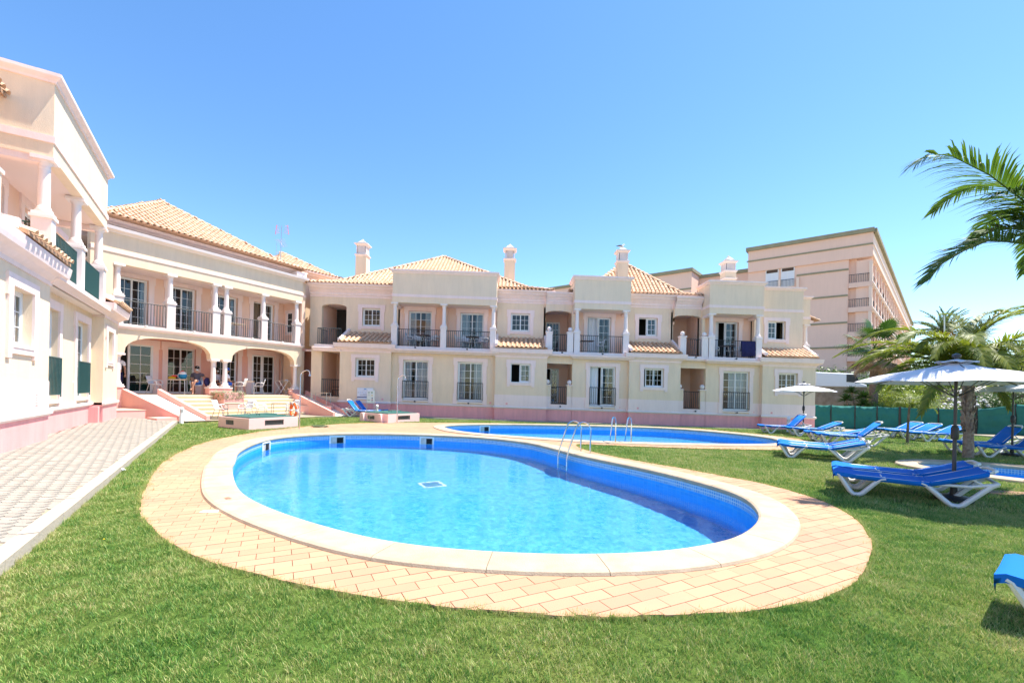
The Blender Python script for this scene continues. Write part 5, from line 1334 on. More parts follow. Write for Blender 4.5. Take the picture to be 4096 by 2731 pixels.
for j in range(nb):
    for i in range(6):
        z = 18.95-3.05*(i+1)+0.05; x = j*wb_
        if j >= 12 and i > 4: continue
        inst('partition', pn, H2.e, (x+0.05, 0, z)); inst('balcony_pier', pr, H2.e, (x+0.45, 0, z))
        if j < 12:
            inst('column', colm, H2.e, (x+0.2, 0.15, z+1.1)); inst('railing', ram, H2.e, (x, 0, z)); inst('glazed_door', dr, H2.e, (x, 0, z))
        inst('column', colm, H2.e, (x+0.7, 0.15, z+1.1))
# lower hotel wings to the left
H3 = Bld('hotel_building', (36.5, 66.0), (-0.7766, 0.6301), 'lower hotel wing seen just above the apartment roofs'); 
def wing(x0, x1, off, zt):
    MB().box(x0, x1, off-12, off, -1, zt-0.5).build('wall', 'hotel_wall', H3.e); MB().box(x0-0.2, x1+0.2, off-12, off+0.3, zt-0.5, zt).build('cornice', 'hotel_trim', H3.e)
    MB().box(x0, x1, off, off+0.1, zt-3.2, zt-3.0).build('band', 'hotel_trim', H3.e)
wing(-2, 9.0, 0.0, 20.6); wing(9.0, 26.0, 4.0, 20.9) ; wing(26, 80, -1.0, 22.6)

# ------------------------------------------------------------------ fence of green netting
FP = [(19.4, 28.9), (20.4, 28.75), (21.6, 28.3), (22.5, 27.7), (23.3, 27.0), (24.1, 25.4), (24.4, 23.6), (24.2, 21.6), (24.0, 19.4), (23.7, 17.2)]
FE = thing('net_fence', (FP[0][0], FP[0][1], 0), 'dark green netting fence on black posts behind the loungers on the right', 'fence')
fo = Vector((FP[0][0], FP[0][1], 0))
for i, (a, c) in enumerate(zip(FP[:-1], FP[1:])):
    a = Vector((*a, gz(*a))); c = Vector((*c, gz(*c))); M = MB(); n = 14; m_ = 9; H_ = 1.5; b0 = len(M.v)
    d = (c-a).normalized(); nn = Vector((d.y, -d.x, 0))
    for ii in range(n+1):
        for jj in range(m_+1):
            t = ii/n; p = a.lerp(c, t)+Vector((0, 0, H_*jj/m_-0.04*sin(pi*t)*(jj/m_)))+nn*(0.05*sin(pi*t)*sin(jj*1.7+i)+0.02*sin(ii*1.3+jj))
            M.v.append(tuple(p-fo))
    for ii in range(n):
        for jj in range(m_): M.f.append((ii*(m_+1)+jj, (ii+1)*(m_+1)+jj, (ii+1)*(m_+1)+jj+1, ii*(m_+1)+jj+1))
    o = M.build('net_panel', 'net_green', FE, smooth=True); s_ = o.modifiers.new('thick', 'SOLIDIFY'); s_.thickness = 0.01
    for jj in range(1, m_, 2):
        M = MB(); M.tube([M2 for M2 in [tuple(a.lerp(c, t)+Vector((0, 0, H_*jj/m_-0.03*sin(pi*t)))-nn*0.07-fo) for t in (0, .25, .5, .75, 1)]], 0.006, 4); M.build('tension_wire', 'hatch_green', FE)
for i, p in enumerate(FP):
    z = gz(*p); r = 0.06 if i in (4, 6, 8) else 0.032
    MB().tube([(p[0]-fo.x, p[1]-fo.y, z-0.05), (p[0]-fo.x, p[1]-fo.y, z+1.53)], r, 8).build('fence_post', 'dark_metal', FE)

# ------------------------------------------------------------------ sun loungers
def mesh_sheet(mb, path, w, th=0.02, fold=0.03):
    n = len(path); ys = [(-w, -fold-0.035), (-w, 0.0), (-w*0.5, -0.008), (0, -0.014), (w*0.5, -0.008), (w, 0.0), (w, -fold-0.035)]; m = len(ys); b = len(mb.v)
    for x, z in path:
        for y, dz in ys: mb.v.append((x, y, z+dz))
    for i in range(n-1):
        for j in range(m-1): mb.f.append((b+i*m+j, b+(i+1)*m+j, b+(i+1)*m+j+1, b+i*m+j+1))
def bar(mb, pts, w, h):
    """flat plastic bar along pts (x,z) at y; w across y, h thickness"""
    pass
def make_lounger(ang, first=None):
    t = thing('sun_lounger', (0, 0, 0), 'x', 'sun lounger')
    W = 0.31; hp = 1.20; ca, sa = cos(radians(ang)), sin(radians(ang))
    def side(y, pts, r=0.037, name='leg'):
        M = MB(); q = []
        for i, p in enumerate(pts): q.append((p[0], y, p[1]))
        M.tube(q, r, 8); M.v = [(x, y+(yy-y)*1.25, z) for x, yy, z in M.v]; M.build(name, 'lounger_frame', t, smooth=True)
    for y in (-W, W):
        side(y, [(0.03, 0.335), (0.06, 0.32), (0.20, 0.08), (0.25, 0.030), (0.32, 0.028), (0.37, 0.06), (0.55, 0.27), (0.60, 0.31), (0.66, 0.325)])
        side(y, [(1.08, 0.32), (1.13, 0.30), (1.36, 0.08), (1.42, 0.032), (1.50, 0.028), (1.55, 0.06), (1.84, 0.37), (1.90, 0.405)])
        side(y, [(1.08, 0.32), (1.30, 0.325), (1.62, 0.335), (1.80, 0.38), (1.91, 0.41)], 0.024, 'rear_arm')
        side(y, [(0.02, 0.335), (0.30, 0.33), (0.70, 0.325), (1.15, 0.32)], 0.022, 'side_rail')
    M = MB()
    for x, z in ((0.02, 0.335), (1.91, 0.41), (0.62, 0.315)): M.tube([(x, -W, z), (x, W, z)], 0.022, 8)
    M.build('cross_bar', 'lounger_frame', t, smooth=True)
    # back frame, turned about the hinge
    bx = lambda d: (hp+d*ca, 0.33+d*sa)
    M = MB()
    for y in (-W+0.02, W-0.02): M.tube([(bx(0)[0], y, bx(0)[1]), (bx(0.4)[0], y, bx(0.4)[1]), (bx(0.70)[0], y, bx(0.70)[1])], 0.021, 8)
    M.tube([(bx(0.70)[0], -W+0.02, bx(0.70)[1]), (bx(0.75)[0], -W+0.1, bx(0.75)[1]), (bx(0.75)[0], W-0.1, bx(0.75)[1]), (bx(0.70)[0], W-0.02, bx(0.70)[1])], 0.024, 8)
    for y in (-W+0.03, W-0.03):
        if ang > 14: M.tube([(bx(0.42)[0], y, bx(0.42)[1]-0.01), (min(1.80, bx(0.42)[0]+0.22), y, 0.36)], 0.013, 6)
    M.build('back_frame', 'lounger_frame', t, smooth=True)
    M = MB(); mesh_sheet(M, [(-0.02, 0.29), (-0.03, 0.355), (0.03, 0.378), (0.3, 0.348), (0.6, 0.345), (0.9, 0.342), (1.17, 0.345)], W+0.04); o = M.build('seat_fabric', 'blue_mesh', t, smooth=True); s_ = o.modifiers.new('t', 'SOLIDIFY'); s_.thickness = 0.006
    M = MB(); mesh_sheet(M, [(1.17, 0.345), (bx(0.08)[0], bx(0.08)[1]+0.02), (bx(0.3)[0]-0.012*sa, bx(0.3)[1]+0.018), (bx(0.66)[0]-0.02*sa, bx(0.66)[1]+0.022)], W+0.03); o = M.build('back_fabric', 'blue_mesh', t, smooth=True); s_ = o.modifiers.new('t', 'SOLIDIFY'); s_.thickness = 0.006
    return t
LP = {}
GL = 'blue sun loungers standing on the lawn'
def lounger(x, y, deg, ang, label, dz=0.0):
    if ang not in LP:
        LP[ang] = make_lounger(ang); o = LP[ang]
    else: o = copy_tree(LP[ang])
    o.location = (x, y, gz(x, y)+dz); o.rotation_euler = (0, 0, radians(deg)); o['label'] = label; o['group'] = GL; return o
lounger(5.64, 7.82, -35.4, 20, 'blue sun lounger with low back nearest the large umbrella pole, front one of the pair')
lounger(6.12, 8.52, -35.4, 20, 'blue sun lounger directly behind the front one under the large umbrella')
lounger(7.28, 12.22, -34, 16, 'flat blue sun lounger alone beside the tip of the second pool, front of its pair')
lounger(7.68, 12.92, -33, 16, 'flat blue sun lounger tucked behind its twin beside the second pool tip')
lounger(10.83, 15.89, -24, 42, 'blue sun lounger with raised back in the second row right of the pool')
lounger(11.0, 16.75, -20, 14, 'blue sun lounger with rumpled low back behind the raised one in the second row')
lounger(11.55, 18.75, -13, 24, 'blue sun lounger with half raised back in front of the far umbrella pole')
lounger(10.95, 19.75, -8, 46, 'blue sun lounger with steep raised back left of the far umbrella pole')
lounger(15.65, 17.55, 0, 24, 'front lounger of the three in a row by the green fence')
lounger(15.65, 18.5, 2, 24, 'middle lounger of the three in a row by the green fence')
lounger(15.75, 19.4, 4, 24, 'rear lounger of the three in a row by the green fence')
lounger(13.36, 13.13, -20, 48, 'blue lounger with steep back right of the shaggy palm trunk, front one')
lounger(13.70, 14.2, -20, 48, 'blue lounger with steep back right of the shaggy palm trunk, rear one')
lounger(3.80, 3.44, -52, 24, 'blue lounger cut by the right picture edge in the foreground')
lounger(-7.15, 24.35, 180, 50, 'blue lounger with raised back in front of the notice boards by the pink wall', 0.03)
lounger(-7.0, 25.15, 180, 50, 'blue lounger closest to the pink wall below the white notice board', 0.03)

tag(MB().box(-0.5, 0.5, -0.2, 0.2, -0.02, 0.012).build('stepping_slab', 'slab_brown', None, loc=(8.85, 7.85, 0), rz=-0.25), 'reddish stone slab sunk in the grass in front of the small pool', 'stone slab')
# ------------------------------------------------------------------ umbrellas
def make_umbrella(R_=1.30, zt=2.24, ze=1.89):
    t = thing('parasol', (0, 0, 0), 'x', 'parasol'); n = 8
    M = MB(); k = 7; ring = []
    def zz(f, a): return ze+(zt-ze)*(1-f)**1.0*1.0+0.05*sin(pi*f)
    idx = {}
    pts = []
    for j in range(k+1):
        f = 0.10+0.90*j/k
        for i in range(n*4):
            a = 2*pi*i/(n*4)+0.2; q = (i % 4)/4.0; sag = 1-(1-cos(pi/n))*sin(pi*q)*1.0
            r = R_*f*(sag if True else 1); zc = ze+(zt-ze)*(1-f)-0.05*sin(pi*q)*f*f-0.02*sin(2*pi*f)
            if j == k: zc += 0.035*sin(pi*q)
            M.v.append((r*cos(a), r*sin(a), zc))
    m = n*4
    for j in range(k):
        for i in range(m): M.f.append((j*m+i, (j+1)*m+i, (j+1)*m+(i+1) % m, j*m+(i+1) % m))
    M.v += [(v[0]*1.0, v[1]*1.0, v[2]-0.11) for v in M.v[k*m:(k+1)*m]] if False else []
    o = M.build('canopy', 'umb_cloth', t, smooth=False); s_ = o.modifiers.new('t', 'SOLIDIFY'); s_.thickness = 0.006
    M = MB()
    for j, f in enumerate((0.02, 0.12, 0.20)):
        for i in range(m):
            a = 2*pi*i/m+0.2; q = (i % 4)/4.0; M.v.append((R_*f*cos(a), R_*f*sin(a), zt+0.03-(zt-ze)*f*0.95+(0.025*sin(pi*q) if j == 2 else 0)))
    for j in range(2):
        for i in range(m): M.f.append((j*m+i, (j+1)*m+i, (j+1)*m+(i+1) % m, j*m+(i+1) % m))
    o = M.build('vent_flap', 'umb_cloth', t); s_ = o.modifiers.new('t', 'SOLIDIFY'); s_.thickness = 0.006
    for i in range(n):
        a = 2*pi*i/n+0.2; MB().tube([(0.03*cos(a), 0.03*sin(a), zt-0.03), (R_*0.99*cos(a), R_*0.99*sin(a), ze-0.015)], 0.009, 5).build('rib', 'umb_pole', t)
        MB().tube([(0.03*cos(a), 0.03*sin(a), ze-0.22), (R_*0.5*cos(a), R_*0.5*sin(a), ze+(zt-ze)*0.5-0.03)], 0.007, 5).build('strut', 'umb_pole', t)
    MB().tube([(0, 0, 0.02), (0, 0, 1.12)], 0.027, 12).build('lower_pole', 'umb_pole', t, smooth=True); MB().tube([(0, 0, 1.10), (0, 0, zt+0.07)], 0.022, 12).build('upper_pole', 'umb_pole', t, smooth=True)
    M = MB(); M.lathe(0, 0, [(0.045, 0.98), (0.052, 1.02), (0.052, 1.16), (0.035, 1.20)], 12); M.tube([(0.04, 0, 1.1), (0.14, 0, 1.13)], 0.012, 6); M.ball((0.15, 0, 1.13), 0.02, 6, 4); M.build('crank', 'dark_metal', t, smooth=True)
    MB().lathe(0, 0, [(0.24, 0.0), (0.24, 0.05), (0.20, 0.08), (0.05, 0.10), (0.04, 0.28)], 18).build('base', 'dark_metal', t, smooth=True)
    M = MB(); M.lathe(0, 0, [(0.05, zt+0.05), (0.06, zt+0.09), (0.01, zt+0.12)], 10); M.build('finial', 'umb_pole', t, smooth=True)
    return t
U = make_umbrella(); U.location = (7.11, 7.21, 0); U['label'] = 'large white parasol dappled with palm shade above the nearest pair of loungers'; U['group'] = 'white parasols on the lawn'
copy_tree(U, (13.64, 21.03, gz(13.64, 21.03)), 0.9, 'small white parasol farthest away in front of the apartment block', 'white parasols on the lawn')
copy_tree(U, (14.85, 13.33, 0), 0.4, 'white parasol at the right edge behind the palm trunk', 'white parasols on the lawn')

# ------------------------------------------------------------------ chairs and tables
def make_chair():
    t = thing('plastic_chair', (0, 0, 0), 'x', 'chair')
    M = MB(); M.v = []; n = 6
    prof = [(0.23, 0.43), (0.20, 0.45), (0.05, 0.445), (-0.12, 0.435), (-0.19, 0.45), (-0.23, 0.52), (-0.25, 0.62), (-0.30, 0.76), (-0.33, 0.86)]
    for x, z in prof[:5]:
        for j in range(n+1): y = -0.22+0.44*j/n; M.v.append((x, y, z+0.02*(2*j/n-1)**2))
    for i in range(4):
        for j in range(n): M.f.append((i*(n+1)+j, (i+1)*(n+1)+j, (i+1)*(n+1)+j+1, i*(n+1)+j+1))
    o = M.build('seat', 'white_plastic', t, smooth=True); o.modifiers.new('t', 'SOLIDIFY').thickness = 0.02
    M = MB()
    for x, z in prof[4:]:
        for j in range(n+1): y = -0.22+0.44*j/n; M.v.append((x+0.035*(2*j/n-1)**2, y*(0.92 if z > 0.8 else 1), z))
    for i in range(4):
        for j in range(n): M.f.append((i*(n+1)+j, (i+1)*(n+1)+j, (i+1)*(n+1)+j+1, i*(n+1)+j+1))
    o = M.build('backrest', 'white_plastic', t, smooth=True); o.modifiers.new('t', 'SOLIDIFY').thickness = 0.018
    for s in (-1, 1):
        y = s*0.25
        MB().tube([(-0.24, s*0.22, 0.60), (-0.12, y, 0.665), (0.08, y, 0.66), (0.17, y, 0.60), (0.19, s*0.235, 0.47)], [0.02, 0.024, 0.024, 0.022, 0.02], 7).build('armrest', 'white_plastic', t, smooth=True)
        MB().tube([(0.17, s*0.22, 0.44), (0.25, s*0.25, 0.0)], 0.013, 7).build('leg', 'steel_dull', t, smooth=True)
        MB().tube([(-0.15, s*0.21, 0.44), (-0.27, s*0.24, 0.0)], 0.013, 7).build('leg', 'steel_dull', t, smooth=True)
    return t
CHAIR = make_chair(); used = [False]
def chair(x, y, deg, z, label, group):
    if not used[0]: used[0] = True; o = CHAIR
    else: o = copy_tree(CHAIR)
    o.location = (x, y, z); o.rotation_euler = (0, 0, radians(deg)); o['label'] = label; o['group'] = group; return o
def make_table(w=0.72, top='tabletop', h=0.73):
    t = thing('cafe_table', (0, 0, 0), 'x', 'table')
    MB().box(-w/2, w/2, -w/2, w/2, h-0.025, h).build('tabletop', top, t, bevel=0.006)
    for sx in (-1, 1):
        for sy in (-1, 1):
            a = w/2-0.03; MB().tube([(sx*(a-0.06), sy*a, h-0.035), (sx*a, sy*a, h-0.07), (sx*(a+0.015), sy*a, 0)], 0.015, 7).build('leg', 'steel_dull', t, smooth=True)
    M = MB(); a = w/2-0.03
    for sy in (-1, 1): M.tube([(-a+.05, sy*a, h-0.035), (a-.05, sy*a, h-0.035)], 0.012, 6)
    M.build('frame', 'steel_dull', t)
    return t
TAB = make_table(); tused = [False]
def table(x, y, deg, z, label, group=None):
    if not tused[0]: tused[0] = True; o = TAB
    else: o = copy_tree(TAB)
    o.location = (x, y, z); o.rotation_euler = (0, 0, radians(deg)); o['label'] = label
    if group: o['group'] = group
    return o
G1 = 'white chairs on the paving below the steps'; G2 = 'white chairs on the terrace'; GT = 'cafe tables of the terrace'
chair(-13.15, 20.35, 5, 0.03, 'white chair at the left end of the row below the steps', G1)
table(-12.72, 20.65, 20, 0.03, 'square cafe table standing left on the paving below the steps', GT)
chair(-12.62, 21.35, 250, 0.03, 'white chair behind the left table in front of the planter', G1)
chair(-12.15, 21.85, 20, 0.03, 'white chair turned sideways between the two lower tables', G1)
table(-11.55, 22.45, 20, 0.03, 'square cafe table standing right on the paving below the steps', GT)
chair(-11.35, 23.25, 235, 0.03, 'white chair behind the right lower table near the lifebuoy', G1)
ZT = 1.08
chair(-16.45, 20.75, 10, ZT, 'white chair left of the table with the bags', G2)
TB = table(-15.95, 21.45, 27, ZT, 'table on the terrace carrying blue bag and yellow red things', GT)
chair(-15.42, 22.0, 300, ZT, 'white chair the man in the black cap sits on', G2)
chair(-14.95, 23.55, 10, ZT, 'white chair between the twin columns', G2)
chair(-14.42, 23.9, 190, ZT, 'white chair facing left beside the columns on the terrace', G2)
table(-14.35, 24.35, 27, ZT, 'table on the terrace right of the twin columns', GT)
chair(-14.0, 24.9, 210, ZT, 'white chair beyond the table right of the twin columns', G2)
t = thing('folding_table', (-13.2, 26.35, ZT), 'long folding table with crossed white legs behind the right column', 'table', radians(62.9))
MB().box(-0.62, 0.62, -0.25, 0.25, 0.80, 0.825).build('tabletop', 'tabletop', t)
for sx in (-0.35, 0.3):
    for sy in (-0.2, 0.2): MB().tube([(sx-0.28, sy, 0), (sx+0.28, sy, 0.8)], 0.012, 6).build('leg', 'white_paint', t); MB().tube([(sx+0.28, sy, 0), (sx-0.28, sy, 0.8)], 0.012, 6).build('leg', 'white_paint', t)
o = MB().lathe(0, 0, [(0.035, 0), (0.035, 0.12), (0.012, 0.15), (0.012, 0.19)], 8).build('spray_bottle', 'ink_blue', None, loc=(-13.02, 26.6, ZT+0.825)); MB().lathe(0, 0, [(0.018, 0.17), (0.018, 0.22)], 6).build('cap', 'bag_red', o); tag(o, 'small bottle with red top on the folding table', 'bottle')
o = MB().box(-0.09, 0.09, -0.05, 0.05, 0, 0.06).build('tissue_box', 'white_paint', None, loc=(-13.2, 26.3, ZT+0.825), rz=1.0); tag(o, 'small white box beside the bottle on the folding table', 'box')
t = thing('metal_table', (-10.75, 25.35, 0.52), 'bare metal table standing by the lower loggia near the right ramp', 'table')
MB().box(-0.45, 0.45, -0.3, 0.3, 0.72, 0.75).build('tabletop', 'tabletop', t)
for sx in (-1, 1):
    for sy in (-1, 1): MB().tube([(sx*.42, sy*.27, 0), (sx*.42, sy*.27, 0.72)], 0.016, 6).build('leg', 'steel_dull', t)
o = thing('landing', (-10.9, 25.5, 0), 'raised paved landing beside the right ramp', 'platform'); MB().box(-1.2, 0.9, -0.6, 0.75, -0.1, 0.52).build('slab', 'step_pink', o); MB().box(-1.2, 0.9, -0.6, 0.75, 0.52, 0.535).build('paving', 'path_far', o)
# balcony furniture
def bal_set(px, py, z, n, label, dark=False):
    t = thing('balcony_table', (px, py, z), label+' table', 'table'); MB().box(-0.38, 0.38, -0.3, 0.3, 0.70, 0.73).build('tabletop', 'wood_dark', t)
    for sx in (-1, 1): MB().tube([(sx*.22, 0, 0), (sx*.06, 0, 0.7)], 0.02, 6).build('leg', 'steel_dull', t)
    spots = [(-0.75, 0.0, 0), (0.75, 0.0, 180), (-0.35, 0.45, -60), (0.4, 0.45, -120)][:n]
    for i, (dx, dy, a) in enumerate(spots):
        c = copy_tree(CHAIR, (px+dx, py+dy, z), radians(a), label+' '+['left', 'right', 'rear left', 'rear right'][i]+' chair', 'balcony chairs')
def zb(x): return 4.05-SH*(x+7)
bal_set(-5.3, 26.5, zb(-5.3), 4, 'left half of the first bay balcony,'); bal_set(-2.4, 26.5, zb(-2.4), 4, 'right half of the first bay balcony,'); bal_set(4.35, 26.5, zb(4.35), 2, 'second bay balcony,'); bal_set(12.6, 26.5, zb(12.6), 2, 'third bay balcony,')
c = copy_tree(CHAIR, (-14.9, 22.85, 4.05), radians(20), 'white chair on the upper balcony of the middle wing', 'balcony chairs'); copy_tree(TAB, (-14.55, 23.55, 4.05), radians(62), 'small table on the upper balcony of the middle wing')
t = thing('wooden_chair', (-10.6, 27.2, 0.98), 'dark brown wooden chair in the lower left loggia', 'chair', radians(200))
MB().box(-.25, .25, -.25, .25, .42, .45).build('seat', 'wood_dark', t)
for sx in (-1, 1):
    for sy in (-1, 1): MB().box(sx*.22-.02, sx*.22+.02, sy*.22-.02, sy*.22+.02, 0, .42 if sx > 0 else .95).build('leg', 'wood_dark', t)
    MB().box(-.22, .25, sx*.24-.02, sx*.24+.02, .62, .65).build('armrest', 'wood_dark', t)
for k in range(4): MB().box(-.235, -.215, -.2, .2, .5+k*.11, .56+k*.11).build('slat', 'wood_dark', t)
# towel over the railing
M = MB(); n = 12
for i in range(n+1):
    x = -0.44+0.88*i/n; w = 0.02*sin(i*1.1)
    M.v += [(x, 0.06, -0.55), (x, 0.03, 0.0), (x, 0.0, 0.025), (x, -0.035, 0.0), (x*0.97, -0.05+w, -0.4), (x*0.95, -0.055+w*1.5, -0.86+0.05*(i/n))]
for i in range(n):
    for j in range(5): M.f.append((i*6+j, (i+1)*6+j, (i+1)*6+j+1, i*6+j+1))
o = M.build('towel', 'cloth_navy', None, loc=(13.62, 26.02, 4.99-SH*20.6), smooth=True); o.modifiers.new('t', 'SOLIDIFY').thickness = 0.012
tag(o, 'dark navy towel hanging over the third bay balcony railing', 'towel')

# ------------------------------------------------------------------ plant boxes (pump rooms)
def pump_box(x, y, deg, label, L=1.95, W=1.95):
    t = thing('pump_housing', (x, y, 0), label, 'pump housing', radians(deg))
    M = MB(); 
    wallmesh(M, 0, L, 0, 0.40, 0.0, 0.14, [(0.50, 1.00, 0.12, 0.30)]); 
    M.box(0, 0.14, 0.14, W, 0, 0.40); M.box(0, L, W-0.14, W, 0, 0.40); M.build('wall', 'pink_rose', t)
    M = MB(); wallmesh(M, 0, W-0.28, 0, 0.40, 0.0, 0.14, [(0.45, 1.20, 0.12, 0.32)]); M.v = [(L-yy, 0.14+xx, z) for xx, yy, z in M.v]; M.f = [f for f in M.f]; M.build('wall', 'pink_rose', t)
    for (a, b, c, d, ax) in ((0.50, 1.00, 0.12, 0.30, 0), (0.59, 1.34, 0.12, 0.32, 1)):
        G = MB(); G2 = MB()
        def bx_(m_, p, q, r, s, dd): 
            if ax == 0: m_.box(p, q, 0.04-dd, 0.055-dd, r, s)
            else: m_.box(L-0.055+dd, L-0.04+dd, p, q, r, s)
        bx_(G, a, b, c, c+0.015, 0.03); bx_(G, a, b, d-0.015, d, 0.03); bx_(G, a, a+0.015, c, d, 0.03); bx_(G, b-0.015, b, c, d, 0.03)
        k = 5 if ax == 0 else 16
        for i in range(1, 9): bx_(G, a, b, c+(d-c)*i/9-0.002, c+(d-c)*i/9+0.002, 0.0)
        for i in range(1, 24): bx_(G, a+(b-a)*i/24-0.002, a+(b-a)*i/24+0.002, c, d, 0.0)
        g = G.build('vent_grille', 'grille', t)
        if ax == 0: MB().box(a-.02, b+.02, 0.15, 0.16, c-.02, d+.02).build('vent_dark', 'black', g)
        else: MB().box(L-0.16, L-0.15, a-.02, b+.02, c-.02, d+.02).build('vent_dark', 'black', g)
    for i, (a, b, tl) in enumerate(((0.10, 0.72, 0.03), (0.74, 1.30, 0.0), (1.32, 1.86, -0.025))):
        M = MB(); M.add([(a, 0.08, 0.415), (b, 0.08, 0.415), (b, W-0.08, 0.415+tl), (a, W-0.08, 0.415+tl), (a, 0.08, 0.45), (b, 0.08, 0.45), (b, W-0.08, 0.45+tl), (a, W-0.08, 0.45+tl)], [(0, 3, 2, 1), (4, 5, 6, 7), (0, 1, 5, 4), (1, 2, 6, 5), (2, 3, 7, 6), (3, 0, 4, 7)]); h = M.build('hatch', 'hatch_green', t)
        if i < 2:
            cx = (a+b)/2; M = MB(); M.tube([(cx-0.1, 0.9, 0.45), (cx-0.1, 0.9, 0.51), (cx+0.1, 0.9, 0.51), (cx+0.1, 0.9, 0.45)], 0.009, 6); M.build('handle', 'dark_metal', h)
    return t
pb = pump_box(-11.06, 16.99, -29, 'pink square pump housing with green hatches left of the large pool')
pb = pump_box(-7.24, 21.67, -35, 'pink pump housing with green hatches between the showers in front of the building')
for x in (0.05, 1.35): 
    M = MB(); M.prism([(x, 0.0), (x+0.35, 0.0), (x+0.22, 0.40), (x+0.02, 0.40)], -0.12, 0.0, 'y'); M.build('buttress', 'pink_rose', pb)
M = MB(); M.tube([(0.75, -0.02, 0.10), (0.75, -0.10, 0.10), (0.75, -0.10, 0.26), (0.95, -0.10, 0.29)], 0.02, 7); M.build('tap_pipe', 'steel_dull', pb, smooth=True)

# ------------------------------------------------------------------ showers, lifebuoy, lights, boards
def shower(x, y, label, h=2.0):
    t = thing('outdoor_shower', (x, y, 0), label, 'shower', 0.0)
    pts = [(0, 0, 0), (0, 0, h)]+[(0.0+0.02*k, 0, h+0.05*k) for k in range(1, 3)]+[(0.12, 0, h+0.16), (0.22, 0, h+0.20), (0.30, 0, h+0.19), (0.34, 0, h+0.13), (0.345, 0, h+0.06)]
    MB().tube(pts, 0.021, 9).build('pipe', 'steel', t, smooth=True); MB().lathe(0.345, 0, [(0.045, h-0.01), (0.045, h+0.015), (0.015, h+0.06)], 10).build('shower_head', 'steel', t, smooth=True)
    M = MB(); M.tube([(0, 0, 0.62), (0.08, 0, 0.62)], 0.014, 6); M.tube([(0, 0, 0.95), (0.0, -0.05, 0.95)], 0.012, 6); M.build('tap', 'steel_dull', t); MB().lathe(0, 0, [(0.06, 0), (0.06, 0.012), (0.022, 0.02)], 10).build('foot_plate', 'steel_dull', t)
    return t
shower(-7.92, 16.83, 'steel shower post on the deck right of the first pump housing'); shower(-5.19, 20.43, 'steel shower post in front of the second pump housing')
t = thing('lifebuoy', (-8.88, 18.35, 0.62), 'orange lifebuoy with white bands hanging by its post', 'lifebuoy', radians(50))
for i in range(8):
    a0 = 2*pi*i/8; wbd = 0.16; 
    def arc(a, b, r): return [(0.0, 0.26*cos(a+(b-a)*k/6), 0.26*sin(a+(b-a)*k/6)) for k in range(7)]
    if i % 2 == 0: MB().tube(arc(a0-wbd, a0+wbd, 0), 0.066, 10).build('band', 'white_paint', t, smooth=True)
    else: MB().tube(arc(a0-pi/4+wbd, a0+pi/4-wbd, 0), 0.062, 10).build('ring', 'orange', t, smooth=True)
M = MB(); M.tube([(0, 0.34*cos(a), 0.34*sin(a)) for a in [2*pi*k/16 for k in range(17)]], 0.008, 5); M.build('rope', 'white_paint', t)
t = thing('lifebuoy_post', (-9.12, 18.55, 0), 'grey metal post holding the lifebuoy', 'post'); MB().tube([(0, 0, 0), (0, 0, 0.95)], 0.04, 10).build('post', 'steel_dull', t, smooth=True); MB().tube([(0, 0, 0.88), (0.22, -0.16, 0.86)], 0.015, 6).build('hook', 'steel_dull', t)
M = MB(); pts = []
for k in range(90): a = k*0.37; r = 0.20+0.03*sin(k*0.9)+k*0.0012; pts.append((r*cos(a), r*0.8*sin(a), 0.02+0.012*(k % 5)))
tag(M.tube(pts, 0.012, 5).build('garden_hose', 'leaf_grey', None, loc=(-7.55, 17.75, 0), smooth=True), 'pale green hose coiled on the grass by the first shower', 'hose')
def bollard(x, y, label, h=0.67, z=0.0):
    t = thing('bollard_light', (x, y, z), label, 'bollard light', group='white bollard lights')
    MB().lathe(0, 0, [(0.085, 0), (0.075, 0.06), (0.07, h*0.66)], 14).build('post', 'white_paint', t, smooth=True); MB().lathe(0, 0, [(0.066, h*0.66), (0.066, h*0.84)], 14).build('lens', 'steel_dull', t, smooth=True)
    M = MB(); M.lathe(0, 0, [(0.08, h*0.83), (0.082, h*0.87), (0.07, h*0.95), (0.03, h)], 14)
    for k in range(3): M.lathe(0, 0, [(0.074, h*(0.68+k*0.05)), (0.074, h*(0.69+k*0.05))], 14)
    M.build('cap', 'white_paint', t, smooth=True); return t
bollard(-13.2, 18.0, 'white bollard light at the end of the left kerb'); bollard(-7.15, 23.9, 'white bollard light in front of the loungers by the notice board', 0.72); bollard(12.69, 20.6, 'white ribbed bollard light left of the far umbrella', 0.70, gz(12.69, 20.6))

def text(body, size, loc, m, parent, rz=0.0, align='CENTER'):
    cu = bpy.data.curves.new('lettering', 'FONT'); cu.body = body; cu.size = size; cu.align_x = align; cu.extrude = 0.001
    o = bpy.data.objects.new('lettering', cu); COL.objects.link(o); cu.materials.append(MATS[m])
    dg = bpy.context.evaluated_depsgraph_get(); dg.update(); me = bpy.data.meshes.new_from_object(o.evaluated_get(dg)); bpy.data.objects.remove(o)
    o = inst('lettering', me, parent, loc); o.rotation_euler = (pi/2, 0, rz); return o
nb_ = thing('notice_board', (-8.43, 25.83, 0.93), 'white notice board on the wall behind the two loungers', 'sign')
MB().box(-0.46, 0.46, 0.0, 0.03, 0, 0.66).build('board', 'sign_white', nb_)
MB().box(-0.46, 0.46, -0.004, -0.001, 0.10, 0.15).build('stripe', 'ink_navy', nb_); MB().box(-0.07, 0.07, -0.004, -0.001, 0.56, 0.62).build('logo', 'ink_blue', nb_)
text('AQUA MAR', 0.055, (0, -0.003, 0.49), 'ink_grey', nb_)
for (x, z, w) in ((0.02, 0.30, .30), (0.0, 0.265, .62), (0.02, 0.235, .58), (0.03, 0.185, .16)): MB().box(x-w/2, x+w/2, -0.004, -0.001, z-0.006, z+0.006).build('print', 'ink_grey', nb_)
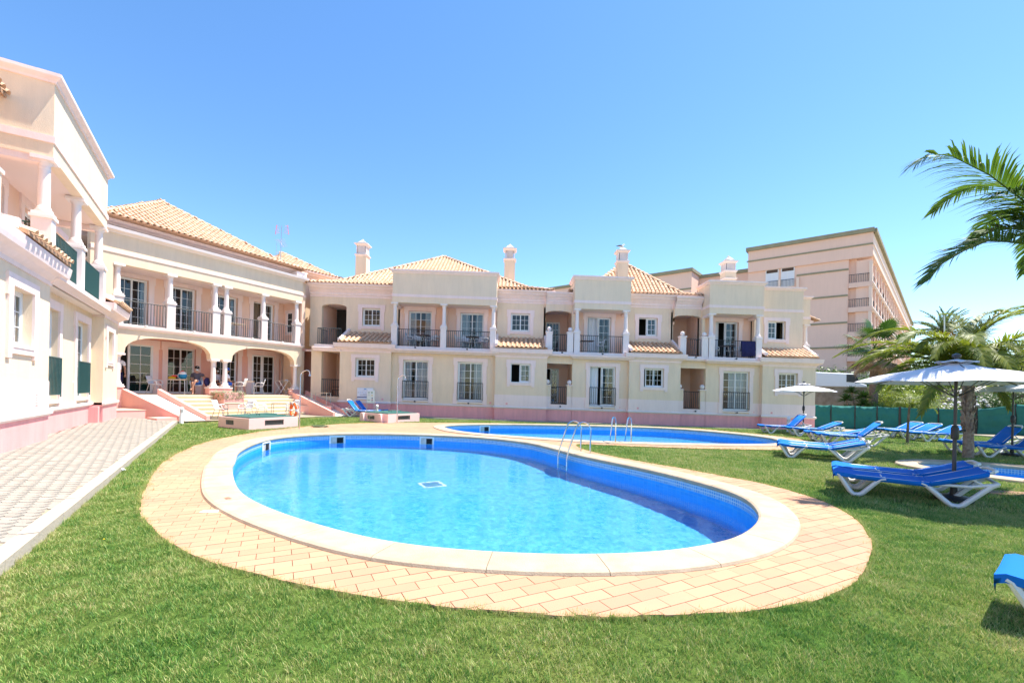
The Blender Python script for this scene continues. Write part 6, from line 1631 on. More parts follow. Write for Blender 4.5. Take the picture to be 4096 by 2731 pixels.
for k in range(8):
    x = -0.38+k*0.105; M = MB(); M.lathe(0, 0, [(0.032, 0), (0.032, 0.002)], 12); M.v = [(v[0]+x, -0.003-v[2], 0.39+v[1]) for v in M.v]; M.build('pictogram', 'ink_blue' if k % 2 else 'ink_grey', nb_)
    M = MB(); M.lathe(0, 0, [(0.022, 0), (0.022, 0.002)], 10); M.v = [(v[0]+x, -0.0055-v[2], 0.39+v[1]) for v in M.v]; M.build('pictogram', 'sign_white', nb_)
sb = thing('rules_board', (-7.45, 23.75, 0.0), 'narrow white poster board on two thin posts before the wall', 'sign')
for sx in (-0.19, 0.19): MB().tube([(sx, 0, 0), (sx, 0, 1.48)], 0.016, 7).build('post', 'steel_dull', sb, smooth=True)
MB().box(-0.19, 0.19, -0.03, -0.015, 0.80, 1.46).build('panel', 'white_paint', sb)
for (x, z, w, h, m) in ((-0.09, 1.36, .1, .03, 'ink_grey'), (-0.09, 1.30, .07, .02, 'ink_green'), (0.07, 1.35, .08, .05, 'ink_green'), (0.08, 1.2, .06, .05, 'ink_yellow'), (-0.09, 1.2, .12, .015, 'ink_grey'), (-0.09, .95, .14, .02, 'ink_green'), (0.09, 1.05, .06, .05, 'ink_navy'), (0.09, .97, .07, .05, 'ink_red'), (0.09, .88, .09, .03, 'ink_grey')):
    MB().box(x-w/2, x+w/2, -0.034, -0.031, z-h/2, z+h/2).build('print', m, sb)

o = text('160', 0.10, (-3.86, 6.10, 0.06), 'num_brown', pool1); o.rotation_euler = (0, 0, -0.75); o.name = 'depth_number'
# aerial
an = thing('tv_aerial', (-14.65, 28.1, 8.6), 'television aerial mast with several antennas above the rear roof', 'aerial')
MB().tube([(0, 0, 0), (0.05, 0, 3.0)], 0.022, 6).build('mast', 'steel_dull', an)
M = MB()
for k in range(7): M.tube([(0.05-0.28+0.02*k, 0.1*k-0.3, 2.0-0.04*k), (0.05+0.35-0.02*k, 0.1*k-0.3, 2.05-0.04*k)], 0.006, 4)
M.tube([(0.05, -0.35, 2.0), (0.05, 0.35, 1.75)], 0.01, 4); M.build('antenna', 'steel_dull', an)
M = MB()
for s in (-1, 1):
    for k in range(6): M.tube([(0.05+s*0.12+s*0.02*k, 0, 2.55+0.09*k), (0.05+s*0.40, 0.05, 2.50+0.09*k)], 0.006, 4)
    M.tube([(0.05+s*0.42, 0.05, 2.45), (0.05+s*0.34, 0.05, 3.05)], 0.015, 4)
M.build('antenna', 'orange', an)
M = MB()
for k in range(6): M.tube([(-0.6+0.0*k, 0.1, 1.2+0.0*k), (0.5, 0.1, 1.25)], 0.006, 4) if k == 0 else M.tube([(-0.35+k*0.12, -0.12, 1.3), (-0.33+k*0.12, 0.25, 1.3)], 0.006, 4)
M.tube([(-0.25, 0, 0.95), (-0.25, 0, 1.9)], 0.014, 4); M.tube([(-0.55, 0, 0.95), (0.05, 0, 0.85)], 0.008, 4); M.build('antenna', 'steel_dull', an)

# spotlights under the ledges
def spot(b, x, y, z):
    M = MB(); M.box(x-0.03, x+0.03, y-0.16, y, z, z+0.03); M.ball((x, y-0.17, z+0.03), 0.045, 8, 5, (1.3, 1, 1)); b.put(M, 'spotlight', 'white_plastic' if b is A else 'dark_metal')
for x in (-7.8, -5.9, -3.1, -1.4): spot(A, x, -0.12, 3.98)
for x in (1.45, 4.4, 9.8, 12.1, 17.4, 19.7): spot(B, x, -0.2, 3.93)
for x in (1.4, 4.5, 9.8, 12.2, 17.6, 20.0): spot(B, x, 0.2, 0.86)
for x in (-0.5, 0.3, 5.7, 6.65, 13.2, 14.2, 21.0, 21.9): B.box('wall_vent', 'base_pink', x, x+0.11, -0.02 if x in (-0.5, 6.65, 14.2, 21.9) else 0.28, 0.31, 0.9, 1.0)

# vehicles behind the fence
def van(x, y, rz, label):
    t = thing('parked_van', (x, y, 1.6), label, 'van', rz)
    M = MB(); M.prism([(-2.2, 0.5), (2.4, 0.5), (2.4, 1.15), (1.75, 1.3), (1.25, 2.05), (-2.2, 2.1)], -0.9, 0.9, 'y'); M.build('body', 'van_white', t, bevel=0.08)
    MB().prism([(1.72, 1.3), (1.28, 1.98), (0.5, 1.98), (0.5, 1.35)], -0.92, 0.92, 'y').build('window', 'dark_metal', t)
    for sx in (-1.4, 1.6):
        for sy in (-0.85, 0.85): M = MB(); M.lathe(0, 0, [(0.33, -0.1), (0.35, -0.06), (0.35, 0.06), (0.33, 0.1)], 14); M.v = [(v[0]+sx, sy+v[2], v[1]+0.35) for v in M.v]; M.build('wheel', 'black', t, smooth=True)
van(27.0, 38.0, 0.1, 'white van roof showing above the grey wall right of the building')
# ------------------------------------------------------------------ vegetation
def frond_mesh(name, pts, n, ll, m, droop=0.5, w=0.02, vee=0.5, curl=0.3, seed=1, base=0.12, rach=0.016, tip=0.35, strand=3):
    """pinnate palm frond along pts with many folded leaflets both sides (one mesh)"""
    rnd = random.Random(seed); P = [Vector(p) for p in pts]
    L = [0]; 
    for a, c in zip(P[:-1], P[1:]): L.append(L[-1]+(c-a).length)
    def at(t):
        d = t*L[-1]
        for i in range(len(P)-1):
            if d <= L[i+1]+1e-9: f = (d-L[i])/(L[i+1]-L[i]); return P[i].lerp(P[i+1], f), (P[min(i+2, len(P)-1)]-P[max(i-0, 0)]).normalized()
        return P[-1], (P[-1]-P[-2]).normalized()
    mb = MB(); mb.tube(P, [rach*(1-0.8*i/(len(P)-1)) for i in range(len(P))], 4)
    for i in range(n):
        t = base+(1-base)*i/n; p, d = at(t); side0 = d.cross(Vector((0, 0, 1)))
        if side0.length < 0.05: side0 = Vector((1, 0, 0))
        side0.normalize(); up = side0.cross(d).normalized()
        l0 = ll*(1-(1-tip)*max(0, (t-0.35)/0.65)**1.5)*(0.55+0.45*min(1, (t-base)/0.15))
        for s in (-1, 1):
            l = l0*rnd.uniform(0.85, 1.12); dirv = (side0*s*(1.0-0.35*t)+d*(0.55+0.8*t)+up*(vee+rnd.uniform(-0.3, 0.3))).normalized()
            q = [p+dirv*0.0]; dd = dirv.copy(); ww = w*rnd.uniform(0.8, 1.2); pos = p.copy(); k = strand; wd = (d.cross(dirv)).cross(dirv)
            wd = d-dirv*d.dot(dirv); wd = wd.normalized() if wd.length > 0.01 else up; b = len(mb.v)
            for j in range(k+1):
                f = j/k; wj = ww*(0.7+0.5*sin(pi*min(1, f*1.2)))*(1-f**3*0.95)
                mb.v += [tuple(pos-wd*wj), tuple(pos+wd*wj)]
                dd = (dd+Vector((0, 0, -droop*(0.35+f)*rnd.uniform(0.7, 1.2)/k*1.6))).normalized(); pos = pos+dd*(l/k)
            for j in range(k): mb.f.append((b+2*j, b+2*j+1, b+2*j+3, b+2*j+2))
    return mb.mesh(name, m)
def arch(L, rise, drop, n=9, side=0.0):
    """rachis in the xz plane: leaves at angle `rise`, arches over by `drop` radians"""
    pts = [(0, 0, 0)]; x = y = z = 0
    for i in range(n):
        f = (i+1)/n; a = rise-drop*f**1.3; x += cos(a)*L/n; z += sin(a)*L/n; y = side*f*f; pts.append((x, y, z))
    return pts
QF = [frond_mesh('frond', arch(2.7, r, d, 10, s), 78, 0.5, 'queen_leaf', droop=0.75, w=0.013, vee=0.4, seed=k) for k, (r, d, s) in enumerate(((0.95, 1.6, 0.2), (0.6, 1.4, -0.2), (1.2, 2.0, 0.1)))]
def trunk(t, h, r0, r1, m='trunk', lean=(0, 0), seg=14, rough=0.06, fib=0):
    rnd = random.Random(int(h*100)); M = MB(); n = 12
    for i in range(seg+1):
        f = i/seg; r = r0+(r1-r0)*f
        for k in range(n):
            a = 2*pi*k/n; rr = r*(1+rnd.uniform(-rough, rough)); M.v.append((lean[0]*f*f+rr*cos(a), lean[1]*f*f+rr*sin(a), h*f))
    for i in range(seg):
        for k in range(n): M.f.append((i*n+k, i*n+(k+1) % n, (i+1)*n+(k+1) % n, (i+1)*n+k))
    M.build('trunk', m, t, smooth=False)
    if fib:
        M = MB()
        for i in range(fib):
            a = rnd.uniform(0, 6.28); z = rnd.uniform(h*0.28, h*0.98); f = z/h; r = (r0+(r1-r0)*f)*1.0; l = rnd.uniform(.12, .32); w = rnd.uniform(.02, .06)
            c = Vector((lean[0]*f*f+r*cos(a), lean[1]*f*f+r*sin(a), z)); o_ = Vector((cos(a), sin(a), 0)); s_ = Vector((-sin(a), cos(a), 0))
            M.add([c-s_*w, c+s_*w, c+s_*w*.6+o_*rnd.uniform(.02, .06)+Vector((0, 0, l)), c-s_*w*.5+o_*rnd.uniform(.03, .08)+Vector((0, 0, l*.8))], [(0, 1, 2, 3), (3, 2, 1, 0)])
        M.build('old_leaf_bases', 'trunk_fibre', t)['kind'] = 'stuff'
def crown(t, meshes, n, z, top=(0, 0), a0=0.0, tilt=(0, 0), sc=(0.85, 1.15), name='frond', skip=None, az=None):
    for i in range(n):
        a = az[i] if az else a0+i*2.399; s = R(*sc); rx = R(*tilt)
        M = Matrix.Translation((top[0], top[1], z+R(-.05, .05))) @ Matrix.Rotation(a, 4, 'Z') @ Matrix.Rotation(rx, 4, 'Y') @ Matrix.Scale(s, 4)
        inst(name, random.choice(meshes), t, M=M)
# shaggy palm behind the large umbrella
t = thing('palm_tree', (12.84, 12.63, 0), 'palm with shaggy brown trunk and arching yellow-green fronds behind the large umbrella', 'palm tree')
trunk(t, 2.45, 0.125, 0.09, 'trunk_fibre', lean=(-0.04, 0), fib=150, rough=0.06)
crown(t, QF, 30, 2.2, (-0.04, 0), tilt=(-0.25, 0.35), sc=(0.85, 1.15))
crown(t, QF, 6, 2.2, (-0.04, 0), sc=(1.0, 1.2), tilt=(-0.75, -0.45), az=[0.2, -0.3, 0.6, -0.7, 1.0, -0.1])
crown(t, QF, 9, 2.2, (-0.04, 0), sc=(1.0, 1.3), tilt=(-0.2, 0.25), az=[2.3, 2.6, 2.8, 3.0, 3.2, 3.4, 3.6, 2.45, 3.9])
# tall palm at the right edge, crown reaching into the picture
NPx = Vector((9.85, 7.75, 4.35))
PO = Vector((9.15, 7.7, 0))
t = thing('palm_tree', tuple(PO), 'tall palm just outside the right edge whose dark fronds reach into the sky', 'palm tree')
trunk(t, 4.4, 0.17, 0.12, 'trunk', rough=0.05)
def wf(pts, seed, ll=0.62, n=78, **k):
    me = frond_mesh('frond', [tuple(Vector(p)-PO) for p in pts], n, ll, 'palm_leaf', seed=seed, **k); inst('frond', me, t)
wf([(9.15, 7.7, 4.4), (8.6, 7.62, 5.0), (7.98, 7.6, 5.42), (7.35, 7.6, 5.72), (7.0, 7.6, 5.76), (6.78, 7.6, 5.62)], 3, 0.88, 84, droop=0.75, w=0.013, vee=0.25, tip=0.42)
wf([(9.15, 7.65, 4.35), (8.6, 7.6, 4.27), (8.0, 7.58, 4.32), (7.55, 7.58, 4.12), (7.2, 7.58, 3.90), (6.98, 7.58, 3.62)], 4, 0.66, 84, droop=0.45, w=0.013, vee=0.5, tip=0.45)
wf([(9.15, 7.7, 4.4), (8.75, 7.5, 4.9), (8.3, 7.38, 5.08), (7.95, 7.3, 5.0)], 5, 0.75, 60, droop=0.8, w=0.014, vee=0.3, tip=0.6)
wf([(9.15, 7.7, 4.4), (8.8, 7.8, 4.6), (8.45, 7.9, 4.62), (8.1, 7.95, 4.45)], 6, 0.6, 50, droop=0.6, w=0.014, vee=0.4, tip=0.6)
PF = [frond_mesh('frond', arch(3.0, r, d, 9, 0.1), 62, 0.6, 'palm_leaf', droop=0.7, w=0.018, vee=0.4, seed=20+k) for k, (r, d) in enumerate(((0.9, 1.5), (1.2, 1.7)))]
crown(t, PF, 9, 4.3, az=[0.2, 0.8, 1.4, -0.4, -1.0, 0.5, -0.7, 1.1, 0.0], tilt=(-0.2, 0.2))
# thin young palm on the lawn
crown(t, PF, 7, 4.3, az=[2.3, 2.8, 3.4, 3.7, 3.1, 2.6, 3.9], sc=(0.38, 0.48), tilt=(-0.6, 0.2))
YF = [frond_mesh('frond', arch(1.15, r, d, 7, 0.05), 26, 0.30, 'queen_leaf', droop=1.0, w=0.010, vee=0.2, seed=30+k, rach=0.01) for k, (r, d) in enumerate(((1.3, 1.7), (1.0, 2.0)))]
t = thing('young_palm', (14.71, 16.7, 0), 'thin young palm with a bare stem between the loungers and the fence', 'palm tree'); trunk(t, 1.35, 0.05, 0.03, 'trunk', rough=0.12, lean=(0.05, 0))
crown(t, YF, 7, 1.3, (0.05, 0), tilt=(-0.2, 0.3), sc=(0.8, 1.1))
# fan palm
def fan_mesh(seed, r=0.95):
    rnd = random.Random(seed); mb = MB(); mb.tube([(0, 0, 0), (0.7, 0, 0.22), (1.15, 0, 0.3)], 0.02, 4); n = 26; c = Vector((1.15, 0, 0.3))
    for i in range(n):
        a = -2.2+4.4*i/(n-1); l = r*(0.75+0.25*cos(a*0.7))*rnd.uniform(0.92, 1.05); d = Vector((cos(a), sin(a), 0.25*cos(a)-0.05)).normalized(); s = Vector((-sin(a), cos(a), 0)); b = len(mb.v); w = 0.05
        p1 = c+d*l*0.55; p2 = c+d*l*0.85+Vector((0, 0, -0.06)); p3 = c+d*l+Vector((0, 0, -0.22*rnd.uniform(.5, 1.5)))
        mb.v += [tuple(c), tuple(p1-s*w+Vector((0, 0, .02))), tuple(p1+s*w), tuple(p2-s*w*.4), tuple(p2+s*w*.4), tuple(p3)]; mb.f += [(b, b+1, b+2), (b+1, b+3, b+4, b+2), (b+3, b+5, b+4)]
    return mb
FM = [fan_mesh(k).mesh('fan_leaf', 'fan_leaf') for k in range(3)]; FD = [fan_mesh(k, 0.8).mesh('dead_leaf', 'dead_frond') for k in (7, 8)]
t = thing('fan_palm', (24.9, 31.0, -0.6), 'fan palm with shiny round leaves and hanging dead ones before the hotel', 'palm tree'); trunk(t, 5.6, 0.28, 0.22, 'trunk')
crown(t, FM, 17, 5.7, tilt=(-1.25, 0.6), name='fan_leaf', sc=(0.95, 1.25)); crown(t, FD, 22, 5.3, tilt=(0.6, 1.25), name='dead_leaf', sc=(0.8, 1.1))
# date palm
DF = [frond_mesh('frond', arch(3.1, r, d, 8, 0.1), 46, 0.42, 'date_leaf', droop=0.15, w=0.02, vee=0.5, seed=40+k, rach=0.04) for k, (r, d) in enumerate(((1.0, 1.1), (0.6, 0.9), (1.35, 0.9)))]
t = thing('date_palm', (43.0, 45.0, -0.5), 'date palm rising behind the shrubs against the sky', 'palm tree'); trunk(t, 8.2, 0.4, 0.35, 'trunk'); crown(t, DF, 46, 8.5, tilt=(-0.6, 0.5))
M = MB()
for i in range(60): a = R(0, 6.28); M.tube([(0.2*cos(a), 0.2*sin(a), 8.3), (0.6*cos(a), 0.6*sin(a), 8.9), (R(.7, 1.1)*cos(a), R(.7, 1.1)*sin(a), R(8.0, 8.8))], 0.025, 4)
M.build('fruit_stalks', 'orange_stalk', t)['kind'] = 'stuff'
t = thing('date_palm', (41.5, 37.0, -0.5), 'lower dark date palm cut by the right edge above the umbrella', 'palm tree'); trunk(t, 3.6, 0.4, 0.35, 'trunk'); crown(t, DF, 40, 3.8, tilt=(-0.5, 0.6))
M = MB()
for i in range(50): a = R(0, 6.28); M.tube([(0.2*cos(a), 0.2*sin(a), 3.7), (0.6*cos(a), 0.6*sin(a), 4.2), (R(.8, 1.3)*cos(a), R(.8, 1.3)*sin(a), R(3.4, 4.0))], 0.025, 4)
M.build('fruit_stalks', 'orange_stalk', t)['kind'] = 'stuff'

def blob(name, x, y, z, rx, ry, rz, n, ls, m, label, cat='shrub', seed=1, lobes=7, stems=True, extra=None, group=None):
    """bush: leaf-sized faces spread through uneven lobes"""
    rnd = random.Random(seed); t = thing(name, (x, y, z), label, cat, group=group); mb = MB(); lb = []
    for i in range(lobes): lb.append((rnd.uniform(-.75, .75)*rx, rnd.uniform(-.75, .75)*ry, rnd.uniform(0.35, 0.8)*rz*1.3, rnd.uniform(.38, .62)))
    for i in range(n):
        c = lb[rnd.randrange(lobes)]; u = rnd.uniform(-1, 1); a = rnd.uniform(0, 6.283); q = math.sqrt(1-u*u); rr = rnd.uniform(0.55, 1.08)
        p = Vector((c[0]+rx*c[3]*rr*q*cos(a), c[1]+ry*c[3]*rr*q*sin(a), c[2]+rz*c[3]*rr*u))
        if p.z < 0.02: p.z = rnd.uniform(0.02, 0.3)
        nrm_ = Vector((q*cos(a), q*sin(a), u+0.4)).normalized(); s = nrm_.orthogonal().normalized(); s.rotate(Matrix.Rotation(rnd.uniform(0, 6.28), 3, nrm_)); w = nrm_.cross(s); l = ls*rnd.uniform(.6, 1.3)
        s = (s+nrm_*rnd.uniform(-.6, .6)).normalized(); mb.add([p-s*l, p+w*l*.38, p+s*l, p-w*l*.38], [(0, 1, 2, 3)])
    mb.build('foliage', m, t)
    if stems:
        M = MB()
        for i in range(lobes): c = lb[i]; M.tube([(c[0]*.2, c[1]*.2, 0), (c[0]*.7, c[1]*.7, c[2]*.6), (c[0], c[1], c[2])], [0.05, 0.035, 0.015], 5)
        M.build('stem', 'trunk', t)
    if extra:
        em, k, es = extra; M = MB()
        for i in range(k):
            c = lb[rnd.randrange(lobes)]; u = rnd.uniform(-.2, 1); a = rnd.uniform(0, 6.283); q = math.sqrt(1-u*u)
            p = (c[0]+rx*c[3]*1.08*q*cos(a), c[1]+ry*c[3]*1.08*q*sin(a), c[2]+rz*c[3]*1.08*u); M.ball(p, es*rnd.uniform(.6, 1.2), 6, 4, (1, 1, .7))
        M.build('blossom', em, t)['kind'] = 'stuff'
    return t
GS = 'shrubs behind the net fence'
blob('shrub', 24.3, 30.2, -0.4, 1.1, 1.0, 1.4, 3600, 0.085, 'leaf_mid', 'broad-leaved green shrub behind the left part of the fence', seed=2, lobes=9, group=GS)
blob('shrub', 26.2, 29.8, -0.4, 1.4, 1.1, 1.75, 4600, 0.085, 'leaf_bright', 'bright green leafy shrub left of the grey wall piece', seed=3, lobes=9, group=GS)
blob('shrub', 27.9, 29.4, -0.4, 1.0, 0.9, 1.5, 2200, 0.07, 'leaf_grey', 'pale grey-green shrub in front of the grey wall piece', seed=4, group=GS)
blob('oleander', 26.6, 26.6, -0.4, 1.2, 0.9, 1.6, 2400, 0.08, 'leaf_mid', 'oleander with white blossoms beside the shaggy palm trunk', seed=5, extra=('flower_white', 150, 0.09), group=GS)
blob('hedge', 29.5, 26.2, -0.4, 2.4, 1.2, 2.0, 6000, 0.085, 'leaf_dark', 'dark clipped hedge behind the fence under the right umbrella', seed=6, lobes=14, group=GS)
blob('hedge', 31.0, 22.5, -0.4, 2.2, 1.4, 2.0, 5000, 0.085, 'leaf_dark', 'dark hedge at the far right behind the fence', seed=7, lobes=12, group=GS)
blob('hedge', 27.6, 21.5, -0.4, 1.6, 2.4, 1.7, 4200, 0.08, 'leaf_mid', 'green hedge beside the fence at the right edge', seed=17, lobes=12, group=GS)
blob('tree', 34, 36, -0.4, 3.2, 2.5, 3.6, 7000, 0.14, 'leaf_mid', 'leafy tree behind the fan palm and shrubs', 'tree', seed=8, lobes=12)
blob('tree', 40, 52, -0.4, 6.0, 3, 4.0, 6000, 0.2, 'leaf_dark', 'dark tree mass below the date palm', 'tree', seed=9, lobes=12)
blob('tree', 52, 50, -0.4, 7.5, 4, 6.0, 12000, 0.26, 'leaf_dark', 'dark trees at the far right horizon', 'tree', seed=10, lobes=12)
blob('shrub', 29.5, 33, -0.4, 2.6, 1.6, 2.9, 6000, 0.1, 'leaf_bright', 'yellow-green bush mass above the shrubs left of the big umbrella', seed=12, lobes=10, group=GS)
blob('grass_shrub', 20.3, 29.8, -0.5, 0.7, 0.4, 0.55, 900, 0.07, 'leaf_grey', 'low feathery plant just behind the first fence panels', seed=14, stems=False)
# yuccas
YM = MB(); rnd_ = random.Random(3)
for i in range(90):
    a = rnd_.uniform(0, 6.28); e = rnd_.uniform(-.3, 1.4); l = rnd_.uniform(.45, .65); d = Vector((cos(a)*cos(e), sin(a)*cos(e), sin(e))); s = Vector((-sin(a), cos(a), 0))*0.03
    YM.add([-s, s, d*l*.6+s*.8+Vector((0, 0, 0)), d*l+Vector((0, 0, -.05)), d*l*.6-s*.8], [(0, 1, 2, 3, 4)])
ym = YM.mesh('rosette', 'leaf_dark')
t = thing('yucca', (23.1, 29.9, -0.4), 'dark spiky yucca in front of the grey wall beside the building', 'yucca')
for (x, y, z) in ((-0.9, 0, 1.9), (-0.3, 0.3, 2.4), (0.2, 0, 1.6), (-0.6, 0.2, 1.2), (0.5, .3, 2.1), (-0.1, -.2, .9)):
    MB().tube([(0, 0, 0), (x*.6, y*.6, z*.6), (x, y, z)], 0.05, 6).build('stem', 'trunk', t); inst('rosette', ym, t, (x, y, z), R(0, 6))
# grey retaining walls
gw = thing('retaining_wall', (27, 35, -0.5), 'grey stone retaining wall behind the shrubs', 'wall', -0.15); MB().box(-4.5, 9, 0, 0.4, 0, 2.95).build('masonry', 'stone_wall', gw); MB().box(-4.5, 9, -0.05, 0.45, 2.95, 3.02).build('wall_top', 'kerb', gw)
MB().box(-3.9, -3.4, -0.4, 0.0, 0, 2.8).build('pier', 'stone_wall', gw) if False else None
rg = MB().box(20, 60, 35.6, 48, -0.5, 1.6).build('raised_ground', 'ground_far'); rg['kind'] = 'structure'
t = thing('mast', (39.0, 40.5, -0.5), 'thin grey mast between date palm and arching fronds', 'mast'); MB().tube([(0, 0, 0), (-0.25, 0, 9.9)], 0.05, 6).build('pole', 'steel_dull', t)

# ------------------------------------------------------------------ gull
g = thing('seagull', (6.83, 28.97, 11.04-0.013*13.9), 'white gull with grey wings standing on the third chimney', 'bird', 0.0)
M = MB(); M.ball((0.0, 0, 0.20), 0.085, 10, 7, (1.9, 0.9, 0.85)); M.ball((0.15, 0, 0.30), 0.052, 9, 6); M.tube([(0.08, 0, 0.22), (0.15, 0, 0.30)], [0.07, 0.045], 8); M.tube([(-0.12, 0, 0.20), (-0.2, 0, 0.19)], [0.05, 0.02], 6); M.build('body', 'gull_white', g, smooth=True)
M = MB()
for s in (-1, 1): M.ball((-0.06, s*0.055, 0.215), 0.07, 8, 5, (2.2, 0.35, 0.75)); M.tube([(-0.15, s*0.04, 0.21), (-0.34, s*0.015, 0.20)], [0.035, 0.008], 5)
M.build('wing', 'gull_grey', g, smooth=True); M = MB(); M.tube([(0.19, 0, 0.30), (0.26, 0, 0.285)], [0.014, 0.005], 5); M.build('beak', 'ink_yellow', g)
M = MB()
for s in (-1, 1): M.tube([(0.0, s*.03, 0.14), (0.0, s*.03, 0.0)], 0.008, 5)
M.build('legs', 'ink_yellow', g)

# ------------------------------------------------------------------ people
def skinned(name, joints, edges, m, parent, lev=2):
    """joints: [(x,y,z,r)], grown with a Skin modifier"""
    me = bpy.data.meshes.new(name); me.from_pydata([j[:3] for j in joints], edges, []); me.materials.append(MATS[m])
    o = bpy.data.objects.new(name, me); COL.objects.link(o); o.parent = parent
    sk_ = o.modifiers.new('skin', 'SKIN'); sk_.use_smooth_shade = True
    for i, v in enumerate(me.skin_vertices[0].data): v.radius = (joints[i][3], joints[i][3]); v.use_root = (i == 0)
    ss = o.modifiers.new('sub', 'SUBSURF'); ss.levels = lev; ss.render_levels = lev
    return o
def head(parent, c, yaw, hair='hair', cap=None, mask=True, rad=0.098):
    cy, sy = cos(yaw), sin(yaw); f = lambda x, y, z: (c[0]+x*cy-y*sy, c[1]+x*sy+y*cy, c[2]+z)
    M = MB(); M.ball(c, rad, 14, 9, (0.92, 0.92, 1.2)); M.tube([f(rad*.85, 0, .01), f(rad*1.1, 0, -.03)], [.012, .018], 6)
    for s in (-1, 1): M.ball(f(0, s*rad*.9, -.01), .025, 6, 4, (.6, .6, 1.2))
    h = M.build('head', 'skin', parent, smooth=True)
    M = MB()
    for s in (-1, 1): M.ball(f(rad*.80, s*.034, .022), .013, 6, 4)
    M.build('eyes', 'hair', h)
    M = MB(); M.ball(f(-.02, 0, .035), rad*1.03, 14, 9, (0.95, 0.97, 1.02)); M.build('hair', hair, h, smooth=True) if not cap or cap[0] != 'full' else None
    if mask: M = MB(); M.ball(f(.052, 0, -.045), .062, 10, 7, (.95, 1.05, .82)); M.build('face_mask', 'mask_white', h, smooth=True)
    if cap:
        if cap[0] == 'cap':
            M = MB(); M.ball(f(0, 0, .05), rad*1.06, 14, 8, (1, 1, .95)); M.ball(f(.115, 0, .055), .07, 10, 5, (1.1, 1.0, .14)); M.build('cap', cap[1], h, smooth=True)
            M = MB(); M.ball(f(.09, .02, .095), .018, 6, 4); M.build('badge', 'white_paint', h)
        else:
            M = MB(); M.lathe(c[0], c[1], [(rad*1.6, .02), (rad*1.15, .05), (rad*1.08, .13), (rad*.85, .145)], 16, c[2]); M.build('sun_hat', cap[1], h, smooth=True)
    return h
def hand(parent, w, d, m='skin', sc=1.0):
    """palm with four fingers and a thumb, from wrist w along direction d, slightly curled"""
    w = Vector(w); d = Vector(d).normalized(); s = d.cross(Vector((0, 0, 1))); s = s.normalized() if s.length > .1 else Vector((0, 1, 0)); n = s.cross(d)
    J = [(*w, .026*sc), (*(w+d*.05*sc), .030*sc), (*(w+d*.085*sc), .028*sc)]; E = [(0, 1), (1, 2)]
    for k, (o_, l) in enumerate(((-.028, .065), (-.009, .078), (.010, .074), (.028, .058))):
        b = len(J); p = w+d*.09*sc+s*o_*sc; q = p+d*l*.55*sc-n*.012; r = q+d*l*.4*sc-n*.028; J += [(*p, .0095*sc), (*q, .0085*sc), (*r, .007*sc)]; E += [(2, b), (b, b+1), (b+1, b+2)]
    b = len(J); p = w+d*.045*sc-s*.036*sc; q = p+d*.035*sc-s*.014*sc; J += [(*p, .011*sc), (*q, .009*sc)]; E += [(1, b), (b, b+1)]
    return skinned('hand', J, E, m, parent, 1)

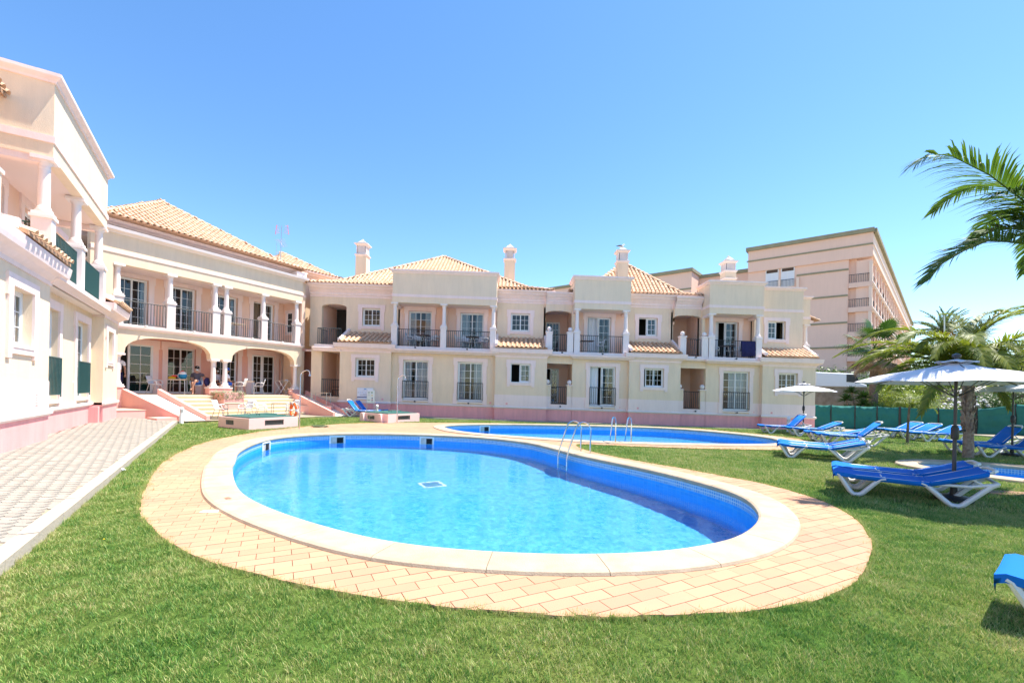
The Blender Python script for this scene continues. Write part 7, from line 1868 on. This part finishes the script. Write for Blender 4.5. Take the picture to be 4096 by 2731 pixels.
# seated man: local x forward (towards the steps), y to his left, z from terrace floor
def seated(name_label, loc, rz, shirt, shorts, cap, yaw, bare_leg=True, cross=True, lean=0.0, mask=True):
    p = thing('person', loc, name_label, 'person', rz); H_ = 0.48
    hipz = H_+0.09; ch = (-0.08-lean, 0, 1.0); 
    # body with legs and arms as one continuous mesh
    J = [(0, 0, hipz, .125), (-0.03-lean*.4, 0, .74, .125), (-0.06-lean*.8, 0, .92, .145), (-0.07-lean, 0, 1.03, .10), (-0.06-lean, 0, 1.10, .055), (-0.04-lean, 0, 1.16, .052)]
    E = [(0, 1), (1, 2), (2, 3), (3, 4), (4, 5)]
    def add(lst, root):
        b = len(J)
        for i, j in enumerate(lst): J.append(j); E.append((root if i == 0 else b+i-1, b+i))
        return b+len(lst)-1
    if cross:
        L1 = [(0.02, -0.10, hipz, .085), (0.40, -0.10, hipz+.03, .062), (0.42, -0.10, hipz-.05, .052), (0.36, -0.10, .16, .036), (0.34, -0.10, .06, .036), (0.46, -0.10, .035, .026)]
        L2 = [(0.02, 0.10, hipz+.02, .085), (0.38, 0.03, hipz+.14, .062), (0.44, 0.01, hipz+.08, .052), (0.46, -0.10, .33, .036), (0.46, -.13, .27, .034), (0.57, -.17, .24, .026)]
    else:
        L1 = [(0.02, -0.11, hipz, .085), (0.42, -0.14, hipz+.0, .062), (0.44, -0.14, hipz-.06, .052), (0.44, -0.14, .12, .036), (0.46, -0.14, .05, .034), (0.56, -0.15, .035, .026)]
        L2 = [(0.02, 0.11, hipz, .085), (0.42, 0.15, hipz+.0, .062), (0.44, 0.15, hipz-.06, .052), (0.40, 0.15, .12, .036), (0.42, 0.15, .05, .034), (0.52, 0.16, .035, .026)]
    add(L1, 0); add(L2, 0)
    sh = -0.07-lean
    A1 = [(sh, -0.17, 1.01, .058), (sh+.03, -0.24, .76, .042), (sh+.20, -0.14, .68, .033), (sh+.31, -0.05, hipz+.165, .026)]
    A2 = [(sh, 0.17, 1.01, .058), (sh-.02, 0.32, .86, .042), (sh+.10, 0.44, .80, .033), (sh+.16, 0.47, .70, .026)]
    if not cross: A2 = [(sh, 0.17, 1.01, .058), (sh+.03, 0.25, .76, .042), (sh+.22, 0.18, .68, .033), (sh+.34, 0.12, .66, .026)]
    add(A1, 3); add(A2, 3); skinned('body', J, E, 'skin', p)
    hand(p, A1[-1][:3], (0.8, .25, -.35)); hand(p, A2[-1][:3], (.35, .1, -1) if cross else (.8, -.2, -.2))
    # shirt and shorts sit just outside the body
    JS = [(0, 0, hipz+.03, .140), (-0.03-lean*.4, 0, .74, .145), (-0.06-lean*.8, 0, .92, .163), (-0.07-lean, 0, 1.035, .115), (-0.065-lean, 0, 1.07, .075)]; ES = [(0, 1), (1, 2), (2, 3), (3, 4)]
    for A_ in (A1, A2):
        b = len(JS); a, c = Vector(A_[0][:3]), Vector(A_[1][:3]); m_ = a.lerp(c, .75); JS += [(*a, .078), (*m_, .066)]; ES += [(3, b), (b, b+1)]
    skinned('shirt', JS, ES, shirt, p)
    JP = [(0, 0, hipz-.01, .142)]; EP = []
    for L_ in (L1, L2):
        b = len(JP); a, c = Vector(L_[0][:3]), Vector(L_[1][:3]); m_ = a.lerp(c, .68); JP += [(*a, .105), (*m_, .088)]; EP += [(0, b), (b, b+1)]
    skinned('shorts', JP, EP, shorts, p)
    head(p, (-0.02-lean, 0, 1.26), yaw, cap=cap, mask=mask)
    for L_ in (L1, L2):
        e = Vector(L_[-1][:3]); q = Vector(L_[-2][:3]); M = MB(); M.ball(tuple((e+q)/2+Vector((0.01, 0, -.045))), .13, 10, 5, (1.0, .38, .10)); M.build('flip_flop', 'wood_dark', p, smooth=True)
    return p
seated('man in black cap, mask, grey shirt and blue shorts seated cross-legged on the terrace', (-15.42, 22.0, ZT), radians(-63), 'shirt_grey', 'shorts_blue', ('cap', 'cap_black'), 0.15)
seated('seated person in white and blue top and blue sun hat between the columns', (-14.98, 23.5, ZT), radians(60), 'cloth_white', 'cloth_blue', ('hat', 'cloth_blue'), 0.9, cross=False, lean=-0.10)
seated('seated person with mask half hidden behind the left twin column', (-15.45, 23.55, ZT), radians(-20), 'cloth_white', 'cloth_navy', ('cap', 'cap_black'), 0.2, cross=False, lean=0.0)
# jacket hanging over the man's arm
M = MB(); M.ball((0, 0, 0), .16, 10, 7, (.8, .9, 1.35)); M.v = [(x+R(-.012, .012), y+R(-.012, .012), z+R(-.02, .02)) for x, y, z in M.v]; tag(M.build('jacket', 'cloth_navy', None, loc=(-15.0, 22.13, ZT+.62), smooth=True), 'dark jacket draped over the chair beside the seated man', 'jacket')
# person standing in the open doorway, cut by the column
p = thing('person', (-17.47, 19.92, ZT), 'person in light shirt standing in the dark doorway at the left of the terrace', 'person', radians(-50))
J = [(0, 0, .92, .12), (0, 0, 1.12, .12), (0, 0, 1.32, .14), (0, 0, 1.45, .09), (0, 0, 1.53, .05), (0, -.09, .88, .085), (0.02, -.10, .50, .06), (0, -.10, .10, .04), (.12, -.10, .04, .03), (0, .09, .88, .085), (0.02, .10, .50, .06), (0, .10, .10, .04), (.12, .10, .04, .03), (0, -.19, 1.41, .055), (-.02, -.24, 1.14, .04), (.05, -.25, .90, .028), (0, .19, 1.41, .055), (-.02, .24, 1.14, .04), (.05, .25, .90, .028)]
E = [(0, 1), (1, 2), (2, 3), (3, 4), (0, 5), (5, 6), (6, 7), (7, 8), (0, 9), (9, 10), (10, 11), (11, 12), (3, 13), (13, 14), (14, 15), (3, 16), (16, 17), (17, 18)]
skinned('body', J, E, 'skin', p); hand(p, (.05, -.25, .90), (.2, 0, -1)); hand(p, (.05, .25, .90), (.2, 0, -1))
skinned('shirt', [(0, 0, .95, .14), (0, 0, 1.12, .135), (0, 0, 1.32, .158), (0, 0, 1.46, .10), (0, -.19, 1.41, .075), (-.01, -.225, 1.24, .062), (0, .19, 1.41, .075), (-.01, .225, 1.24, .062)], [(0, 1), (1, 2), (2, 3), (3, 4), (4, 5), (3, 6), (6, 7)], 'cloth_white', p)
skinned('trousers', [(0, 0, .90, .135), (0, -.09, .86, .10), (0.02, -.10, .50, .078), (0, -.10, .14, .06), (0, .09, .86, .10), (0.02, .10, .50, .078), (0, .10, .14, .06)], [(0, 1), (1, 2), (2, 3), (0, 4), (4, 5), (5, 6)], 'cloth_navy', p)
head(p, (0.01, 0, 1.64), 0.2)
# bags on the table
tz = ZT+0.73
o = thing('beach_bag', (-15.78, 21.55, tz), 'blue and white round bag with red trim on the terrace table', 'bag', 0.4)
M = MB(); M.ball((0, 0, .17), .17, 14, 9, (1, .7, 1)); M.build('body', 'bag_blue', o, smooth=True); M = MB(); M.ball((0, 0, .26), .155, 12, 7, (1, .75, .75)); M.build('lid', 'white_paint', o, smooth=True); M = MB(); M.tube([(-.16, 0, .26), (-.08, 0, .36), (.04, 0, .40)], .025, 7); M.build('trim', 'bag_red', o); M = MB(); M.tube([(-.17, -.02, .05), (-.19, -.02, .17), (-.15, -.02, .29)], .02, 6); M.build('strap', 'white_paint', o)
o = thing('toy_heap', (-16.1, 21.3, tz), 'yellow and red beach things lying on the terrace table', 'beach toys', 0.3)
M = MB(); M.ball((0, 0, .06), .13, 12, 7, (1.3, .7, .5)); M.build('yellow_piece', 'bag_yellow', o, smooth=True); M = MB(); M.ball((.1, 0, .14), .09, 12, 7, (1.4, .7, .6)); M.build('red_piece', 'bag_red', o, smooth=True)
